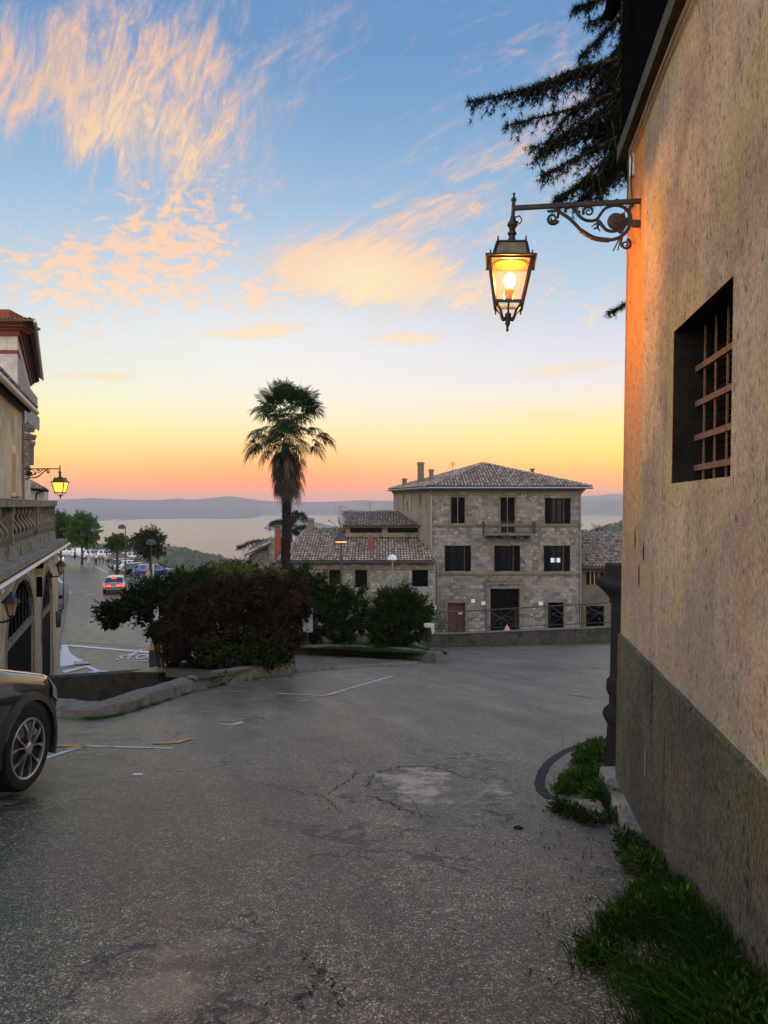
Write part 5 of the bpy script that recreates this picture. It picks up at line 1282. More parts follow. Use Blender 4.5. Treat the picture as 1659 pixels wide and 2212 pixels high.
q = MB(O); a = at(-10, 690, 47); b = at(20, 668, 47); q.box(a.x - 3, b.x, 47, 49, a.z - .6, b.z); ct = q.build('roof_turret', M_['redpaint'], ph)
M_['pshutter'] = mat('blue_grey_shutter', (.36, .38, .41), .6, .15, 5, 40, .1)
def pshut(dx0, dx1, dyt, dyb, out=.08):
    a, b = PT(dx0), PT(dx1); z0, z1 = PZ((dx0 + dx1) / 2, dyb), PZ((dx0 + dx1) / 2, dyt); q = MB(O)
    q.prism([PS(a, z0, .02), PS(b, z0, .02 + out), PS(b, z1, .02 + out), PS(a, z1, .02)], PN * .05); s_ = q.build('shutter', M_['pshutter'], ph); q = MB(O)
    for i in range(16): z = z0 + .1 + i * (z1 - z0 - .2) / 16; q.prism([PS(a + .08, z, .075), PS(b - .08, z, .075 + out), PS(b - .08, z + .04, .11 + out), PS(a + .08, z + .04, .11)], V((0, 0, .02)))
    q.build('slats', M_['pshutter'], s_)
pshut(40.5, 49.0, 790, 843); pshut(50.5, 53.5, 815, 852); pshut(55.5, 64, 843, 873, .5); pshut(57, 66, 888, 920, .6)
for (a, b, c, d) in ((49.2, 50.2, 795, 846), (53.7, 55.2, 826, 860)):
    q = MB(O); q.prism([PS(PT(a), PZ(a, d), .004), PS(PT(b), PZ(b, d), .004), PS(PT(b), PZ(b, c), .004), PS(PT(a), PZ(a, c), .004)], PN * .02); q.build('window', M_['glass'], ph)
# carved stone balcony front with scroll corbels
q = MB(O)
def lump(dx, dy, r, sq_=.7, Y=46): p = at(dx, dy, Y); q.sphere(p, r * Y / F, 8, None, sq_)
for y0, y1, x1, x0 in ((916, 921, 64, 55), (921, 926, 67, 54), (926, 932, 65, 54), (938, 944, 69.5, 50), (944, 950, 67.5, 49), (952, 961, 67, 49), (961, 968, 64, 49), (968, 1004, 63.5, 48)):
    a, b = at(x0, y1, 46), at(x1, y0, 46); q.box(a.x, b.x, 45.2, 46.6, a.z, b.z - .003)
for i in range(16):
    rnd2 = random.Random(60 + i); lump(rnd2.uniform(51, 61), 955 + i * 3.4, rnd2.uniform(2.5, 4.5), 1.2, 45.3)
for (x_, y_, r) in ((63, 1013, 4.5), (61.5, 1020, 4), (60, 1027, 3.4), (63, 998, 3.4), (58, 1008, 5)): lump(x_, y_, r, 1.1, 46)
cbc = thing('carved_balcony', 'dark carved stone balcony with scroll corbels on the pale house', 'balcony', q.v[0]); q.o = V(q.v[0]) + O; q.v = [p + O - q.o for p in q.v]; cbc.location = q.o
q.build('carved_stone', M_['cornice'], cbc)
# bundle of pale pipes at the corner
rnd = random.Random(9)
for i, (x_, yt) in enumerate(((49.8, 1004), (52.7, 1016), (56.2, 1020), (59, 1028), (62.5, 1033))):
    p, p2 = at(x_, yt, 34 + i * .4), at(x_ + .4, 1090, 34 + i * .4); q = MB(p2); q.tube([p2 - V((0, 0, 4)), p + V((0, 0, -.1)), p], [.028, .028, .012], 6); o = q.build('flag_pole', M_['steel'])
    tag(o, ['white flag pole closest to the beige house corner, tallest of the row', 'second flag pole from the beige house corner', 'middle flag pole of the five at the beige house corner', 'fourth flag pole from the beige house corner', 'flag pole farthest right by the little tiled roof'][i], 'flag pole', 'flag poles behind the terrace')
# ---------------- little house beyond
lh = thing('little_tiled_house', 'little far house with a drooping tiled roof below the hanging amber lantern', 'house', at(88, 1082, 70)); O = lh.location
q = MB(O); a, b = at(55, 1082, 70), at(95, 1056, 70); q.box(a.x, b.x, 70, 70.9, -8, b.z); c = at(99, 1058, 71); q.box(b.x + .003, c.x, 70.4, 70.9, -8, b.z - .1); q.build('wall', M_['palewall'], lh)
tiles([at(50, 1054, 69), at(104, 1058.5, 69), at(62, 1034, 75), at(50, 1034, 75)], V((1, 0, -.07)), V((0, 6, .9)), O, 61, .26, .4, 'roof', lh, orange=.3)
q = MB(O); q.tube([at(50, 1056, 68.8), at(105, 1061, 68.8)], .09, 6); q.tube([at(92, 1061, 68.9), at(80, 1066, 69.2), at(77.5, 1072, 69.6), at(77.5, 1090, 69.6)], .07, 6); q.build('gutter', M_['wood'], lh)
# ================================================================== walls, kerbs and street furniture
def ribbon(name, line, w, h, m, lab, cat, off_dir, base=-.3, rag=.02, bev=.025, zf=zr, step=.25, seed=0, overhang=0):
    """low masonry wall following ground points; w thick towards off_dir side, h above the ground, uneven like old stone"""
    pts = []
    for a, b in zip(line, line[1:]):
        a, b = V(a), V(b); n = max(1, int((b - a).length / step)); pts += [a.lerp(b, i / n) for i in range(n)]
    pts.append(V(line[-1])); org = V((*pts[len(pts) // 2].xy, zf(pts[len(pts) // 2].x, pts[len(pts) // 2].y)))
    mb = MB(org); rows = []
    for i, p in enumerate(pts):
        d = (pts[min(i + 1, len(pts) - 1)] - pts[max(i - 1, 0)]); d.z = 0; d.normalize(); nrm = V((-d.y, d.x, 0)) * off_dir
        z = zf(p.x, p.y); hh = h(i / (len(pts) - 1)) if callable(h) else h
        j = [noise.noise(V((p.x * 2.3 + seed, p.y * 2.3, k * 3.7))) * rag for k in range(4)]; j2 = noise.noise(V((p.x * 7, p.y * 7, seed))) * rag * .6
        q0 = p + nrm * (j[0]); q1 = p + nrm * (w + j[1])
        rows.append(mb.vert((q0.x, q0.y, z + base), (q0.x - nrm.x * overhang, q0.y - nrm.y * overhang, z + hh - .04 + j2), (q0.x + nrm.x * .03, q0.y + nrm.y * .03, z + hh + j[2] + j2), (q0.x + nrm.x * w * .5, q0.y + nrm.y * w * .5, z + hh + .02 + j[3]), (q1.x - nrm.x * .03, q1.y - nrm.y * .03, z + hh + j[2]), (q1.x, q1.y, z + hh - .05), (q1.x, q1.y, z + base)))
    for a, b in zip(rows, rows[1:]):
        for k in range(6): mb.face((a + k, b + k, b + k + 1, a + k + 1) if off_dir > 0 else (a + k + 1, b + k + 1, b + k, a + k))
    for r in (rows[0], rows[-1]): mb.face([r + k for k in range(7)])
    o = mb.build(name, m, smooth=True)
    if lab: tag(o, lab, cat)
    return o
M_['coping'] = mat('lichened_stone_coping', (.145, .125, .098), .92, .4, 6, 45, .9, spec=.15, stain=((.07, .065, .05), .8))
lowline = [V(p) for p in smooth2([tuple(p) for p in (gnd(60, 1538), gnd(118, 1546), gnd(180, 1553), gnd(235, 1549), gnd(300, 1532), gnd(365, 1511), gnd(430, 1491), gnd(520, 1471), gnd(636, 1455))], 4)]
ribbon('low_wall', lowline, .46, lambda q: .13 + .16 * q, M_['coping'], 'low broad stone wall with lichened top curving along the left edge of the road', 'wall', 1, -1.2, .03)
# dark retaining wall of the lower side street, seen over the low wall
rw = MB(V((-9.5, 26, -5)))
a, b = at(96, 1466, 24.5), at(445, 1441, 25.5); rw.prism([a, a - V((0, 0, 3)), b - V((0, 0, 3)), b], (0, .45, 0))
o = rw.build('retaining_wall', M_['concrete']); tag(o, 'dark stained concrete retaining wall below the low stone wall', 'wall')
e = MB(V((-7, 20, -5.5))); e.poly([(-11, 10, -5.4), (-2, 10, -4.4), (-2, 26, -4.6), (-11, 26, -5.4)]); struct(e.build('dirt_bank', M_['dirt']))
# square stone bollard
p = at(334, 1447, 24.6); p.z -= .2
bo = thing('stone_bollard', 'square stone bollard with golden light painted on its sloping top beside the dark bush', 'bollard', p, R(14))
q = MB(); q.box(-.165, .165, -.165, .165, 0, .86); q.build('post', M_['concrete'], bo, bevel=.02)
q = MB(); q.prism([(-.18, -.18, .862), (.18, -.18, .862), (.15, .16, .99), (-.12, .16, .99)], (0, 0, .03)); q.v = q.v[:]; q.build('sloping_cap', M_['orange'], bo)  # golden light on the cap put in as an orange colour
# grass island with its stone kerb wall
isl = [gnd(636, 1415), gnd(720, 1414), gnd(800, 1417), gnd(880, 1424), gnd(940, 1432), gnd(957, 1432)]
pe = isl[-1] + V((.12, 1.2, 0)); isl2 = isl + [pe, V((pe.x - .4, 30, 0)), V((pe.x - .5, 35.5, 0))]
ribbon('island_wall', isl2, .34, lambda q: .36 - .03 * q, M_['coping'], 'low stone kerb wall round the grass island with bushes', 'wall', 1, -.4, .03, seed=5)
gi = MB(); g_in = []
for y in [24.9 + .5 * i for i in range(27)]:
    xr_ = min(2.0, pe.x - .15) if y > 25.6 else 1.6
    xl_ = -4.2 if y > 29.6 else 1.97 - (y - 24.8) * 1.05 + .28
    row = []
    for i in range(21):
        x = xl_ + (xr_ - xl_) * i / 20; row.append(gi.vert((x, y, zr(x, y) + .26 + .06 * noise.noise(V((x, y, 1))) + (.03 if y > 26 else 0))))
    g_in.append(row)
for r0, r1 in zip(g_in, g_in[1:]):
    for i in range(20): gi.face((r0[i], r0[i + 1], r1[i + 1], r1[i]))
struct(gi.build('turf', M_['turf'], smooth=2))
# kerb step of the parking bay
kl = [gnd(640, 1453.5), gnd(700, 1449), gnd(780, 1442), gnd(850, 1436.5), gnd(905, 1432.5)]
kb_ = ribbon('kerb', kl, .16, lambda q: .09 - .06 * q, M_['coping'], None, None, 1, -.2, .012); struct(kb_)
# planter soil under the big bush
ps = MB(); rows = []
for (x0, x1, y) in ((-3.9, -3.75, 15.2), (-4.8, -3.6, 16.5), (-5.4, -3.1, 18.5), (-5.6, -2.5, 20.4), (-5.6, -2.6, 22.0), (-5.6, -3.4, 23.5)):
    rows.append([ps.vert((x0 + (x1 - x0) * i / 6, y, zr(0, y) + .25 + .1 * noise.noise(V((i, y, 0))))) for i in range(7)])
for r0, r1 in zip(rows, rows[1:]):
    for i in range(6): ps.face((r0[i], r0[i + 1], r1[i + 1], r1[i]))
struct(ps.build('planting_bed', M_['dirt']))
pwl = [gnd(636, 1455) + V((.02, .02, 0)), V((-2.62, 22.0, 0)), V((-3.4, 23.6, 0)), V((-5.4, 24.0, 0))]
ribbon('planter_wall', pwl, .3, .34, M_['coping'], 'short return of stone wall closing the planting bed under the dark bush', 'wall', 1, -1.2, .02, seed=2)
# railing wall across the end of the road
RA, RB = V((at(925, 0, 38).x, 38.0, 0)), V((at(1330, 0, 32.2).x, 32.2, 0)); RC = V((-6.5, 41.5, 0)); RD2 = V((16.5, 28.5, 0))
def rwz(p): return zr(p.x, p.y)
M_['mosswall'] = mat('mossy_dark_masonry', (.072, .062, .048), .95, .5, 5, 40, .8, spec=.1, stain=((.025, .032, .012), .8))
for (a, b, nm, lab) in ((RC, RD2, 'parapet_wall', 'long dark mossy parapet wall carrying the iron railing across the end of the road'),):
    line = [RC, RA, RB, RD2]
    ribbon('parapet_wall', line, .42, .66, M_['mosswall'], lab, 'wall', 1, -3.2, .02, seed=8, step=.4)
    cpl = ribbon('parapet_coping', [p.copy() for p in line], .44, .70, M_['coping'], None, None, 1, .665, .012, seed=9, step=.4, overhang=.03)
    cpl.parent = bpy.data.objects['parapet_wall']; cpl.matrix_parent_inverse = bpy.data.objects['parapet_wall'].matrix_world.inverted(); cpl.location = V(cpl.location); 
    pw_ = bpy.data.objects['parapet_wall']; cpl.matrix_parent_inverse = Matrix.Translation(-pw_.location)
M_['railmetal'] = mat('weathered_iron_rail', (.085, .08, .078), .38, .3, 12, 80, .1, metal=.75)
rail = thing('iron_railing', 'wrought iron railing of crossed panels with scrolls on the mossy parapet wall', 'railing', V((*RA.xy, rwz(RA) + .7)))
O = rail.location
def rp(p, z, off=.2): d = (RB - RA).normalized(); n = V((-d.y, d.x, 0)); return V((p.x + n.x * off, p.y + n.y * off, rwz(p) + .71 + z))
line = [RC, RA, RB, RD2]; L = [(a, b) for a, b in zip(line, line[1:])]
posts = []
for a, b in L:
    n = max(1, round((b - a).length / 1.75)); posts += [a.lerp(b, i / n) for i in range(n)]
posts.append(RD2)
RH = 1.02
top = MB(O); top.tube([rp(p, RH) for p in posts], .027, 8); top.build('top_rail', M_['railmetal'], rail)
bt = MB(O); bt.tube([rp(p, .16) for p in posts], .016, 6); bt.build('bottom_rail', M_['railmetal'], rail)
for p in posts:
    q = MB(O); q.tube([rp(p, -.02), rp(p, RH)], .024, 6); q.tube([rp(p, -.02), rp(p, .04)], .05, 6); q.build('post', M_['railmetal'], rail)
for a, b in zip(posts, posts[1:]):
    q = MB(O)
    P = lambda s_, z: rp(a.lerp(b, s_), z)
    for s_ in (.06, .94): q.tube([P(s_, .16), P(s_, RH)], .010, 5)
    q.tube([P(.07, RH - .02), P(.93, .17)], .011, 5); q.tube([P(.07, .17), P(.93, RH - .02)], .011, 5)
    for sg in (1, -1):
        for (c0, c1) in (((.5, .6), .16), ((.5, .6), -.16)):
            pts = [(.5 + sg * (.05 + .30 * k / 7), .60 + (c1 * math.sin(math.pi * k / 7) * .6) - sg * .10 * (k / 7 - .3)) for k in range(8)]
            q.tube([P(*v) for v in pts], .009, 5)
        q.tube([P(.5 + sg * .36 + v[0] / 1.75, .60 - sg * .05 + v[1]) for v in spiral(0, 0, .07, 90 * sg, 1.2, .25, 14)], .009, 5)
        q.tube([P(.5 + v[0] / 1.75, .60 + sg * .26 + v[1]) for v in spiral(0, 0, .06, 0, 1.2 * sg, .25, 14)], .009, 5)
    q.sphere(P(.5, .6), .035, 8); q.build('scroll_panel', M_['railmetal'], rail)
# warning triangle resting on the parapet
p = at(1095.5, 1362.5, 35.0); sg_ = thing('warning_sign', 'small red bordered warning triangle leaning against the railing on the parapet', 'sign', p, R(-6)); h_ = 13.5 * 35 / F; w_ = 16 * 35 / F
M_['redsign'] = mat('faded_red_sign', (.42, .10, .085), .5, .15, 6, 40, .02)
q = MB(); q.prism([(-w_ / 2, .0, 0), (w_ / 2, 0, 0), (.025, .06, h_), (-.025, .06, h_)], (0, .02, 0)); fr_ = q.build('border', M_['redsign'], sg_)
q = MB(); q.prism([(-w_ * .30, -.004, h_ * .12), (w_ * .30, -.004, h_ * .12), (0, .046, h_ * .76)], (0, .008, 0)); fa = q.build('face', M_['white'], sg_)
q = MB(); q.lathe([(.001, -.01), (.045, -.01), (.045, .01), (.001, .01)], 12, Matrix.Translation((0, .012, h_ * .32)) @ Matrix.Rotation(R(80), 4, 'X')); q.build('symbol', M_['darksteel'], fa)
# litter bin on the island
p = gnd(925, 1400); p = at(926, 1402, 27.2); tb_ = thing('litter_bin', 'dark litter bin on a post with a pale bag hanging over its rim', 'litter bin', p)
s_ = 27.2 / F; q = MB(); q.tube([(0, 0, -.3), (0, 0, .45)], .04, 8); q.build('post', M_['darksteel'], tb_)
q = MB(); q.lathe([(.11, .28), (.145, .30), (.155, .50), (.165, .78), (.172, .80), (.165, .80), (.15, .5)], 16); q.build('basket', M_['blackplastic'], tb_, smooth=True)
M_['bag'] = mat('pale_plastic_bag', (.62, .60, .50), .5, .1, 8, 40, .2, trans=.3)
q = MB(); q.lathe([(.155, .76), (.175, .84), (.178, .91), (.172, .92), (.165, .86), (.14, .78)], 16); q.prism([(.06, -.17, .90), (.19, -.1, .92), (.18, -.12, .70), (.12, -.185, .56), (.08, -.17, .72)], (.012, .02, 0)); q.build('bin_liner', M_['bag'], tb_, smooth=True)
q = MB(); q.tube([(0, 0, -.3), (-.28, .1, -.3)], .01, 5); 
# information panel half hidden by the bush
p = at(664, 1392, 30.4); ip = thing('information_panel', 'tall pale information panel on a post half hidden behind the dark bush', 'sign', p)
s_ = 29.5 / F; q = MB(); q.tube([(.01, 0, -.4), (.01, 0, 62 * s_)], .04, 8); q.build('post', M_['darksteel'], ip)
q = MB(); q.box(-10 * s_, 12 * s_, -.05, -.01, 27 * s_, 88 * s_); bd = q.build('panel', mat('pale_green_white_panel', (.30, .33, .28), .6, .1, 6, 40, .02), ip)
q = MB(); M4 = lambda z: Matrix.Translation((-9 * s_, -.056, z)) @ Matrix.Rotation(R(90), 4, 'X')
text_faces(q, 'Pizze', M4(66 * s_), .20); text_faces(q, 'Bar', M4(48 * s_), .16); q.build('panel_lettering', M_['darksteel'], bd)
# street lamps: slim posts with domed heads
M_['lampglow'] = emit('lit_sodium_lens', (1.0, .33, .12), 2.6); M_['post'] = mat('grey_lamp_post', (.07, .065, .06), .5, .2, 6, 40, .05, metal=.3); M_['paledome'] = mat('pale_lamp_dome', (.62, .64, .66), .35, .1, 6, 40, .02)
def lamp(dx, dyt, dyb, Y, lab, rad, lit=False, side=0, col='darksteel', post='post', zfun=None):
    b, t_ = at(dx, dyb, Y), at(dx, dyt, Y)
    if zfun: b.z = zfun(b.x, Y)
    o = thing('street_lamp', lab, 'street lamp', b, 0, 'dome headed street lamps'); h = t_.z - b.z; q = MB(); r = .0018 * Y / 2.2 * .9
    q.tube([(0, 0, -.3), (0, 0, h * .5), (0, 0, h - rad * .6)], [.055, .05, .042], 8)
    q.build('lamp_post', M_[post], o, smooth=True); q = MB(); T = Matrix.Translation((side * rad * .9, 0, h - rad))
    if side: q.tube([(0, 0, h - rad), (side * rad, 0, h - rad * .4)], .04, 6)
    q.lathe([(rad, 0), (rad * .97, rad * .3), (rad * .8, rad * .65), (rad * .5, rad * .92), (rad * .1, rad * 1.02), (.001, rad * 1.02)], 16, T); d = q.build('lamp_head', M_[col], o, smooth=True)
    q = MB(); q.lathe([(rad * .85, -.02), (rad * .6, -.10 * rad - .02), (.001, -.14 * rad - .02)], 16, T); q.build('lens', M_['lampglow'] if lit else M_['frosted'], d, smooth=2)
    return o
lamp(737, 1154, 1400, 36.5, 'lit street lamp glowing orange under its dome, in front of the annex roof', .34, True)
lamp(847.5, 1198, 1400, 40, 'street lamp with a small white dome before the annex wall', .27, False, 0, 'paledome', 'steel')
lamp(271, 1133, 1240, 80, 'tall dark street lamp with its dome leaning left beside the pruned trees', .42, False, -1, zfun=zs)
lamp(326.5, 1165, 1240, 72, 'dark street lamp standing in front of the right pruned tree', .46, False, 0, zfun=zs)
lamp(203, 1140, 1222, 98, 'street lamp hidden among the leaves of the big green tree', .42, False, 0, zfun=zs)
# panel and guard rail at the edge of the car park
p = at(326, 1240, 79); t_ = thing('parking_panel', 'white car park panel in a dark frame behind the blue car', 'sign', V((p.x, 79, zs(p.x, 79)))); q = MB(t_.location); a, b = at(317, 1232, 79), at(333, 1218.5, 79); a.z = t_.location.z + .35; q.box(a.x, b.x, 79, 79.05, a.z, b.z); q.build('panel', M_['white'], t_)
q = MB(t_.location); a2, b2 = at(317.5, 1232, 79.1), at(336, 1215.5, 79.1); q.tube([(a2.x, 79.1, t_.location.z - .2), (a2.x, 79.1, b2.z), (b2.x, 79.1, b2.z), (b2.x, 79.1, t_.location.z - .2)], .04, 5); q.build('frame', M_['darksteel'], t_)
a, b = at(366, 1243, 88), at(385, 1225, 88); t_ = thing('guard_rail', 'short dark guard rail at the edge of the car park beyond the bush', 'guard rail', a); q = MB(a); zz = a.z - 1.2
for z in (b.z, b.z - .55): q.tube([(a.x, 88, z), (b.x + .5, 88, z)], .035, 5)
for x_ in (a.x, b.x): q.tube([(x_, 88, zz), (x_, 88, b.z)], .04, 5)
q.build('rails', M_['darksteel'], t_)
q = MB(at(382, 1240, 84)); p = at(381, 1244, 84); q.tube([p - V((0, 0, .7)), at(383, 1231, 84)], [.05, .05], 6); tag(q.build('marker_post', M_['white']), 'short white leaning post by the guard rail', 'post')
# ---- painted lines
def line_mark(pts, w, m='marking', f=zr, cl=.006):
    P = [gnd(*p, f) for p in pts]; mb = MB(P[0])
    k = []
    for i, p in enumerate(P):
        d = P[min(i + 1, len(P) - 1)] - P[max(i - 1, 0)]; d.z = 0; d.normalize(); n = V((-d.y, d.x, 0)) * w / 2
        for q_ in (p + n, p - n): k.append(V((q_.x, q_.y, f(q_.x, q_.y) + cl - .001 + (.012 if f is zs else 0))))
    for i in range(len(P) - 1): mb.poly([k[2 * i], k[2 * i + 1], k[2 * i + 3], k[2 * i + 2]])
    return struct(mb.build('road_marking', M_[m]))
def subd(pts, n=6):
    out = []
    for a, b in zip(pts, pts[1:]): out += [(a[0] + (b[0] - a[0]) * i / n, a[1] + (b[1] - a[1]) * i / n) for i in range(n)]
    return out + [pts[-1]]
for pts in ([(96, 1639), (180, 1612)], [(150, 1611), (372, 1617)], [(724, 1455), (849, 1460)], [(849, 1460), (694, 1505)], [(597, 1498), (702, 1503)], [(1120, 1401.5), (1150, 1400.5), (1182, 1398)], [(474, 1564), (500, 1566.5), (524, 1560)]): line_mark(subd(pts, 8), .075)
for pts in ([(143, 1620), (192, 1609)], [(117, 1613), (185, 1611)], [(694, 1504.6), (727, 1499)], [(765, 1481), (781, 1478)], [(832, 1460.5), (852, 1459.5)], [(652, 1516.5), (668, 1513.5)], [(485, 1494), (521, 1495)], [(378, 1606), (410, 1596)], [(330, 1607), (376, 1605.6)], [(1237, 1501), (1280, 1507)], [(1238, 1503), (1256, 1499)], [(1276, 1443), (1300, 1445)]): line_mark(pts, .10, 'orange', cl=.010)
for pts, w in (([(146, 1394.5), (327, 1410)], .34), ([(139, 1393), (141, 1407), (147, 1415), (157, 1421), (165, 1425), (175, 1428.5)], .3), ([(187, 1439), (199, 1445), (212, 1450), (236, 1452.5)], .2), ([(306, 1404), (276, 1418)], .12), ([(125, 1249), (153, 1283)], .22), ([(146, 1287.6), (160, 1287.6)], .3), ([(184, 1284.5), (208, 1284.5)], .55), ([(205, 1224), (218, 1229.5), (232, 1237)], .16), ([(175, 1210), (205, 1224)], .12), ([(274, 1427), (318, 1427.5)], .1)): line_mark(subd(pts, 6), w, 'streetpaint', f=zs)
def patch(pts, m='marking', f=zs, cl=.02):
    P = [gnd(*p, f) for p in pts]; mb = MB(P[0]); mb.poly([V((p.x, p.y, p.z + cl)) for p in P]); return struct(mb.build('road_marking', M_[m]))
patch([(129.8, 1405), (137.8, 1404.5), (146, 1418), (169, 1428.5), (157.5, 1437.5), (128.7, 1441.5)], 'streetpaint')
patch([(133, 1450), (184, 1440), (190, 1441), (139, 1455)], 'streetpaint'); patch([(190, 1454), (203, 1449.5), (213, 1453)], 'streetpaint')
patch([(159.5, 1430), (193, 1429.5), (195, 1435.5), (159.5, 1437.5)], 'orange', cl=.03); patch([(161.5, 1430.8), (191.5, 1430.3), (193, 1434.8), (161.5, 1436.4)], cl=.036)
stm = MB(gnd(250, 1425, zs)); p0 = gnd(247, 1426, zs); p1 = gnd(325, 1424, zs); ux = (p1 - p0); ux.z = 0; ux.normalize(); uy = V((-ux.y, ux.x, 0))
M4 = Matrix(((ux.x, uy.x, 0, p0.x), (ux.y, uy.y, -.028, p0.y), (ux.z, -.028, 1, p0.z + .03), (0, 0, 0, 1))); wdt = (p1 - p0).length
text_faces(stm, 'STOP', M4, 1.75, wdt / 2.15 / 1.75 * 1.02); struct(stm.build('stop_lettering', M_['streetpaint']))
# pavement along the terrace building
pv = MB(); kl_ = [gnd(126.4, 1425, zs), gnd(127.8, 1395, zs), gnd(133, 1368, zs), gnd(139, 1338, zs), gnd(144, 1310, zs), gnd(148, 1290, zs), gnd(149, 1272, zs), gnd(146, 1262, zs)]
for a, c in zip(kl_, kl_[1:]):
    wv = V((-4, 0, 0)); up = V((0, 0, .13))
    pv.poly([a + wv + up, a + up, c + up, c + wv + up]); pv.poly([a + up, a - V((0, 0, .3)), c - V((0, 0, .3)), c + up])
struct(pv.build('pavement', M_['paving']))
# broken stone scrap and a curved tar scar by the plastered corner
sc_ = [gnd(1318, 1597), (gnd(1270, 1606)), gnd(1225, 1622), gnd(1190, 1645), gnd(1172, 1668), gnd(1166, 1695), gnd(1176, 1715), gnd(1192, 1726)]
M_['tar'] = mat('black_tar_seam', (.008, .008, .007), .8, .4, 20, 90, .4)
mb = MB(sc_[0]); sm_ = smooth2([tuple(p) for p in sc_], 6)
for i, (a, b) in enumerate(zip(sm_, sm_[1:])):
    a, b = V(a), V(b); d = (b - a).normalized(); n = V((-d.y, d.x, 0)); w0 = .045 + .02 * noise.noise(V((i * .5, 0, 0))); 
    mb.poly([a + n * w0 + V((0, 0, .006)), a - n * w0 + V((0, 0, .006)), b - n * w0 + V((0, 0, .006)), b + n * w0 + V((0, 0, .006))])
struct(mb.build('road_seam', M_['tar']))
def rock(dx, dy, w, h, d, seed, lab, m='stone'):
    p = gnd(dx, dy); mb = MB(p); rnd = random.Random(seed); n = 9
    for k, (rr, z) in enumerate(((1.0, -.03), (1.0, h * .5), (.7, h * .9))):
        for i in range(n): a = i * 2 * math.pi / n; r = rr * (1 + .25 * noise.noise(V((math.cos(a) * 2, math.sin(a) * 2, seed)))); mb.v.append(V((w * r * math.cos(a), d * r * math.sin(a), z + .02 * noise.noise(V((a, k, seed))))))
    for k in range(2):
        for i in range(n): mb.face((k * n + i, k * n + (i + 1) % n, (k + 1) * n + (i + 1) % n, (k + 1) * n + i))
    mb.face([2 * n + i for i in range(n)]); tag(mb.build('stone_block', M_[m], bevel=.008), lab, 'stone')
rock(1262, 1748, .19, .07, .08, 3, 'flat pale stone lying in the weeds at the foot of the wall'); rock(1290, 1757, .07, .05, .05, 4, 'small broken stone touching the flat pale stone')
rock(1120, 1790, .035, .015, .025, 6, 'little dark lump of loose asphalt on the road near the weeds', 'tar')
M_['paper'] = M_['white']
p = gnd(298, 1676); q = MB(p); q.box(p.x - .045, p.x + .045, p.y - .012, p.y + .012, p.z + .012, p.z + .02); tag(q.build('paper_scrap', M_['white']), 'scrap of white paper lying on the asphalt near the parked black car', 'litter')

# ---- cracks worn into the asphalt
def crack(pts, w, seed):
    P = [gnd(*q) for q in pts]; P = [V(q) for q in smooth2([tuple(q) for q in P], 14)]; mb = MB(P[0]); rnd = random.Random(seed); L_ = []
    for i, p in enumerate(P):
        d = P[min(i + 1, len(P) - 1)] - P[max(i - 1, 0)]; d.z = 0; d.normalize(); n = V((-d.y, d.x, 0)); k = math.sin(math.pi * (i + .4) / (len(P) + .2)) ** .5
        c = p + n * (rnd.gauss(0, w * .9) + w * 3.5 * noise.noise(V((i * .35, seed, 0)))); h = w * k * (.12 + .75 * max(0, noise.noise(V((i * .6, seed, 5))) + .35)); L_.append((c + n * h, c - n * h))
    for (a, b), (c, d) in zip(L_, L_[1:]): mb.poly([V((q.x, q.y, zr(q.x, q.y) + .004)) for q in (a, b, d, c)])
    struct(mb.build('road_crack', M_['tar']))
for i, (pts, w) in enumerate((([(790, 1712), (796, 1690), (812, 1672), (850, 1660), (905, 1655), (960, 1662), (1003, 1680), (1010, 1690)], .018), ([(790, 1716), (830, 1730), (870, 1748), (905, 1760), (950, 1764)], .018), ([(720, 1724), (760, 1718), (798, 1712)], .007), ([(560, 1692), (600, 1700), (650, 1712), (700, 1722), (720, 1738), (735, 1760)], .011), ([(700, 1722), (730, 1700), (760, 1680), (772, 1660)], .010), ([(1038, 1748), (1060, 1755), (1092, 1762), (1120, 1758)], .016), ([(1062, 1772), (1085, 1776), (1100, 1770)], .012),
    ([(655, 2052), (662, 2078), (690, 2096), (690, 2120), (662, 2146), (640, 2165), (620, 2160), (560, 2172)], .020), ([(690, 2098), (716, 2112), (724, 2150), (735, 2190)], .014), ([(724, 2150), (780, 2160), (850, 2156)], .007), ([(180, 1700), (260, 1690), (330, 1688)], .008), ([(1180, 1560), (1240, 1550), (1290, 1540)], .010), ([(820, 1660), (830, 1700), (880, 1722), (905, 1750)], .006), ([(200, 1605), (240, 1600), (280, 1596), (310, 1598)], .022), ([(230, 1592), (275, 1588)], .010), ([(240, 1560), (268, 1552), (300, 1546)], .014))): crack(pts, w, i)

# darker resurfaced strip of the lower junction
jp = [gnd(*q, zs) for q in ((126, 1392), (150, 1386), (240, 1392), (330, 1402), (420, 1412), (420, 1470), (120, 1470))]
mb = MB(jp[0]); mb.poly([V((q.x, q.y, zs(q.x, q.y) + .008)) for q in jp])
struct(mb.build('resurfaced_junction', asphalt('dark_junction_asphalt', (.085, .072, .064), [], .8, True)))
p = at(319.5, 1246, 58); ts_ = thing('roadworks_sign', 'faded red triangular sign standing behind the leaning tree before the blue car', 'sign', p); s_ = 58 / F
q = MB(); q.prism([(-6.5 * s_, 0, 2 * s_), (6.5 * s_, 0, 2 * s_), (.3 * s_, .08, 20 * s_), (-.3 * s_, .08, 20 * s_)], (0, .03, 0)); br_ = q.build('border', mat('pale_red_sign', (.50, .20, .17), .6, .2, 6, 40, .02), ts_)
q = MB(); q.prism([(-4 * s_, -.004, 3.6 * s_), (4 * s_, -.004, 3.6 * s_), (0, .06, 15 * s_)], (0, .01, 0)); q.build('face', mat('pinkish_sign_face', (.55, .40, .34), .6, .2, 6, 40, .02), br_)
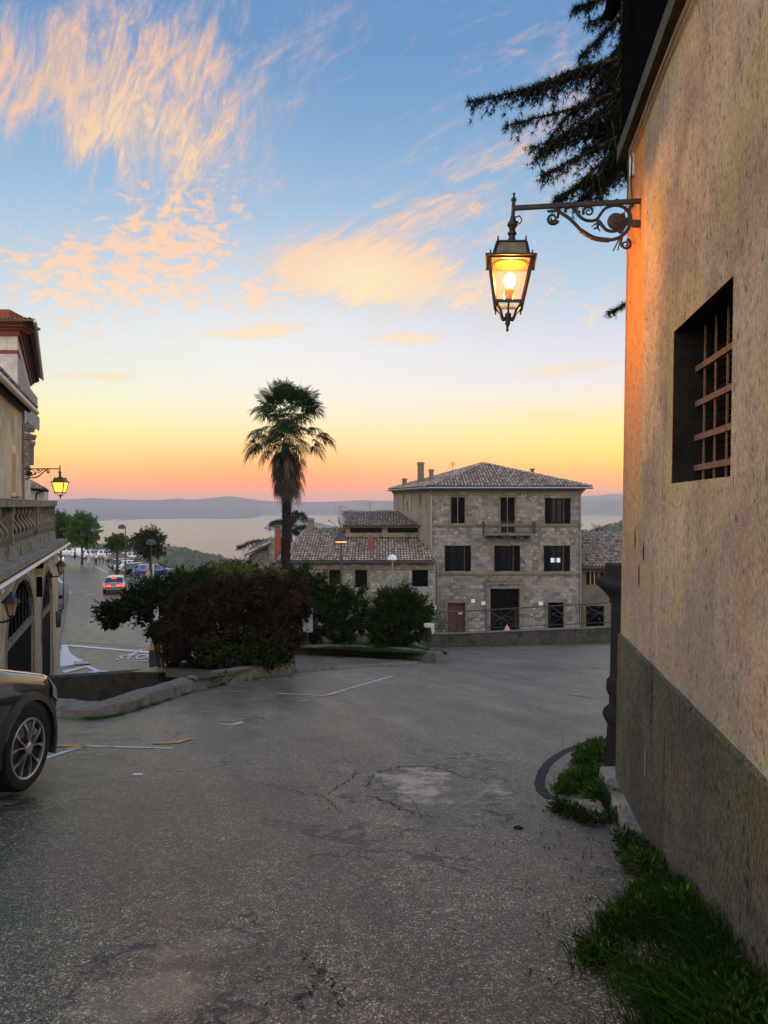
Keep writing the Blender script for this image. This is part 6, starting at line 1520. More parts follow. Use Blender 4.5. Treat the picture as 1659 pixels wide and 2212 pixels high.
q = MB(); q.tube([(0, .09, -40 * s_), (0, .09, 16 * s_)], .03, 6); q.build('post', M_['steel'], ts_)
# ================================================================== trees, bushes and weeds
M_['palmleaf'] = mat('palm_leaf', (.028, .045, .018), .7, .25, 3, 30, 0, spec=.15, use_attr=True, trans=.25)
M_['deadleaf'] = mat('dry_palm_leaf', (.085, .070, .055), .9, .4, 3, 30, 0, spec=.1, use_attr=True, trans=.2)
M_['needle'] = mat('cedar_needles', (.012, .018, .010), .9, .3, 3, 30, 0, spec=.03, use_attr=True, trans=.1)
M_['darkleaf'] = mat('dark_bush_leaf', (.019, .028, .010), .9, .3, 3, 30, 0, spec=.04, use_attr=True, trans=.2)
M_['purpleleaf'] = mat('purple_bush_leaf', (.028, .0185, .013), .9, .35, 3, 30, 0, spec=.03, use_attr=True, trans=.15)
M_['grassblade'] = mat('grass_blade', (.040, .068, .015), .7, .3, 3, 30, 0, spec=.15, use_attr=True, trans=.35)
def rv(rnd): 
    while 1:
        v = V((rnd.uniform(-1, 1), rnd.uniform(-1, 1), rnd.uniform(-1, 1)))
        if .05 < v.length < 1: return v.normalized()
def leaf(mb, p, d, n, L, w, c, fold=.25):
    """one leaf: two triangles folded along the midrib"""
    d = d.normalized(); s = d.cross(n)
    if s.length < 1e-3: s = d.orthogonal()
    s.normalize(); up = s.cross(d)
    k = mb.vert(p, p + d * L * .5 + s * w + up * w * fold, p + d * L, p + d * L * .5 - s * w + up * w * fold)
    mb.face((k, k + 1, k + 2), c); mb.face((k, k + 2, k + 3), c)
def shade(rnd, lo=.5, hi=1.6, tint=(1, 1, 1), yl=0):
    g = rnd.uniform(lo, hi); y = yl if rnd.random() < yl else 0
    return (g * tint[0] * (1 + y * 2), g * tint[1] * (1 + y * .6), g * tint[2])
def crown_clumps(mb, rnd, clumps, per, L, w, tint=(1, 1, 1), yl=0, hang=.25, core=0):
    """clumps: (centre, radius); leaves spread through each clump, thinner at its skin"""
    for c, r in clumps:
        g0 = rnd.uniform(.65, 1.35); nn = int(per * (r / .3) ** 2)
        for _ in range(core):                  # broad old leaves deep in the clump close the view through it
            p = c + rv(rnd) * r * .45 * rnd.random(); g = g0 * rnd.uniform(.5, 1.1); leaf(mb, p - V((0, 0, r * .2)), rv(rnd), rv(rnd), r * .9, r * .30, (g * tint[0], g * tint[1], g * tint[2]))
        for _ in range(nn):
            u_ = rv(rnd); p = c + u_ * r * (rnd.random() ** .55)
            d = (u_ * .8 + rv(rnd) * .9 - V((0, 0, hang))).normalized(); g = g0 * rnd.uniform(.6, 1.45); y = rnd.random() < yl
            leaf(mb, p, d, rv(rnd), L * rnd.uniform(.6, 1.25), w * rnd.uniform(.7, 1.2), (g * tint[0] * (1.9 if y else 1), g * tint[1] * (1.35 if y else 1), g * tint[2]))
def twig(mb, a, b, r0, r1, rnd, bend=.15, n=5, sides=5):
    a, b = V(a), V(b); o = rv(rnd) * (b - a).length * bend
    mb.tube([a.lerp(b, i / n) + o * math.sin(math.pi * i / n) for i in range(n + 1)], [r0 + (r1 - r0) * i / n for i in range(n + 1)], sides)
# ---------------- bushes
def in_poly(x, y, poly):
    c = False
    for (x0, y0), (x1, y1) in zip(poly, poly[1:] + poly[:1]):
        if (y0 > y) != (y1 > y) and x < (x1 - x0) * (y - y0) / (y1 - y0) + x0: c = not c
    return c
def bush(name, lab, cat, outline, Y, depth, base, n_cl, rad, per, L, w, leafm, seed, tint=(1, 1, 1), yl=0, stems=5, tuft=0, extra=None, group=None, hang=.2):
    """shrub filling an outline seen at distance Y, rounded to the given depth; clumps lie through its volume"""
    rnd = random.Random(seed); t_ = thing(name, lab, cat, base, 0, group); org = V(base)
    xs = [p[0] for p in outline]; ys = [p[1] for p in outline]; cl = []; mx, my = sum(xs) / len(xs), sum(ys) / len(ys)
    pr = rad / Y * F
    def inset(x, y):
        k = 0
        for i in range(8):
            a = i * math.pi / 4
            k += in_poly(x + pr * 1.6 * math.cos(a), y + pr * 1.6 * math.sin(a), outline)
        return k / 8
    tries = 0
    while len(cl) < n_cl and tries < n_cl * 60:
        tries += 1
        x, y = rnd.uniform(min(xs), max(xs)), rnd.uniform(min(ys), max(ys))
        if not in_poly(x, y, outline) or not (in_poly(x, y - pr * .5, outline) and in_poly(x - pr * .3, y, outline) and in_poly(x + pr * .3, y, outline)): continue
        k = inset(x, y); dd = depth * (.25 + .75 * k)
        p = at(x, y, Y); q = rnd.uniform(-1, 1); q = abs(q) ** .6 * (1 if q > 0 else -1); p.y += q * dd / 2; p.x *= 1; cl.append((p, rad * rnd.uniform(.6, 1.2) * (.55 + .45 * k)))
    mb = MB(org); crown_clumps(mb, rnd, cl, per, L, w, tint, yl, hang, 9 if n_cl > 200 else 0)
    if tuft:                                   # fine shoots standing out of the skin
        for c, r in cl:
            for _ in range(tuft):
                d = (c - at(mx, my, Y)).normalized() * .8 + rv(rnd) * .5 + V((0, 0, .35)); d.normalize(); ln = r * rnd.uniform(.9, 1.9)
                for k in range(7):
                    p = c + d * ln * (.45 + .55 * k / 6); leaf(mb, p, (d + rv(rnd) * .8), rv(rnd), L * .85, w * .8, shade(rnd, .7, 1.8, tint))
    if extra: extra(mb, rnd)
    mb.build('foliage', leafm, t_)
    tr = MB(org)
    for i in range(stems):
        c, r = rnd.choice(sorted(cl, key=lambda q: -q[0].z)[:max(4, len(cl) // 3)]); a = V(base) + V((rnd.uniform(-.25, .25), rnd.uniform(-.2, .2), -.2)); twig(tr, a, c, .055 if n_cl > 100 else .02, .012, rnd, .06)
    tr.build('stems', M_['bark'], t_); return t_
big = [(372, 1432), (362, 1395), (360, 1350), (372, 1310), (388, 1285), (415, 1262), (442, 1250), (470, 1245), (495, 1236), (520, 1232), (548, 1236), (575, 1232), (605, 1240), (632, 1248), (652, 1262), (668, 1280), (672, 1300), (676, 1325), (668, 1352), (655, 1378), (640, 1402), (628, 1425), (600, 1432), (540, 1437), (470, 1442), (410, 1440)]
def ivy(mb, rnd):                              # green climber on the shaded foot of the bush and trailing over the wall
    for _ in range(1500):
        x, y = rnd.uniform(420, 625), rnd.gauss(1405, 22)
        if y > 1440 or y < 1350: continue
        p = at(x, y, 19.0 + rnd.uniform(-.7, .2)); leaf(mb, p, rv(rnd) - V((0, .4, .2)), V((0, -1, .3)), .07, .030, (.6 * rnd.uniform(.5, 1.6), 2.2 * rnd.uniform(.5, 1.5), .6))
bush('dark_bush', 'big round dark reddish bush on the planting bed between road and lower street', 'bush', big, 19.6, 2.4, (-3.4, 19.4, zr(0, 19.4) + .2), 640, .22, 74, .060, .015, M_['purpleleaf'], 11, (1.15, 1, 1), .02, 8, 4, ivy, hang=-.1)
arch = [(209, 1322), (222, 1332), (232, 1348), (240, 1362), (248, 1352), (262, 1345), (276, 1332), (292, 1330), (306, 1338), (318, 1352), (330, 1362), (345, 1378), (352, 1398), (372, 1420), (400, 1420), (430, 1330), (470, 1262), (455, 1232), (440, 1222), (418, 1226), (400, 1235), (382, 1230), (360, 1240), (340, 1244), (318, 1250), (300, 1254), (282, 1266), (262, 1280), (248, 1292), (230, 1300), (214, 1310)]
bush('leaning_tree', 'small dark leafy tree arching to the left over the lower street', 'tree', arch, 22.6, 1.6, (at(360, 1440, 22.6).x, 22.6, -3.6), 380, .25, 56, .085, .030, M_['darkleaf'], 12, (1, 1.15, .9), .12, 9, 2)
back = [(430, 1235), (440, 1226), (470, 1218), (500, 1212), (512, 1202), (530, 1208), (560, 1222), (585, 1226), (608, 1218), (630, 1224), (655, 1214), (678, 1222), (700, 1232), (718, 1240), (735, 1258), (752, 1266), (775, 1262), (792, 1272), (800, 1300), (800, 1350), (782, 1372), (760, 1385), (728, 1388), (700, 1372), (672, 1380), (650, 1370), (630, 1330), (600, 1290), (540, 1262), (480, 1258), (440, 1262)]
bush('green_shrub', 'wide dark green shrub on the grass island behind the reddish bush', 'shrub', back, 31.5, 2.0, (-2.6, 31.5, zr(0, 31.5) + .3), 460, .30, 60, .085, .024, M_['darkleaf'], 13, (1.1, 1.3, .9), .05, 8, 3, group=None)
fr_o = [(800, 1385), (792, 1350), (800, 1310), (812, 1282), (835, 1270), (848, 1276), (868, 1262), (890, 1268), (905, 1290), (918, 1285), (925, 1305), (938, 1320), (932, 1350), (920, 1372), (900, 1388), (862, 1384), (850, 1398), (825, 1390)]
bush('green_shrub', 'rounded dark green shrub at the right end of the grass island near the litter bin', 'shrub', fr_o, 29.0, 1.7, (.6, 29.0, zr(0, 29) + .3), 340, .26, 62, .075, .022, M_['darkleaf'], 14, (1.05, 1.25, .85), .05, 7, 4)
ylw = [(440, 1228), (452, 1214), (470, 1208), (490, 1210), (505, 1200), (520, 1206), (528, 1186), (538, 1192), (545, 1182), (556, 1196), (560, 1215), (600, 1222), (610, 1238), (440, 1240)]
bush('yellow_shrub', 'thin yellowing shrub rising above the dark bush beside the palm trunk', 'shrub', [(412, 1240), (430, 1226), (450, 1216), (478, 1212), (512, 1214), (540, 1220), (570, 1226), (600, 1220), (612, 1232), (600, 1246), (520, 1246), (440, 1248)], 26, 1.2, (-5.2, 26, -4.3), 90, .22, 30, .10, .03, M_['leaf'], 15, (1.2, 1.05, .7), .3, 6, 2)
bush('saplings', 'pale green sapling growing at the car park edge behind the silver car', 'shrub', [(337, 1240), (345, 1225), (352, 1213), (358, 1205), (362, 1215), (368, 1230), (372, 1242)], 92, 2, at(355, 1245, 92), 30, .38, 18, .28, .09, M_['leaf'], 16, (1.1, 1.5, .8), .1, 3, 1)
bush('saplings', 'yellowish brush at the car park edge beyond the guard rail', 'shrub', [(380, 1245), (384, 1232), (392, 1222), (400, 1228), (412, 1224), (424, 1232), (432, 1245)], 78, 2, at(405, 1250, 78), 40, .38, 18, .26, .08, M_['leaf'], 17, (1.5, 1.35, .6), .3, 3, 1)
bush('spiky_yucca', 'small spiky dark plant behind the railing by the palazzo drainpipe', 'plant', [(936, 1350), (940, 1330), (950, 1322), (962, 1330), (966, 1350), (955, 1358)], 40, .8, at(950, 1372, 40), 16, .2, 40, .30, .014, M_['darkleaf'], 18, (1, 1.4, .9), 0, 3, 0)
bush('wall_creeper', 'tuft of creeping plants at the foot of the low stone wall below the dark bush', 'plant', [(452, 1472), (460, 1455), (478, 1446), (500, 1444), (518, 1452), (512, 1470), (480, 1484)], 16.2, .35, gnd(486, 1476), 34, .10, 22, .07, .028, M_['leaf'], 19, (.6, .9, .6), 0, 3, 0)
bush('wall_creeper', 'small bright weed at the base of the low stone wall', 'plant', [(296, 1536), (302, 1523), (318, 1517), (330, 1524), (322, 1534)], 12.9, .22, gnd(312, 1534), 12, .055, 22, .05, .02, M_['grassblade'], 20, (.8, 1, 1), 0, 2, 0)
bush('wall_creeper', 'weed tuft growing on top of the low stone wall near the car', 'plant', [(274, 1517), (282, 1508), (296, 1505), (310, 1508), (306, 1516)], 13.4, .2, at(292, 1517, 13.4), 10, .05, 18, .05, .02, M_['grassblade'], 22, (.8, 1, 1), 0, 2, 0)
# leafless little tree above the right-hand roof
rnd = random.Random(4); bt_ = thing('bare_tree', 'bare twiggy little tree above the mossy roof beside the lake', 'tree', at(1286, 1185, 62)); q = MB(bt_.location); b0 = V(bt_.location)
def grow(mb, p, d, L, r, k):
    e = p + d * L; mb.tube([p, p.lerp(e, .5) + rv(rnd) * L * .06, e], [r, r * .85, r * .65], 4, cap=False)
    if k: 
        for _ in range(3 if k > 1 else 2): grow(mb, p.lerp(e, rnd.uniform(.55, 1)), (d + rv(rnd) * .62 + V((0, 0, .05))).normalized(), L * rnd.uniform(.55, .8), r * .6, k - 1)
grow(q, b0, V((0, 0, 1)), 1.0, .06, 5); q.build('branches', M_['bark'], bt_)
# ---------------- pruned car-park trees: limbs with leafy shoots
def shoot_tree(lab, dx, dyb, Y, cx, cy, rx, ry, n_sh, Lsh, seed, tint, up, lw_=.16, per=26, yl=.04, spread=1.0, fill=90):
    rnd = random.Random(seed); b = at(dx, dyb, Y); b.z = zs(b.x, Y) - .1; t_ = thing('street_tree', lab, 'tree', b, 0, 'trees along the car park')
    c = at(cx, cy, Y); s_ = Y / F; RX, RZ = rx * s_, ry * s_; mb = MB(b); tr = MB(b)
    fork = V((c.x * .5 + b.x * .5, Y, c.z - RZ * .55)); tr.tube([b, b.lerp(fork, .5) + V((.06, 0, 0)), fork], [.22, .17, .15], 8)
    for i in range(n_sh):
        a = rnd.uniform(0, 2 * math.pi); el_ = rnd.uniform(-.8, 1) if rnd.random() > up else rnd.uniform(.3, 1)
        d = V((math.cos(a) * math.sqrt(max(.05, 1 - el_ * el_)), math.sin(a) * math.sqrt(max(.05, 1 - el_ * el_)), el_))
        p0 = c + V((d.x * RX * .35, d.y * RX * .35, d.z * RZ * .25)); tip = c + V((d.x * RX, d.y * RX, d.z * RZ)) * rnd.uniform(.8, 1.08) * spread
        if i % 4 == 0: twig(tr, fork, p0, .09, .04, rnd)
        tr.tube([p0, p0.lerp(tip, .6) + V((0, 0, .1)), tip], [.035, .02, .008], 4, cap=False)
        g0 = rnd.uniform(.7, 1.3)
        for k in range(per):
            q_ = rnd.random() ** .8; p = p0.lerp(tip, q_) + V((0, 0, .1 * math.sin(q_ * 3))) + rv(rnd) * .22 * (1.15 - q_ * .75); g = g0 * rnd.uniform(.6, 1.5); y = rnd.random() < yl
            leaf(mb, p, (tip - p0).normalized() + rv(rnd) * 1.0 - V((0, 0, .3)), rv(rnd), lw_ * rnd.uniform(.7, 1.3), lw_ * .42, (g * tint[0] * (2.2 if y else 1), g * tint[1] * (1.5 if y else 1), g * tint[2]))
    for _ in range(fill):
        u_ = rv(rnd); p = c + V((u_.x * RX, u_.y * RX, u_.z * RZ)) * rnd.uniform(.2, .8)
        for k in range(16): leaf(mb, p + rv(rnd) * .32, rv(rnd) - V((0, 0, .3)), rv(rnd), lw_, lw_ * .42, shade(rnd, .4, 1.2, tint))
    tr.build('trunk', M_['bark'], t_, smooth=2); mb.build('crown', M_['leaf'], t_); return t_
shoot_tree('green full-crowned tree standing among the white vans at the far end of the car park', 177, 1205, 116, 176, 1150, 42, 46, 150, 1, 1, (1.0, 1.45, .75), .3, .26, 44, .08, 1.0, 330)
shoot_tree('dark green tree half hidden behind the terrace corner', 131, 1206, 118, 130, 1147, 30, 46, 110, 1, 2, (.65, 1.0, .6), .3, .26, 40, .04, 1.0, 260)
shoot_tree('smaller pruned tree with thin upright shoots above the black cars', 252, 1226, 92, 253, 1176, 31, 24, 90, 1, 3, (.75, .95, .6), .55, .20, 26, .05, 1.0, 110)
shoot_tree('dark pruned tree with long spiky shoots beside the right lamp post', 325, 1236, 76, 323, 1178, 40, 40, 90, 1, 4, (.42, .55, .38), .6, .19, 30, .02, 1.05, 170)
# ---------------- palm
PY = 30.0
pb = at(619, 1245, PY); pb.z = zr(pb.x, PY) - .5
palm = thing('palm_tree', 'tall fan palm with a skirt of dead fronds against the sunset', 'palm tree', pb); O = palm.location
rnd = random.Random(21); tr = MB(O); ptop = at(616, 955, PY)
path = [pb, at(617, 1200, PY), at(619, 1120, PY), at(620, 1060, PY), at(619, 1000, PY), ptop]
rad_ = [.20, .185, .18, .20, .20, .12]
fine = []; fr = []
for i in range(len(path) - 1):
    for j in range(14): fine.append(path[i].lerp(path[i + 1], j / 14)); fr.append((rad_[i] + (rad_[i + 1] - rad_[i]) * j / 14) * (1 + .07 * rnd.uniform(-1, 1)))
tr.tube(fine, fr, 12)
for _ in range(900):                           # fibrous leaf-base stubs
    k = rnd.randrange(0, 48); p = fine[k]; a = rnd.uniform(0, 6.283); d = V((math.cos(a), math.sin(a), .5)); leaf(tr, p + V((d.x, d.y, 0)) * fr[k] * .92, d + V((0, 0, rnd.uniform(-.6, .9))), V((0, 0, 1)), rnd.uniform(.05, .13), .018, None)
tr.build('trunk', mat('dark_palm_trunk', (.028, .021, .017), .95, .5, 12, 60, .9, spec=.05), palm)
def fan(mb, hub, d, size, droop, rnd, tint, n=34, spread=150, dead=False, pet=.7, stemmb=None):
    """one fan leaf: petiole then narrow segments radiating in a pleated plane"""
    d = d.normalized(); tip = hub + d * pet * size - V((0, 0, droop * .12 * size)); stemmb.tube([hub, hub.lerp(tip, .5) + V((0, 0, .05 * size)), tip], [.014, .010, .008], 4, cap=False)
    d2 = (d - V((0, 0, droop * .45))).normalized(); s = d2.cross(V((0, 0, 1)))
    if s.length < .1: s = d2.orthogonal()
    s.normalize(); nrm = s.cross(d2); roll = rnd.uniform(-.5, .5); s, nrm = s * math.cos(roll) + nrm * math.sin(roll), nrm * math.cos(roll) - s * math.sin(roll)
    for i in range(n):
        a = R(spread) * (i / (n - 1) * 2 - 1); L = size * (.62 - .16 * abs(i / (n - 1) * 2 - 1) ** 2) * rnd.uniform(.85, 1.08)
        r = (d2 * math.cos(a) + s * math.sin(a) + nrm * .12 * abs(math.sin(a))).normalized(); dr = droop * rnd.uniform(.5, 1.5)
        g = rnd.uniform(.6, 1.4); c = (g * tint[0], g * tint[1], g * tint[2]); w = .022 * size * (.8 if dead else 1); sd_ = r.cross(nrm).normalized()
        p0 = tip; p1 = tip + r * L * .5 + nrm * .02 * (i % 2) - V((0, 0, dr * .05 * L)); p2 = tip + r * L * .8 - V((0, 0, dr * .22 * L)); p3 = tip + r * L - V((0, 0, dr * .5 * L))
        k = mb.vert(p0, p1 + sd_ * w, p1 - sd_ * w, p2 + sd_ * w * .8, p2 - sd_ * w * .8, p3)
        mb.face((k, k + 1, k + 2), c); mb.face((k + 1, k + 3, k + 4, k + 2), c); mb.face((k + 3, k + 5, k + 4), c)
fl, st_, dl = MB(O), MB(O), MB(O)
hubc = at(618, 905, PY)
# each frond aims at a place in the crown: (column, row, depth) of its fan centre
tips = [(585, 838, 0), (600, 832, .1), (620, 840, -.4), (645, 836, .1), (662, 842, 0), (676, 856, .1), (608, 848, .5), (640, 850, .5), (566, 866, .1), (575, 856, -.3), (590, 858, -.6), (655, 858, -.6), (560, 880, -.1), (568, 892, .2), (684, 872, 0), (680, 888, .1), (622, 862, -.8), (603, 872, -.9), (643, 872, -.9), (585, 880, -.8), (664, 880, -.7), (622, 888, -1.0), (600, 895, .6), (648, 895, .6), (590, 900, -.5), (655, 902, -.5), (625, 870, .9), (612, 905, -.8), (630, 915, -.7), (618, 925, -.9), (605, 920, .6), (632, 905, .7), (600, 935, -.6), (640, 938, -.6), (576, 874, .7), (672, 868, .7)]
for (x_, y_, dp) in tips:
    c = at(618 + (x_ - 618) * 1.12, y_ - 12, PY) + V((0, dp, 0)); d = c - hubc; fan(fl, hubc + d * .12, d, 1.10, .3 + .6 * (y_ > 868), rnd, (.55, .95, .55), 38, 140, False, d.length * .62 / 1.10, st_)
hub2 = at(618, 940, PY)
for (x_, y_, dp) in [(556, 915, .1), (570, 928, -.5), (552, 950, .1), (566, 958, -.4), (548, 968, .0), (585, 940, -.8), (672, 905, .2), (690, 925, .1), (700, 930, -.1), (682, 945, -.3), (678, 958, .1), (660, 915, -.6), (640, 930, -.9), (600, 930, -.9), (620, 950, -1.0), (608, 915, -.8), (632, 918, -.7), (618, 905, .7), (640, 905, .4), (598, 918, .5), (575, 905, .3), (595, 960, -.7), (645, 960, -.7), (575, 975, .3), (585, 930, .8), (650, 940, .8), (620, 930, .9)]:
    c = at(618 + (x_ - 618) * 1.32, y_ + 4, PY) + V((0, dp, 0)); d = c - hub2; g = rnd.uniform(.6, 1.0); fan(fl, hub2 + d * .1, d, 1.0, 1.0, rnd, (.7 * g, .8 * g, .5 * g), 26, 105, False, d.length * .66 / 1.0, st_)
fl.build('crown', M_['palmleaf'], palm); 
for i in range(170):                           # skirt of hanging dead fronds
    y_ = rnd.uniform(955, 1030); q_ = (y_ - 955) / 75; a = rnd.uniform(0, 6.283)
    ax = at(619 - q_ * 2, y_, PY); ro = (.86 - .50 * q_ ** 1.1) * rnd.uniform(.75, 1.08); out = V((math.cos(a), math.sin(a), 0))
    hub = ax + out * .1; d = out * ro + V((0, 0, -.30 - .25 * rnd.random())); g = rnd.choice((.3, .5, .8, 1.2, 1.6)); fan(dl, hub, d, rnd.uniform(.50, .72), 1.9, rnd, tuple(q * g for q in (1.0, .98, .95)), 18, 55, True, .45, st_)
for (x_, y_) in [(655, 1000), (660, 1020), (655, 1040), (585, 1010), (592, 1040), (650, 1055), (580, 990), (662, 990), (645, 1062)]:
    ax = at(619, y_ - 22, PY); c = at(x_, y_, PY); d = c - ax; fan(dl, ax, d, .75, 1.5, rnd, (1.0, .8, .6), 24, 75, True, d.length * .7 / .75, st_)
dl.build('dead_fronds', M_['deadleaf'], palm); st_.build('leaf_stalks', M_['bark'], palm)
# ---------------- cedars: drooping sprays of needle tufts
def tuft(mb, p, d, L, rnd, n=9):
    for _ in range(n):
        r = (d * .8 + rv(rnd)).normalized(); s = r.orthogonal().normalized() * L * .07; g = rnd.uniform(.5, 1.6); c = (g, g, g)
        k = mb.vert(p - s, p + s, p + r * L); mb.face((k, k + 1, k + 2), c)
def cedar_branch(nb, wb, pts, rnd, r0, sub=.5, tl=.07, dens=1.0, droop=.6, ns=9, depth=.35):
    P = [V(p) for p in smooth2([tuple(p) for p in pts], 8)]; m = len(P)
    wb.tube(P, [r0 * (1 - .85 * i / (m - 1)) for i in range(m)], 5, cap=False)
    for i in range(1, m):
        q_ = i / (m - 1); d = (P[i] - P[i - 1]).normalized(); seg = (P[i] - P[i - 1]).length
        for _ in range(max(1, int(seg * 26 * dens))):
            b = P[i - 1].lerp(P[i], rnd.random()); side = V((rnd.gauss(0, .35), rnd.choice((-1, 1)) * rnd.random() * depth * 2, rnd.gauss(-.45, .35) * droop)); dd = (d * .75 + side).normalized(); L = sub * (1.05 - q_ * .75) * rnd.uniform(.35, 1.1)
            e = b + dd * L - V((0, 0, L * .28 * droop)); mid = b.lerp(e, .5) + V((0, 0, L * .10))
            wb.tube([b, mid, e], [.006, .004, .002], 3, cap=False)
            k = max(2, int(L / (tl * .5)))
            for j in range(k + 1):
                u_ = j / k; p = b.lerp(mid, u_ * 2) if u_ < .5 else mid.lerp(e, u_ * 2 - 1); tuft(nb, p + rv(rnd) * tl * .25, dd, tl * rnd.uniform(.7, 1.15), rnd, ns)
        for _ in range(2): tuft(nb, P[i] + rv(rnd) * .02, d, tl, rnd, ns)
rnd = random.Random(31); CYD = 9.2
ced = thing('cedar_tree', 'dark drooping cedar reaching out from behind the plastered building above the lantern', 'tree', (7.2, 11, -1)); O = ced.location
nb, wb = MB(O), MB(O)
def CP(x, y, dp=0): return at(999 + x * .3978, y * .3978, CYD + dp)
root = V((7.2, 11, 0))
brs = [([(1150, 220, .6), (950, 270), (800, 330), (650, 370), (500, 430), (380, 475), (200, 520), (45, 552)], .55, 1.0), ([(1150, 400, .5), (950, 450), (760, 530), (600, 590), (420, 635), (240, 682)], .5, .9), ([(1000, 500, .3), (850, 590), (700, 660), (560, 720), (400, 862)], .5, 1.1), ([(1050, 640, .3), (850, 740), (700, 820), (560, 890), (430, 955)], .5, 1.1), ([(1000, 700, .3), (850, 800), (740, 900), (620, 1010), (510, 1098)], .45, 1.1),
       ([(1050, -20, .4), (900, 60), (800, 150), (720, 230), (642, 300)], .4, .9), ([(1000, -220), (880, -80), (740, 0), (690, 20), (612, 45)], .3, .8), ([(1000, 300, .9), (880, 420, .8), (700, 540, .7), (560, 640, .7), (470, 770, .7)], .5, .8), ([(1100, 560, 1.2), (950, 620, 1), (800, 660, 1), (700, 690, 1)], .6, 1.2), ([(1100, 120, 1), (950, 180, 1), (870, 250, 1), (820, 330, 1)], .5, 1.0), ([(1050, 760, .8), (930, 850, .7), (830, 930, .6), (740, 1070, .6)], .4, .9), ([(1050, 20, .9), (960, 100, .9), (900, 160, .9)], .5, 1.2), ([(1050, 520, .9), (930, 560, .9), (860, 640, .9), (840, 730, .9)], .5, 1.0), ([(1080, 320, 1.4), (960, 360, 1.4), (860, 400, 1.4), (780, 470, 1.4)], .55, 1.1)]
for pts, sub, dens in brs:
    P3 = [CP(*p) for p in pts]; P3 = [root + V((0, 0, P3[0].z + .8)), *P3]
    cedar_branch(nb, wb, P3, rnd, .040, sub * 1.1, .095, dens * 1.5, 1.0, 10)
    for _ in range(2):                         # sister boughs beside and under each main one
        o_ = V((rnd.uniform(-.05, .22), rnd.uniform(.1, .9), rnd.uniform(-.22, .06))); n_ = len(P3); keep = P3[:max(3, n_ - rnd.choice((1, 2, 2)))]
        cedar_branch(nb, wb, [p + o_ * min(1, i / 2) for i, p in enumerate(keep)], rnd, .03, sub, .095, dens * 1.2, 1.15, 9)
cedar_branch(nb, wb, [at(1460, 640, 8.5), at(1400, 640, 8.5), at(1350, 658, 8.4), at(1319, 673, 8.4)], rnd, .02, .22, .075, .7, .8, 8)
wb.tube([V((7.2, 11, -1.2)), V((7.25, 11, 3)), V((7.2, 11, 9))], [.4, .33, .2], 10)
nb.build('crown', M_['needle'], ced); wb.build('trunk', M_['bark'], ced)
fc = thing('cedar_tree', 'distant drooping cedar crown rising behind the annex roof and palm trunk', 'tree', at(625, 1230, 66)); O = fc.location; nb, wb = MB(O), MB(O); rnd = random.Random(33)
Y_ = 66
for pts in ([(628, 1140), (640, 1118), (652, 1112), (664, 1122)], [(628, 1140), (615, 1128), (600, 1126), (586, 1131)], [(630, 1150), (645, 1140), (658, 1138)], [(632, 1150), (640, 1150), (652, 1155)], [(600, 1178), (570, 1168), (540, 1172), (516, 1182)], [(628, 1130), (634, 1112), (640, 1108)], [(600, 1185), (580, 1176), (556, 1176)]):
    cedar_branch(nb, wb, [at(x_, y_, Y_) for x_, y_ in pts], rnd, .06, 1.0, .34, .28, 1.0, 8, .5)
nb.build('crown', mat('distant_cedar_needles', (.04, .055, .035), .8, .3, 3, 30, 0, spec=.1, use_attr=True), fc); wb.tube([at(628, 1240, Y_), at(628, 1130, Y_)], [.3, .12], 8); wb.build('trunk', M_['bark'], fc)
# ---------------- grass: island turf, weeds along the plastered wall
def blades(mb, rnd, p, n, h, w, spread, tint, lean=.5):
    for _ in range(n):
        b = p + V((rnd.gauss(0, spread), rnd.gauss(0, spread), 0)); a = rnd.uniform(0, 6.283); d = V((math.cos(a) * lean * rnd.random(), math.sin(a) * lean * rnd.random(), 1)).normalized(); L = h * rnd.uniform(.4, 1.15); g = rnd.uniform(.45, 1.5); c = (g * tint[0], g * tint[1], g * tint[2])
        s = d.orthogonal().normalized() * w; m_ = b + d * L * .55; e = b + d * L + V((d.x, d.y, 0)) * L * .5 - V((0, 0, L * .12))
        k = mb.vert(b - s, b + s, m_ + s * .8, m_ - s * .8, e); mb.face((k, k + 1, k + 2, k + 3), c); mb.face((k + 3, k + 2, k + 4), c)
rnd = random.Random(41); gb = MB((0, 30, -4))
for _ in range(2600):
    y = rnd.uniform(24.9, 36); xr_ = 1.7 if y > 25.6 else 1.95; xl_ = -4.1 if y > 29.6 else 1.97 - (y - 24.8) * 1.05 + .42
    if xl_ > xr_: continue
    x = rnd.uniform(xl_, xr_); k = noise.noise(V((x * .8, y * .8, 2))); 
    if k < -.25: continue
    blades(gb, rnd, V((x, y, zr(x, y) + .27)), 9, .10 + .14 * max(0, k), .007, .10, (.8 + k * .5, 1.1, .6))
o = gb.build('grass', M_['grassblade']); tag(o, 'short green grass covering the island between kerb wall and railing', 'grass', kind='stuff')
gb = MB((1.3, 4, -.6)); rnd = random.Random(43)
def weed_at(x, y, h, n, tint, sp=.06): blades(gb, rnd, V((x, y, zr(x, y) + .0)), n, h, .0035, sp, tint, .9)
def leafy(x, y, r, n, tint, h=1.0, L=.035):
    for _ in range(n):
        u_ = rv(rnd); u_.z = abs(u_.z) * h; p = V((x, y, zr(x, y))) + u_ * r * rnd.random() ** .5; d = u_ + rv(rnd) * .7; g = rnd.uniform(.4, 1.5); y_ = rnd.random() < .08; leaf(gb, p, d, rv(rnd), L * rnd.uniform(.5, 1.9), L * rnd.uniform(.14, .3), (g * tint[0] * (2.6 if y_ else 1), g * tint[1] * (1.7 if y_ else 1), g * tint[2]))
G1, G2 = (1.05, 1.3, .7), (.5, .75, .5)
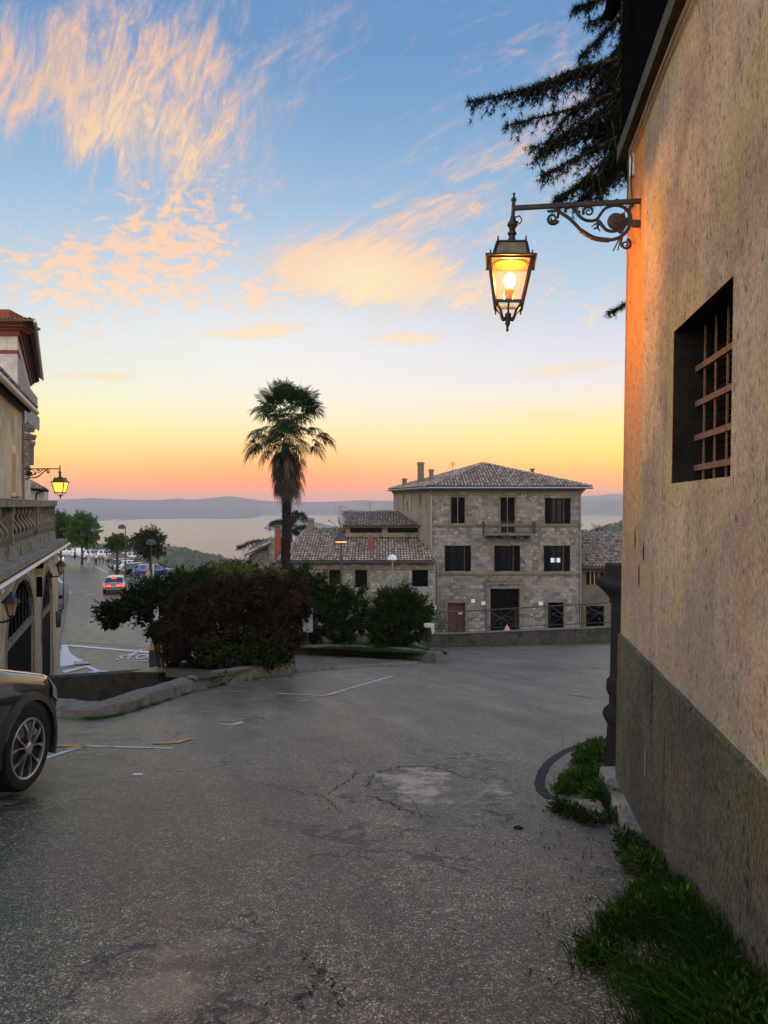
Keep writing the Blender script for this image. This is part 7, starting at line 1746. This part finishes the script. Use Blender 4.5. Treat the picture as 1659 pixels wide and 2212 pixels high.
spots = [(1285, 1640, .22, 1500, G1), (1300, 1625, .20, 900, G1), (1262, 1655, .14, 500, G1), (1255, 1700, .20, 1500, G1), (1290, 1700, .22, 1500, G1), (1225, 1712, .12, 500, G1), (1312, 1725, .20, 1200, G1), (1310, 1745, .16, 900, G2), (1215, 1752, .10, 300, G2), (1245, 1765, .10, 300, G2), (1280, 1778, .10, 200, G2), (1338, 1775, .10, 260, G2), (1350, 1815, .09, 160, G2), (1376, 1850, .12, 350, G2), (1395, 1880, .14, 500, G1)]
for x_, y_, r, n, tnt in spots: p = gnd(x_, y_); leafy(p.x, p.y, r, n, tnt, .75); weed_at(p.x, p.y, r * 1.1, 50, tnt, r * .5)
for _ in range(105):                           # thick weed bank rising against the wall towards the camera
    Y = rnd.uniform(2.3, 4.1); k = sstep(4.1 - Y, 0, .7); q_ = rnd.random() ** 1.3; w0 = wall_pt(Y, zr(1.4, Y)).x; x = w0 - .03 - q_ * (.22 + .42 * k * (.7 + .5 * noise.noise(V((Y * 2, 1, 1)))))
    tnt = G1 if noise.noise(V((x * 3, Y * 2.2, 5))) > -.05 else G2; r = (.08 + .10 * k) * (1.1 - .6 * q_)
    if noise.noise(V((x * 2.1 + 7, Y * 1.6, 2))) < -.22: continue
    leafy(x, Y, r, int(420 * (1 - .4 * q_)), tnt, 1.1, .024); weed_at(x, Y, r * 1.5, 110, tnt, r * .7)
for _ in range(170):                           # stray blades in the grit at the road edge
    Y = rnd.uniform(1.9, 6.0); w0 = wall_pt(Y, zr(1.4, Y)).x; x = w0 - abs(rnd.gauss(0, .45)) - .02; weed_at(x, Y, .03, 3, (.9, 1.0, .7), .02)
o = gb.build('weeds', M_['grassblade']); tag(o, 'dark green weeds crowding the foot of the plastered wall', 'weeds', kind='stuff')
rnd = random.Random(44); gb = MB((-4, 14, -2))
for a, b in zip(lowline[8:], lowline[9:]):
    for _ in range(8):
        p = a.lerp(b, rnd.random()) + V((rnd.uniform(0, .05), -.04, 0))
        if noise.noise(p * 1.3) > -.1: blades(gb, rnd, p, 10, .07, .003, .04, (.9, 1.2, .7), .8)
o = gb.build('verge_grass', M_['grassblade']); tag(o, 'thin grass tufts along the foot of the low stone wall', 'grass', kind='stuff')
# a few dry leaves and grit on the road by the weeds
rnd = random.Random(45); gb = MB((.8, 3, -.4))
for _ in range(700):
    Y = rnd.uniform(1.4, 6.5); w0 = wall_pt(Y, zr(1.4, Y)).x; x = w0 - abs(rnd.gauss(0, .6)) - .05; p = V((x, Y, zr(x, Y) + .016)); leaf(gb, p, V((rnd.uniform(-1, 1), rnd.uniform(-1, 1), .12)), V((0, 0, 1)), rnd.uniform(.012, .035), rnd.uniform(.003, .008), shade(rnd, .8, 3.2, (1.4, 1, .7)))
o = gb.build('leaf_litter', M_['deadleaf']); tag(o, 'dry leaf litter and straw scattered on the road edge', 'leaf litter', kind='stuff')
# ================================================================== cars
def paint(name, c, metal=.3, rough=.2): return mat(name, c, rough, .04, 2, 20, 0, metal=metal, spec=.6, coat=1.0)
PAINT = {k: paint('car_paint_' + k, c, m_) for k, c, m_ in (('black', (.008, .008, .010), .0), ('white', (.70, .70, .68), .0), ('silver', (.42, .42, .42), .7), ('blue', (.02, .085, .30), .4), ('brown', (.018, .014, .013), .4), ('warm_grey', (.36, .32, .28), .6))}
PAINT['mirror'] = mat('polished_dark_metallic_paint', (.032, .037, .040), .10, .03, 2, 20, 0, metal=1.0, spec=.5, coat=1.0)
M_['carglass'] = mat('car_window_glass', (.01, .011, .013), .05, .1, 3, 20, 0, spec=.8)
M_['tail'] = mat('red_tail_lamp', (.28, .012, .010), .2, .1, 4, 20, 0, spec=.6)
M_['taillit'] = emit('lit_brake_lamp', (1.0, .04, .025), 5.0)
M_['headlamp'] = mat('clear_headlamp', (.45, .44, .42), .12, .1, 4, 20, 0, spec=.8)
M_['headlit'] = emit('lit_headlamp', (1.0, .62, .25), 6.0)
M_['plate'] = mat('number_plate', (.62, .62, .60), .5, .05, 4, 20, 0)
def interp(tab_, x):
    if x <= tab_[0][0]: return tab_[0][1]
    for (a, p), (b, q) in zip(tab_, tab_[1:]):
        if x <= b: return p + (q - p) * sstep((x - a) / (b - a), 0, 1)
    return tab_[-1][1]
def linp(tab_, x):
    if x <= tab_[0][0]: return tab_[0][1]
    for (a, p), (b, q) in zip(tab_, tab_[1:]):
        if x <= b: return p + (q - p) * (x - a) / (b - a)
    return tab_[-1][1]
KINDS_ = {
 # length, width, height, belt, bonnet height, bonnet length share, windscreen run, rear window run, wheel radius
 'hatch': dict(L=3.9, W=1.68, H=1.50, belt=.95, hood=.93, fr=.23, ws=.17, rw=.09, wr=.30, rear=.98),
 'small': dict(L=3.55, W=1.62, H=1.49, belt=.93, hood=.92, fr=.19, ws=.18, rw=.15, wr=.29, rear=.94),
 'suv': dict(L=4.35, W=1.80, H=1.63, belt=1.06, hood=1.06, fr=.24, ws=.15, rw=.09, wr=.34, rear=1.06),
 'wagon': dict(L=4.55, W=1.80, H=1.47, belt=.96, hood=.95, fr=.25, ws=.15, rw=.10, wr=.32, rear=.99),
 'van': dict(L=4.5, W=1.78, H=1.83, belt=1.15, hood=1.12, fr=.20, ws=.15, rw=.02, wr=.31, rear=1.2),
}
def car(lab, kind, col, loc, az, group=None, brake=False, beams=False, trim=False, sun_side=None, panelvan=False, detail=1, name='parked_car'):
    """az: compass heading of the bonnet, degrees clockwise from the view axis"""
    k = KINDS_[kind]; L, W, H, wr = k['L'], k['W'] / 2, k['H'], k['wr']
    t_ = thing(name, lab, 'van' if kind == 'van' else 'car', loc, R(90 - az), group)
    xb = L * (1 - k['fr']); xt = xb - L * k['ws']; xr0 = L * .02; xr1 = xr0 + L * k['rw']
    top = [(0, .70), (.03, k['rear'] * .95), (xr0 + .05, k['rear'] + .03), (xr1 + .03, H * .955), (xr1 + L * .12, H * .99), (L * .48, H), (xt - .05, H * .975), (xb, k['hood'] + .05), (L * .90, k['hood'] - .07), (L * .965, k['hood'] - .17), (L, .62)]
    belt = [(0, .66), (.03, k['rear'] * .90), (xr1, k['belt'] + .03), (xt, k['belt'] - .02), (xb, k['hood'] - .03), (L * .90, k['hood'] - .15), (L * .965, k['hood'] - .26), (L, .56)]
    wid = [(0, W * .80), (.05, W * .90), (.25, W * .975), (L * .3, W), (L * .72, W), (L * .88, W * .96), (L * .95, W * .86), (L * .985, W * .72), (L, W * .58)]
    low = [(0, .36), (.15, .26), (.5, .20), (L - .6, .20), (L - .15, .24), (L, .34)]
    xs = sorted(set([0, .012, .03, .06, .12, .2] + [round(L * i / (26 * detail), 3) for i in range(1, 26 * detail)] + [xr0 + .05, xr1 + .03, xt - .05, xt, xb, L * .95, L * .965, L * .985, L - .012, L]))
    rings = []
    def ring(x):
        tp, bl, w, lo = linp(top, x), linp(belt, x), linp(wid, x), linp(low, x)
        if xb - .01 > x > xr0: pass
        bl = min(bl, tp - .012); cab = max(0, min(1, (tp - bl) / .5)); gw = w * (.955 - .20 * cab); mid = lo + (bl - lo) * .55
        sh = tp - (tp - bl) * (.12 if cab > .3 else .35)
        return [(0, lo), (w * .86, lo), (w * .97, lo + .09), (w * 1.0, lo + .26), (w * 1.0, mid), (w * .985, bl - .06), (w * .955, bl), (gw + (w * .955 - gw) * .25, bl + (sh - bl) * .72), (gw * .97, sh), (gw * .78, tp - .018 * cab - .002), (gw * .42, tp), (0, tp + .006)]
    R_ = [ring(x) for x in xs]; body, side_w, front_w, rear_w, lower = MB(), MB(), MB(), MB(), MB()
    pil = [(xr1 + (xt - xr1) * .34), (xr1 + (xt - xr1) * .66)]
    n = len(R_[0])
    for i in range(len(xs) - 1):
        xa, xc = xs[i], xs[i + 1]; xm = (xa + xc) / 2
        for j in range(n - 1):
            for sg in (1, -1):
                P = [(xa, sg * R_[i][j][0], R_[i][j][1]), (xc, sg * R_[i + 1][j][0], R_[i + 1][j][1]), (xc, sg * R_[i + 1][j + 1][0], R_[i + 1][j + 1][1]), (xa, sg * R_[i][j + 1][0], R_[i][j + 1][1])]
                if sg < 0: P = P[::-1]
                tgt = body
                if j <= 1 or (j == 2 and trim): tgt = lower
                elif j in (6, 7) and xr1 + .12 < xm < xt + L * .05 and min(abs(xm - q_) for q_ in pil) > .045 and not (panelvan and xm < xt - .35): tgt = side_w
                elif j >= 8 and xt - .02 < xm < xb - .04: tgt = front_w
                elif j >= 8 and xr0 + .06 < xm < xr1 + .02 and not panelvan: tgt = rear_w
                tgt.poly(P)
    def weld(mb, nm, m, par, sm=True):
        if not mb.f: return None
        o = mb.build(nm, m, par); bm = bmesh.new(); bm.from_mesh(o.data); bmesh.ops.remove_doubles(bm, verts=bm.verts, dist=.0008); bm.to_mesh(o.data); bm.free()
        o.data.polygons.foreach_set('use_smooth', [True] * len(o.data.polygons)); o.data.set_sharp_from_angle(angle=R(42)); return o
    cap = [(0, y, z) for y, z in R_[0]] + [(0, -y, z) for y, z in R_[0][::-1]]; body.poly(cap[::-1])
    cap = [(L, y, z) for y, z in R_[-1]] + [(L, -y, z) for y, z in R_[-1][::-1]]; lower.poly(cap)
    bo = weld(body, 'body', PAINT[col], t_); weld(side_w, 'side_window', M_['carglass'], t_); weld(front_w, 'windscreen', M_['carglass'], t_); weld(rear_w, 'rear_window', M_['carglass'], t_); weld(lower, 'bumper', M_['blackplastic'], t_)
    # wheels, with dark arches behind them
    xw = (L * .175, L * .80)
    for x in xw:
        for sg in (1, -1):
            w = linp(wid, x); yo = sg * (w + .012); Tm = Matrix.Translation((x, yo, wr)) @ Matrix.Rotation(R(90) * -sg, 4, 'X')
            ar = MB(); ns = 20
            for a in range(ns):
                a0, a1 = math.pi * (a / ns * 1.16 - .08), math.pi * ((a + 1) / ns * 1.16 - .08)
                f_ = lambda r, a_, d: V((x + r * math.cos(a_), sg * (w + d), wr + r * math.sin(a_)))
                ar.poly([f_(wr * .6, a0, .004), f_(wr * 1.14, a0, .004), f_(wr * 1.14, a1, .004), f_(wr * .6, a1, .004)][::sg])
                if trim: 
                    for (ra, da), (rb, db_) in (((1.12, .002), (1.13, .035)), ((1.13, .035), (1.30, .022)), ((1.30, .022), (1.32, -.02))): ar.poly([f_(wr * ra, a0, da), f_(wr * rb, a0, db_), f_(wr * rb, a1, db_), f_(wr * ra, a1, da)][::sg])
            ar.build('wheel_arch', M_['blackplastic'], t_, smooth=True)
            q = MB(); d_ = .20
            q.lathe([(wr * .55, -d_), (wr * .93, -d_), (wr, -d_ + .03), (wr * 1.0, -.045), (wr * .985, -.015), (wr * .93, .006), (wr * .80, .012), (wr * .72, .004), (wr * .70, -.012), (wr * .3, -.05)], 40 if detail > 1 else 20, Tm); wh = q.build('wheel', M_['rubber'], t_, smooth=True)
            q = MB(); rr = wr * .715
            q.lathe([(rr * .97, -.006), (rr * 1.01, .004), (rr * .99, .010), (rr * .93, .006), (rr * .92, -.02)], 40 if detail > 1 else 16, Tm, cap=False)
            def sp(a, r, z): return Tm @ V((r * math.cos(a), r * math.sin(a), z))
            for s5 in range(5):
                for e in (-1, 1):
                    a = R(90 + 72 * s5) + e * .06; a2 = R(90 + 72 * s5) + e * R(20)
                    wa, wb2 = .07, .085
                    pts = [(a - .10, rr * .18, .012), (a + .10, rr * .18, .012), (a2 * .55 + a * .45 + .028, rr * .6, .006), (a2 + .075, rr * .96, -.004), (a2 - .075, rr * .96, -.004), (a2 * .55 + a * .45 - .028, rr * .6, .006)]
                    k0 = q.vert(*[sp(*p) for p in pts], *[sp(p[0], p[1], p[2] - .03) for p in pts])
                    q.face((k0, k0 + 1, k0 + 2, k0 + 5)); q.face((k0 + 5, k0 + 2, k0 + 3, k0 + 4))
                    for u_ in range(6): q.face((k0 + u_, k0 + (u_ + 1) % 6, k0 + 6 + (u_ + 1) % 6, k0 + 6 + u_))
            q.lathe([(rr * .20, -.01), (rr * .21, .012), (rr * .12, .018), (.001, .018)], 14, Tm)
            q.build('rim', M_['alloy'], wh)
            q = MB(); q.lathe([(rr * .94, -.052), (.001, -.052)], 18, Tm); q.build('brake_well', M_['black'], wh)
    # lamps and plates lie on the skin, so they take their points from the rings
    def skin(x, j, out=.006):
        r = ring(x); a, b = int(j), min(n - 1, int(j) + 1); f_ = j - int(j); y = r[a][0] * (1 - f_) + r[b][0] * f_; z = r[a][1] * (1 - f_) + r[b][1] * f_
        return x, y, z
    def lens(nm, x0, x1, j0, j1, m, out, endx=0, sides=(1, -1)):
        for sg in sides:
            q = MB(); N1, N2 = 5, 4; ids = []
            for a in range(N1 + 1):
                row = []
                for b in range(N2 + 1):
                    x, y, z = skin(x0 + (x1 - x0) * a / N1, j0 + (j1 - j0) * b / N2); row.append(q.vert((x + endx * out, sg * (y + out), z + out * .3)))
                ids.append(row)
            for r0, r1 in zip(ids, ids[1:]):
                for b in range(N2): q.face((r0[b], r1[b], r1[b + 1], r0[b + 1])[::sg])
            o = q.build(nm, m, t_, smooth=2)
    lens('headlight', L * .905, L * .982, 4.7, 6.3, M_['headlit' if beams else 'headlamp'], .006, 1)
    lens('tail_light', .004, .16, 4.3, 6.2, M_['taillit' if brake else 'tail'], .008, -1)
    if brake:
        for sg in (1, -1):
            q = MB(); q.box(-.022, -.004, sg * W * .45 - .16, sg * W * .45 + .16, k['rear'] * .66, k['rear'] * .80); q.build('tail_light', M_['taillit'], t_)
        q = MB(); z = H * .90; q.box(xr1 * .42, xr1 * .42 + .02, -.2, .2, z, z + .045); q.build('brake_light', M_['taillit'], t_)
    q = MB(); q.box(-.02, -.006, -.26, .26, k['rear'] * .60, k['rear'] * .60 + .11); q.build('number_plate', M_['plate'], t_)
    q = MB(); q.box(L + .004, L + .016, -.26, .26, .40, .51); q.build('number_plate', M_['plate'], t_)
    for sg in (1, -1):
        x = xt + L * .035; q = MB(); q.lathe([(.001, -.09), (.06, -.06), (.075, 0), (.06, .06), (.001, .09)], 8, Matrix.Translation((x, sg * (W + .10), k['belt'] + .08)) @ Matrix.Rotation(R(90), 4, 'X') @ Matrix.Scale(.8, 4, V((1, 0, 0)))); q.beam((x, sg * W * .93, k['belt'] + .03), (x, sg * (W + .06), k['belt'] + .06), .05, .03); q.build('door_mirror', PAINT[col], t_, smooth=True)
        for xx in (pil[0] + .08, pil[1] + .05):
            q = MB(); q.box(xx, xx + .16, sg * W * .99, sg * (W * 1.0 + .018), k['belt'] - .14, k['belt'] - .115) if sg > 0 else q.box(xx, xx + .16, -(W * 1.0 + .018), -W * .99, k['belt'] - .14, k['belt'] - .115); q.build('door_handle', PAINT[col], t_)
        if kind in ('suv', 'wagon'):
            q = MB(); q.tube([(xr1 + .15, sg * W * .66, H * .975), (xr1 + .25, sg * W * .66, H + .04), (xt - .35, sg * W * .66, H + .035), (xt - .2, sg * W * .66, H * .965)], .018, 5); q.build('roof_rail', M_['steel'], t_)
    return t_
# the near black car at the left edge: right front wheel and wing in view
p = gnd(57, 1716); wx, wy_ = p.x, p.y
az = 5.5; k = KINDS_['near'] = dict(L=4.35, W=1.82, H=1.60, belt=1.00, hood=1.04, fr=.31, ws=.14, rw=.09, wr=.358, rear=1.04)
fwd = V((math.sin(R(az)), math.cos(R(az)), 0)); rgt = V((fwd.y, -fwd.x, 0))
whl = V((wx - .02, wy_ + .02, 0))             # centre of the right front wheel on the ground
orig = whl - fwd * (k['L'] * .80) - rgt * (k['W'] / 2 + .01)
ncar = car('black car with glossy bonnet and alloy wheel parked at the left photo edge', 'near', 'mirror', (orig.x, orig.y, 0), az, detail=3, trim=True)
# stand it on the sloping road
pitch = math.atan(.15)
ncar.rotation_mode = 'XYZ'
Rz = Matrix.Rotation(R(90 - az), 4, 'Z'); sl = Matrix.Rotation(pitch * math.cos(R(az)), 4, 'Y')
M4 = Rz @ sl; o0 = M4 @ V((k['L'] * .80, -(k['W'] / 2), 0)); ncar.rotation_euler = M4.to_euler(); ncar.location = V((whl.x, whl.y, zr(whl.x, whl.y) + .016)) - o0
# dark bonnet shut line
# cars in and by the lower street: (label, kind, colour, column and row of the nearest tyre contact, distance row, heading ...)
GRP = 'cars parked in the car park'
def put(lab, kind, col, dx, dyb, az, **kw):
    p = gnd(dx, dyb, zs); kk = KINDS_[kind]
    f_ = V((math.sin(R(az)), math.cos(R(az)), 0)); c = p
    o = car(lab, kind, col, (c.x, c.y, c.z), az, **kw); o.location = V((c.x, c.y, zs(c.x, c.y) + .01)); return o
put('silver car with glowing red brake lights driving away down the lower street', 'wagon', 'silver', 245.5, 1284, -16, brake=True, name='moving_car')
put('silver car with one orange headlight coming up the lower street behind the wall lantern', 'hatch', 'silver', 121, 1212, 150, beams=True, name='moving_car')
put('bright blue estate car at the near end of the parked row by the dark tree', 'wagon', 'blue', 287, 1247.5, 62, group=GRP)
put('dark brown hatchback parked between the small white car and the blue car', 'hatch', 'brown', 266, 1244.5, 50, group=GRP)
put('small rounded white hatchback parked beside the dark brown one', 'small', 'white', 251, 1237, 46, group=GRP)
put('black hatchback parked behind the small white car', 'hatch', 'black', 239, 1233, 44, group=GRP)
put('large black off-road car with silver roof edges parked under the small pruned tree', 'suv', 'black', 229, 1219, 58, group=GRP)
put('silver car mostly hidden behind the large black off-road car', 'wagon', 'silver', 256, 1212.5, 58, group=GRP)
put('white off-road car with a dark rear window behind the standing people', 'suv', 'white', 205, 1208, 60, group=GRP)
put('white compact car with round tail lamps behind the man in the blue shirt', 'suv', 'white', 176, 1208.5, 50, group=GRP)
put('white panel van parked behind the full-crowned tree', 'van', 'white', 152, 1204.5, 62, group=GRP, panelvan=True)
put('pale van at the far left end, half hidden by a tree trunk', 'van', 'white', 118, 1202, 60, group=GRP)
# ================================================================== people by the parked cars
M_['skin'] = mat('skin', (.40, .24, .17), .6, .08, 10, 60, 0, spec=.3); M_['hair'] = mat('dark_hair', (.03, .02, .014), .7, .3, 20, 90, .2); M_['fairhair'] = mat('fair_hair', (.30, .20, .10), .7, .3, 20, 90, .2)
CLOTH = {k: mat('cloth_' + k, c, .9, .15, 8, 50, .2, spec=.1) for k, c in (('blue', (.09, .14, .38)), ('white', (.66, .65, .62)), ('black', (.014, .014, .017)), ('navy', (.03, .035, .06)), ('brown', (.24, .13, .06)), ('lilac', (.16, .13, .24)), ('grey', (.12, .11, .11)))}
def skin_mesh(name, chains, m, parent, lv=2, root=0):
    """chains of ((x,y,z), radius) sharing points grow into one continuous skinned surface"""
    vs, rs, es, idx = [], [], [], {}
    for ch in chains:
        prev = None
        for p, r in ch:
            key = tuple(round(c, 4) for c in p)
            if key not in idx: idx[key] = len(vs); vs.append(p); rs.append(r)
            i = idx[key]
            if prev is not None and prev != i: es.append((prev, i))
            prev = i
    me = bpy.data.meshes.new(name + '_base'); me.from_pydata(vs, es, []); o = bpy.data.objects.new(name + '_base', me); COL.objects.link(o)
    o.modifiers.new('s', 'SKIN'); sv = me.skin_vertices[0].data
    for i, r in enumerate(rs): sv[i].radius = (r, r) if not isinstance(r, tuple) else r; sv[i].use_root = i == root
    sb = o.modifiers.new('b', 'SUBSURF'); sb.levels = lv; sb.render_levels = lv
    ev = o.evaluated_get(bpy.context.evaluated_depsgraph_get()); me2 = bpy.data.meshes.new_from_object(ev); bpy.data.objects.remove(o)
    me2.name = name; me2.materials.clear(); me2.materials.append(m); me2.polygons.foreach_set('use_smooth', [True] * len(me2.polygons))
    r = bpy.data.objects.new(name, me2); COL.objects.link(r); r.parent = parent; return r
def person(lab, dx, dyb, h, face, top, legs, hair='hair', dress=False, arms=((.10, .30), (-.10, -.30)), bend=0, step=.05):
    """face: heading in degrees clockwise from the view axis; arms: (forward swing of elbow, of hand) for left and right, metres at 1.75 m"""
    p = gnd(dx, dyb, zs); t_ = thing('person', lab, 'person', (p.x, p.y, zs(p.x, p.y) + .005), R(90 - face)); s_ = h / 1.75; t_.scale = (s_,) * 3
    # local frame: +x ahead, +y to the person's left
    b = bend; pel, wai, che, nek, hed = (0, 0, .94), (.02 + b * .1, 0, 1.10), (.02 + b * .25, 0, 1.30), (.02 + b * .36, 0, 1.47), (.05 + b * .44, 0, 1.62)
    L_, body, ch = [], [], []
    def leg(sg): return [((0, sg * .09, .92), .085), ((.03 * sg * step * 10, sg * .10, .50), .062), ((-.01 + sg * step, sg * .105, .10), .042), ((.13 + sg * step, sg * .115, .04), .035)]
    def arm(sg, q):
        el_, hd = q; sh = (che[0] + .01, sg * .185, 1.40)
        e = (che[0] + el_ * .6, sg * .25, 1.13); w = (che[0] + hd, sg * (.24 - .10 * (hd > .25)), .90 + max(0, hd - .05) * .75); return [((che[0], sg * .10, 1.36), .075), (sh, .060), (e, .043), (w, .031), ((w[0] + .05, w[1], w[2] - .04), .034)]
    chains = [[(pel, .13), (wai, .125), (che, .14), ((nek[0], 0, 1.42), .075), (nek, .052), ((hed[0] - .01, 0, 1.55), .065), (hed, (.088, .098)), ((hed[0], 0, 1.71), .062)]]
    for sg in (1, -1):
        chains.append([(pel, .13)] + leg(sg)); chains.append([(che, .14)] + arm(sg, arms[0 if sg > 0 else 1]))
    bo = skin_mesh('body', chains, M_['skin'], t_)
    fc_ = MB(); fx_ = hed[0]; fc_.prism([(fx_ + .085, -.012, 1.60), (fx_ + .085, .012, 1.60), (fx_ + .118, .010, 1.595), (fx_ + .118, -.010, 1.595), ], (-.006, 0, .05))
    for sg in (1, -1): fc_.sphere((fx_ + .01, sg * .092, 1.62), .022, 6, None, 1.4)
    fc_.build('face_features', M_['skin'], t_, smooth=True)
    ey = MB()
    for sg in (1, -1): ey.sphere((fx_ + .086, sg * .033, 1.645), .011, 6)
    ey.prism([(fx_ + .085, -.025, 1.565), (fx_ + .085, .025, 1.565), (fx_ + .092, .02, 1.572), (fx_ + .092, -.02, 1.572)], (0, 0, .006)); ey.build('eyes_and_mouth', M_['hair'], t_)
    skin_mesh('hair', [[((fx_ - .035, 0, 1.60), .085), ((fx_ - .02, 0, 1.67), (.095, .100)), ((fx_ + .01, 0, 1.725), .075)]] if not dress else [[((fx_ - .05, 0, 1.45), .06), ((fx_ - .045, 0, 1.58), .09), ((fx_ - .02, 0, 1.67), (.096, .102)), ((fx_ + .01, 0, 1.73), .07)]], M_[hair], t_)
    tc = [[((0, 0, .98), .150), (wai, .145), (che, .160), ((nek[0], 0, 1.41), .088)]]
    for sg in (1, -1): a = arm(sg, arms[0 if sg > 0 else 1]); tc.append([(che, .160), (a[0][0], .09), (a[1][0], .075), (tuple(a[1][0][i] * .35 + a[2][0][i] * .65 for i in range(3)), .060)])
    skin_mesh('top' if not dress else 'bodice', tc, CLOTH[top], t_)
    if dress: q = MB(); q.lathe([(.15, 1.04), (.19, .9), (.215, .6), (.24, .22), (.245, .13), (.23, .12), (.15, .5)], 18, Matrix.Scale(.85, 4, V((1, 0, 0)))); q.build('long_skirt', CLOTH[top], t_, smooth=True)
    else: skin_mesh('trousers', [[((0, 0, 1.0), .140), (pel, .146)]] + [[(pel, .146)] + [(v[0], v[1] + .022) for v in leg(sg)[:2]] + [((-.01 + sg * step, sg * .105, .12), .062)] for sg in (1, -1)], CLOTH[legs], t_)
    sh = MB()
    for sg in (1, -1): sh.box(-.07 + sg * step, .19 + sg * step, sg * .115 - .045, sg * .115 + .045, 0, .075)
    sh.build('shoes', CLOTH['grey'], t_, bevel=.02)
    # hands: palm, four fingers and a thumb
    for sg in (1, -1):
        w = arm(sg, arms[0 if sg > 0 else 1])[-1][0]; q = MB(); hd = [[(w, .026), ((w[0] + .03, w[1], w[2] - .045), (.034, .02))]]
        for i, ln in enumerate((.055, .065, .06, .048)):
            y0 = w[1] + (i - 1.5) * .018; q.tube([(w[0] + .03, y0, w[2] - .05), (w[0] + .05, y0, w[2] - .05 - ln * .5), (w[0] + .045, y0, w[2] - .05 - ln)], [.0085, .008, .006], 6)
        q.tube([(w[0] + .02, w[1] + sg * -.02, w[2] - .02), (w[0] + .05, w[1] - sg * .045, w[2] - .05), (w[0] + .06, w[1] - sg * .045, w[2] - .075)], [.010, .009, .007], 6)
        q.box(w[0] + .005, w[0] + .045, w[1] - .036, w[1] + .036, w[2] - .06, w[2] + .0); q.build('hand', M_['skin'], t_, smooth=True)
    return t_
person('person in a blue shirt and dark trousers seen from behind by the white compact car', 161.5, 1208.5, 1.74, 10, 'blue', 'navy', arms=((.05, .12), (.15, .34)))
person('person in a long white dress holding their arms forward in front of the white cars', 191.5, 1217, 1.70, 60, 'white', 'white', 'fairhair', True, arms=((.2, .40), (.2, .42)))
person('person in a white shirt and black trousers turned away beside the long white dress', 207.5, 1219.5, 1.74, 20, 'white', 'black', arms=((.02, .10), (-.05, .02)))
person('person in black standing behind the others at the white off-road car', 231.5, 1209.5, 1.80, 200, 'black', 'black', arms=((.1, .25), (.15, .3)))
person('small person in a lilac grey top close to the black off-road car', 222.8, 1216, 1.35, 250, 'lilac', 'navy', arms=((.1, .2), (.2, .35)))
person('small person in brown clothes stooping between the adults', 215.5, 1217, 1.12, 200, 'brown', 'brown', arms=((.2, .35), (.2, .38)), bend=.8)
person('person in dark clothes beside the tree trunk next to the white van', 139, 1201, 1.78, 60, 'navy', 'black', arms=((.2, .45), (.25, .48)))
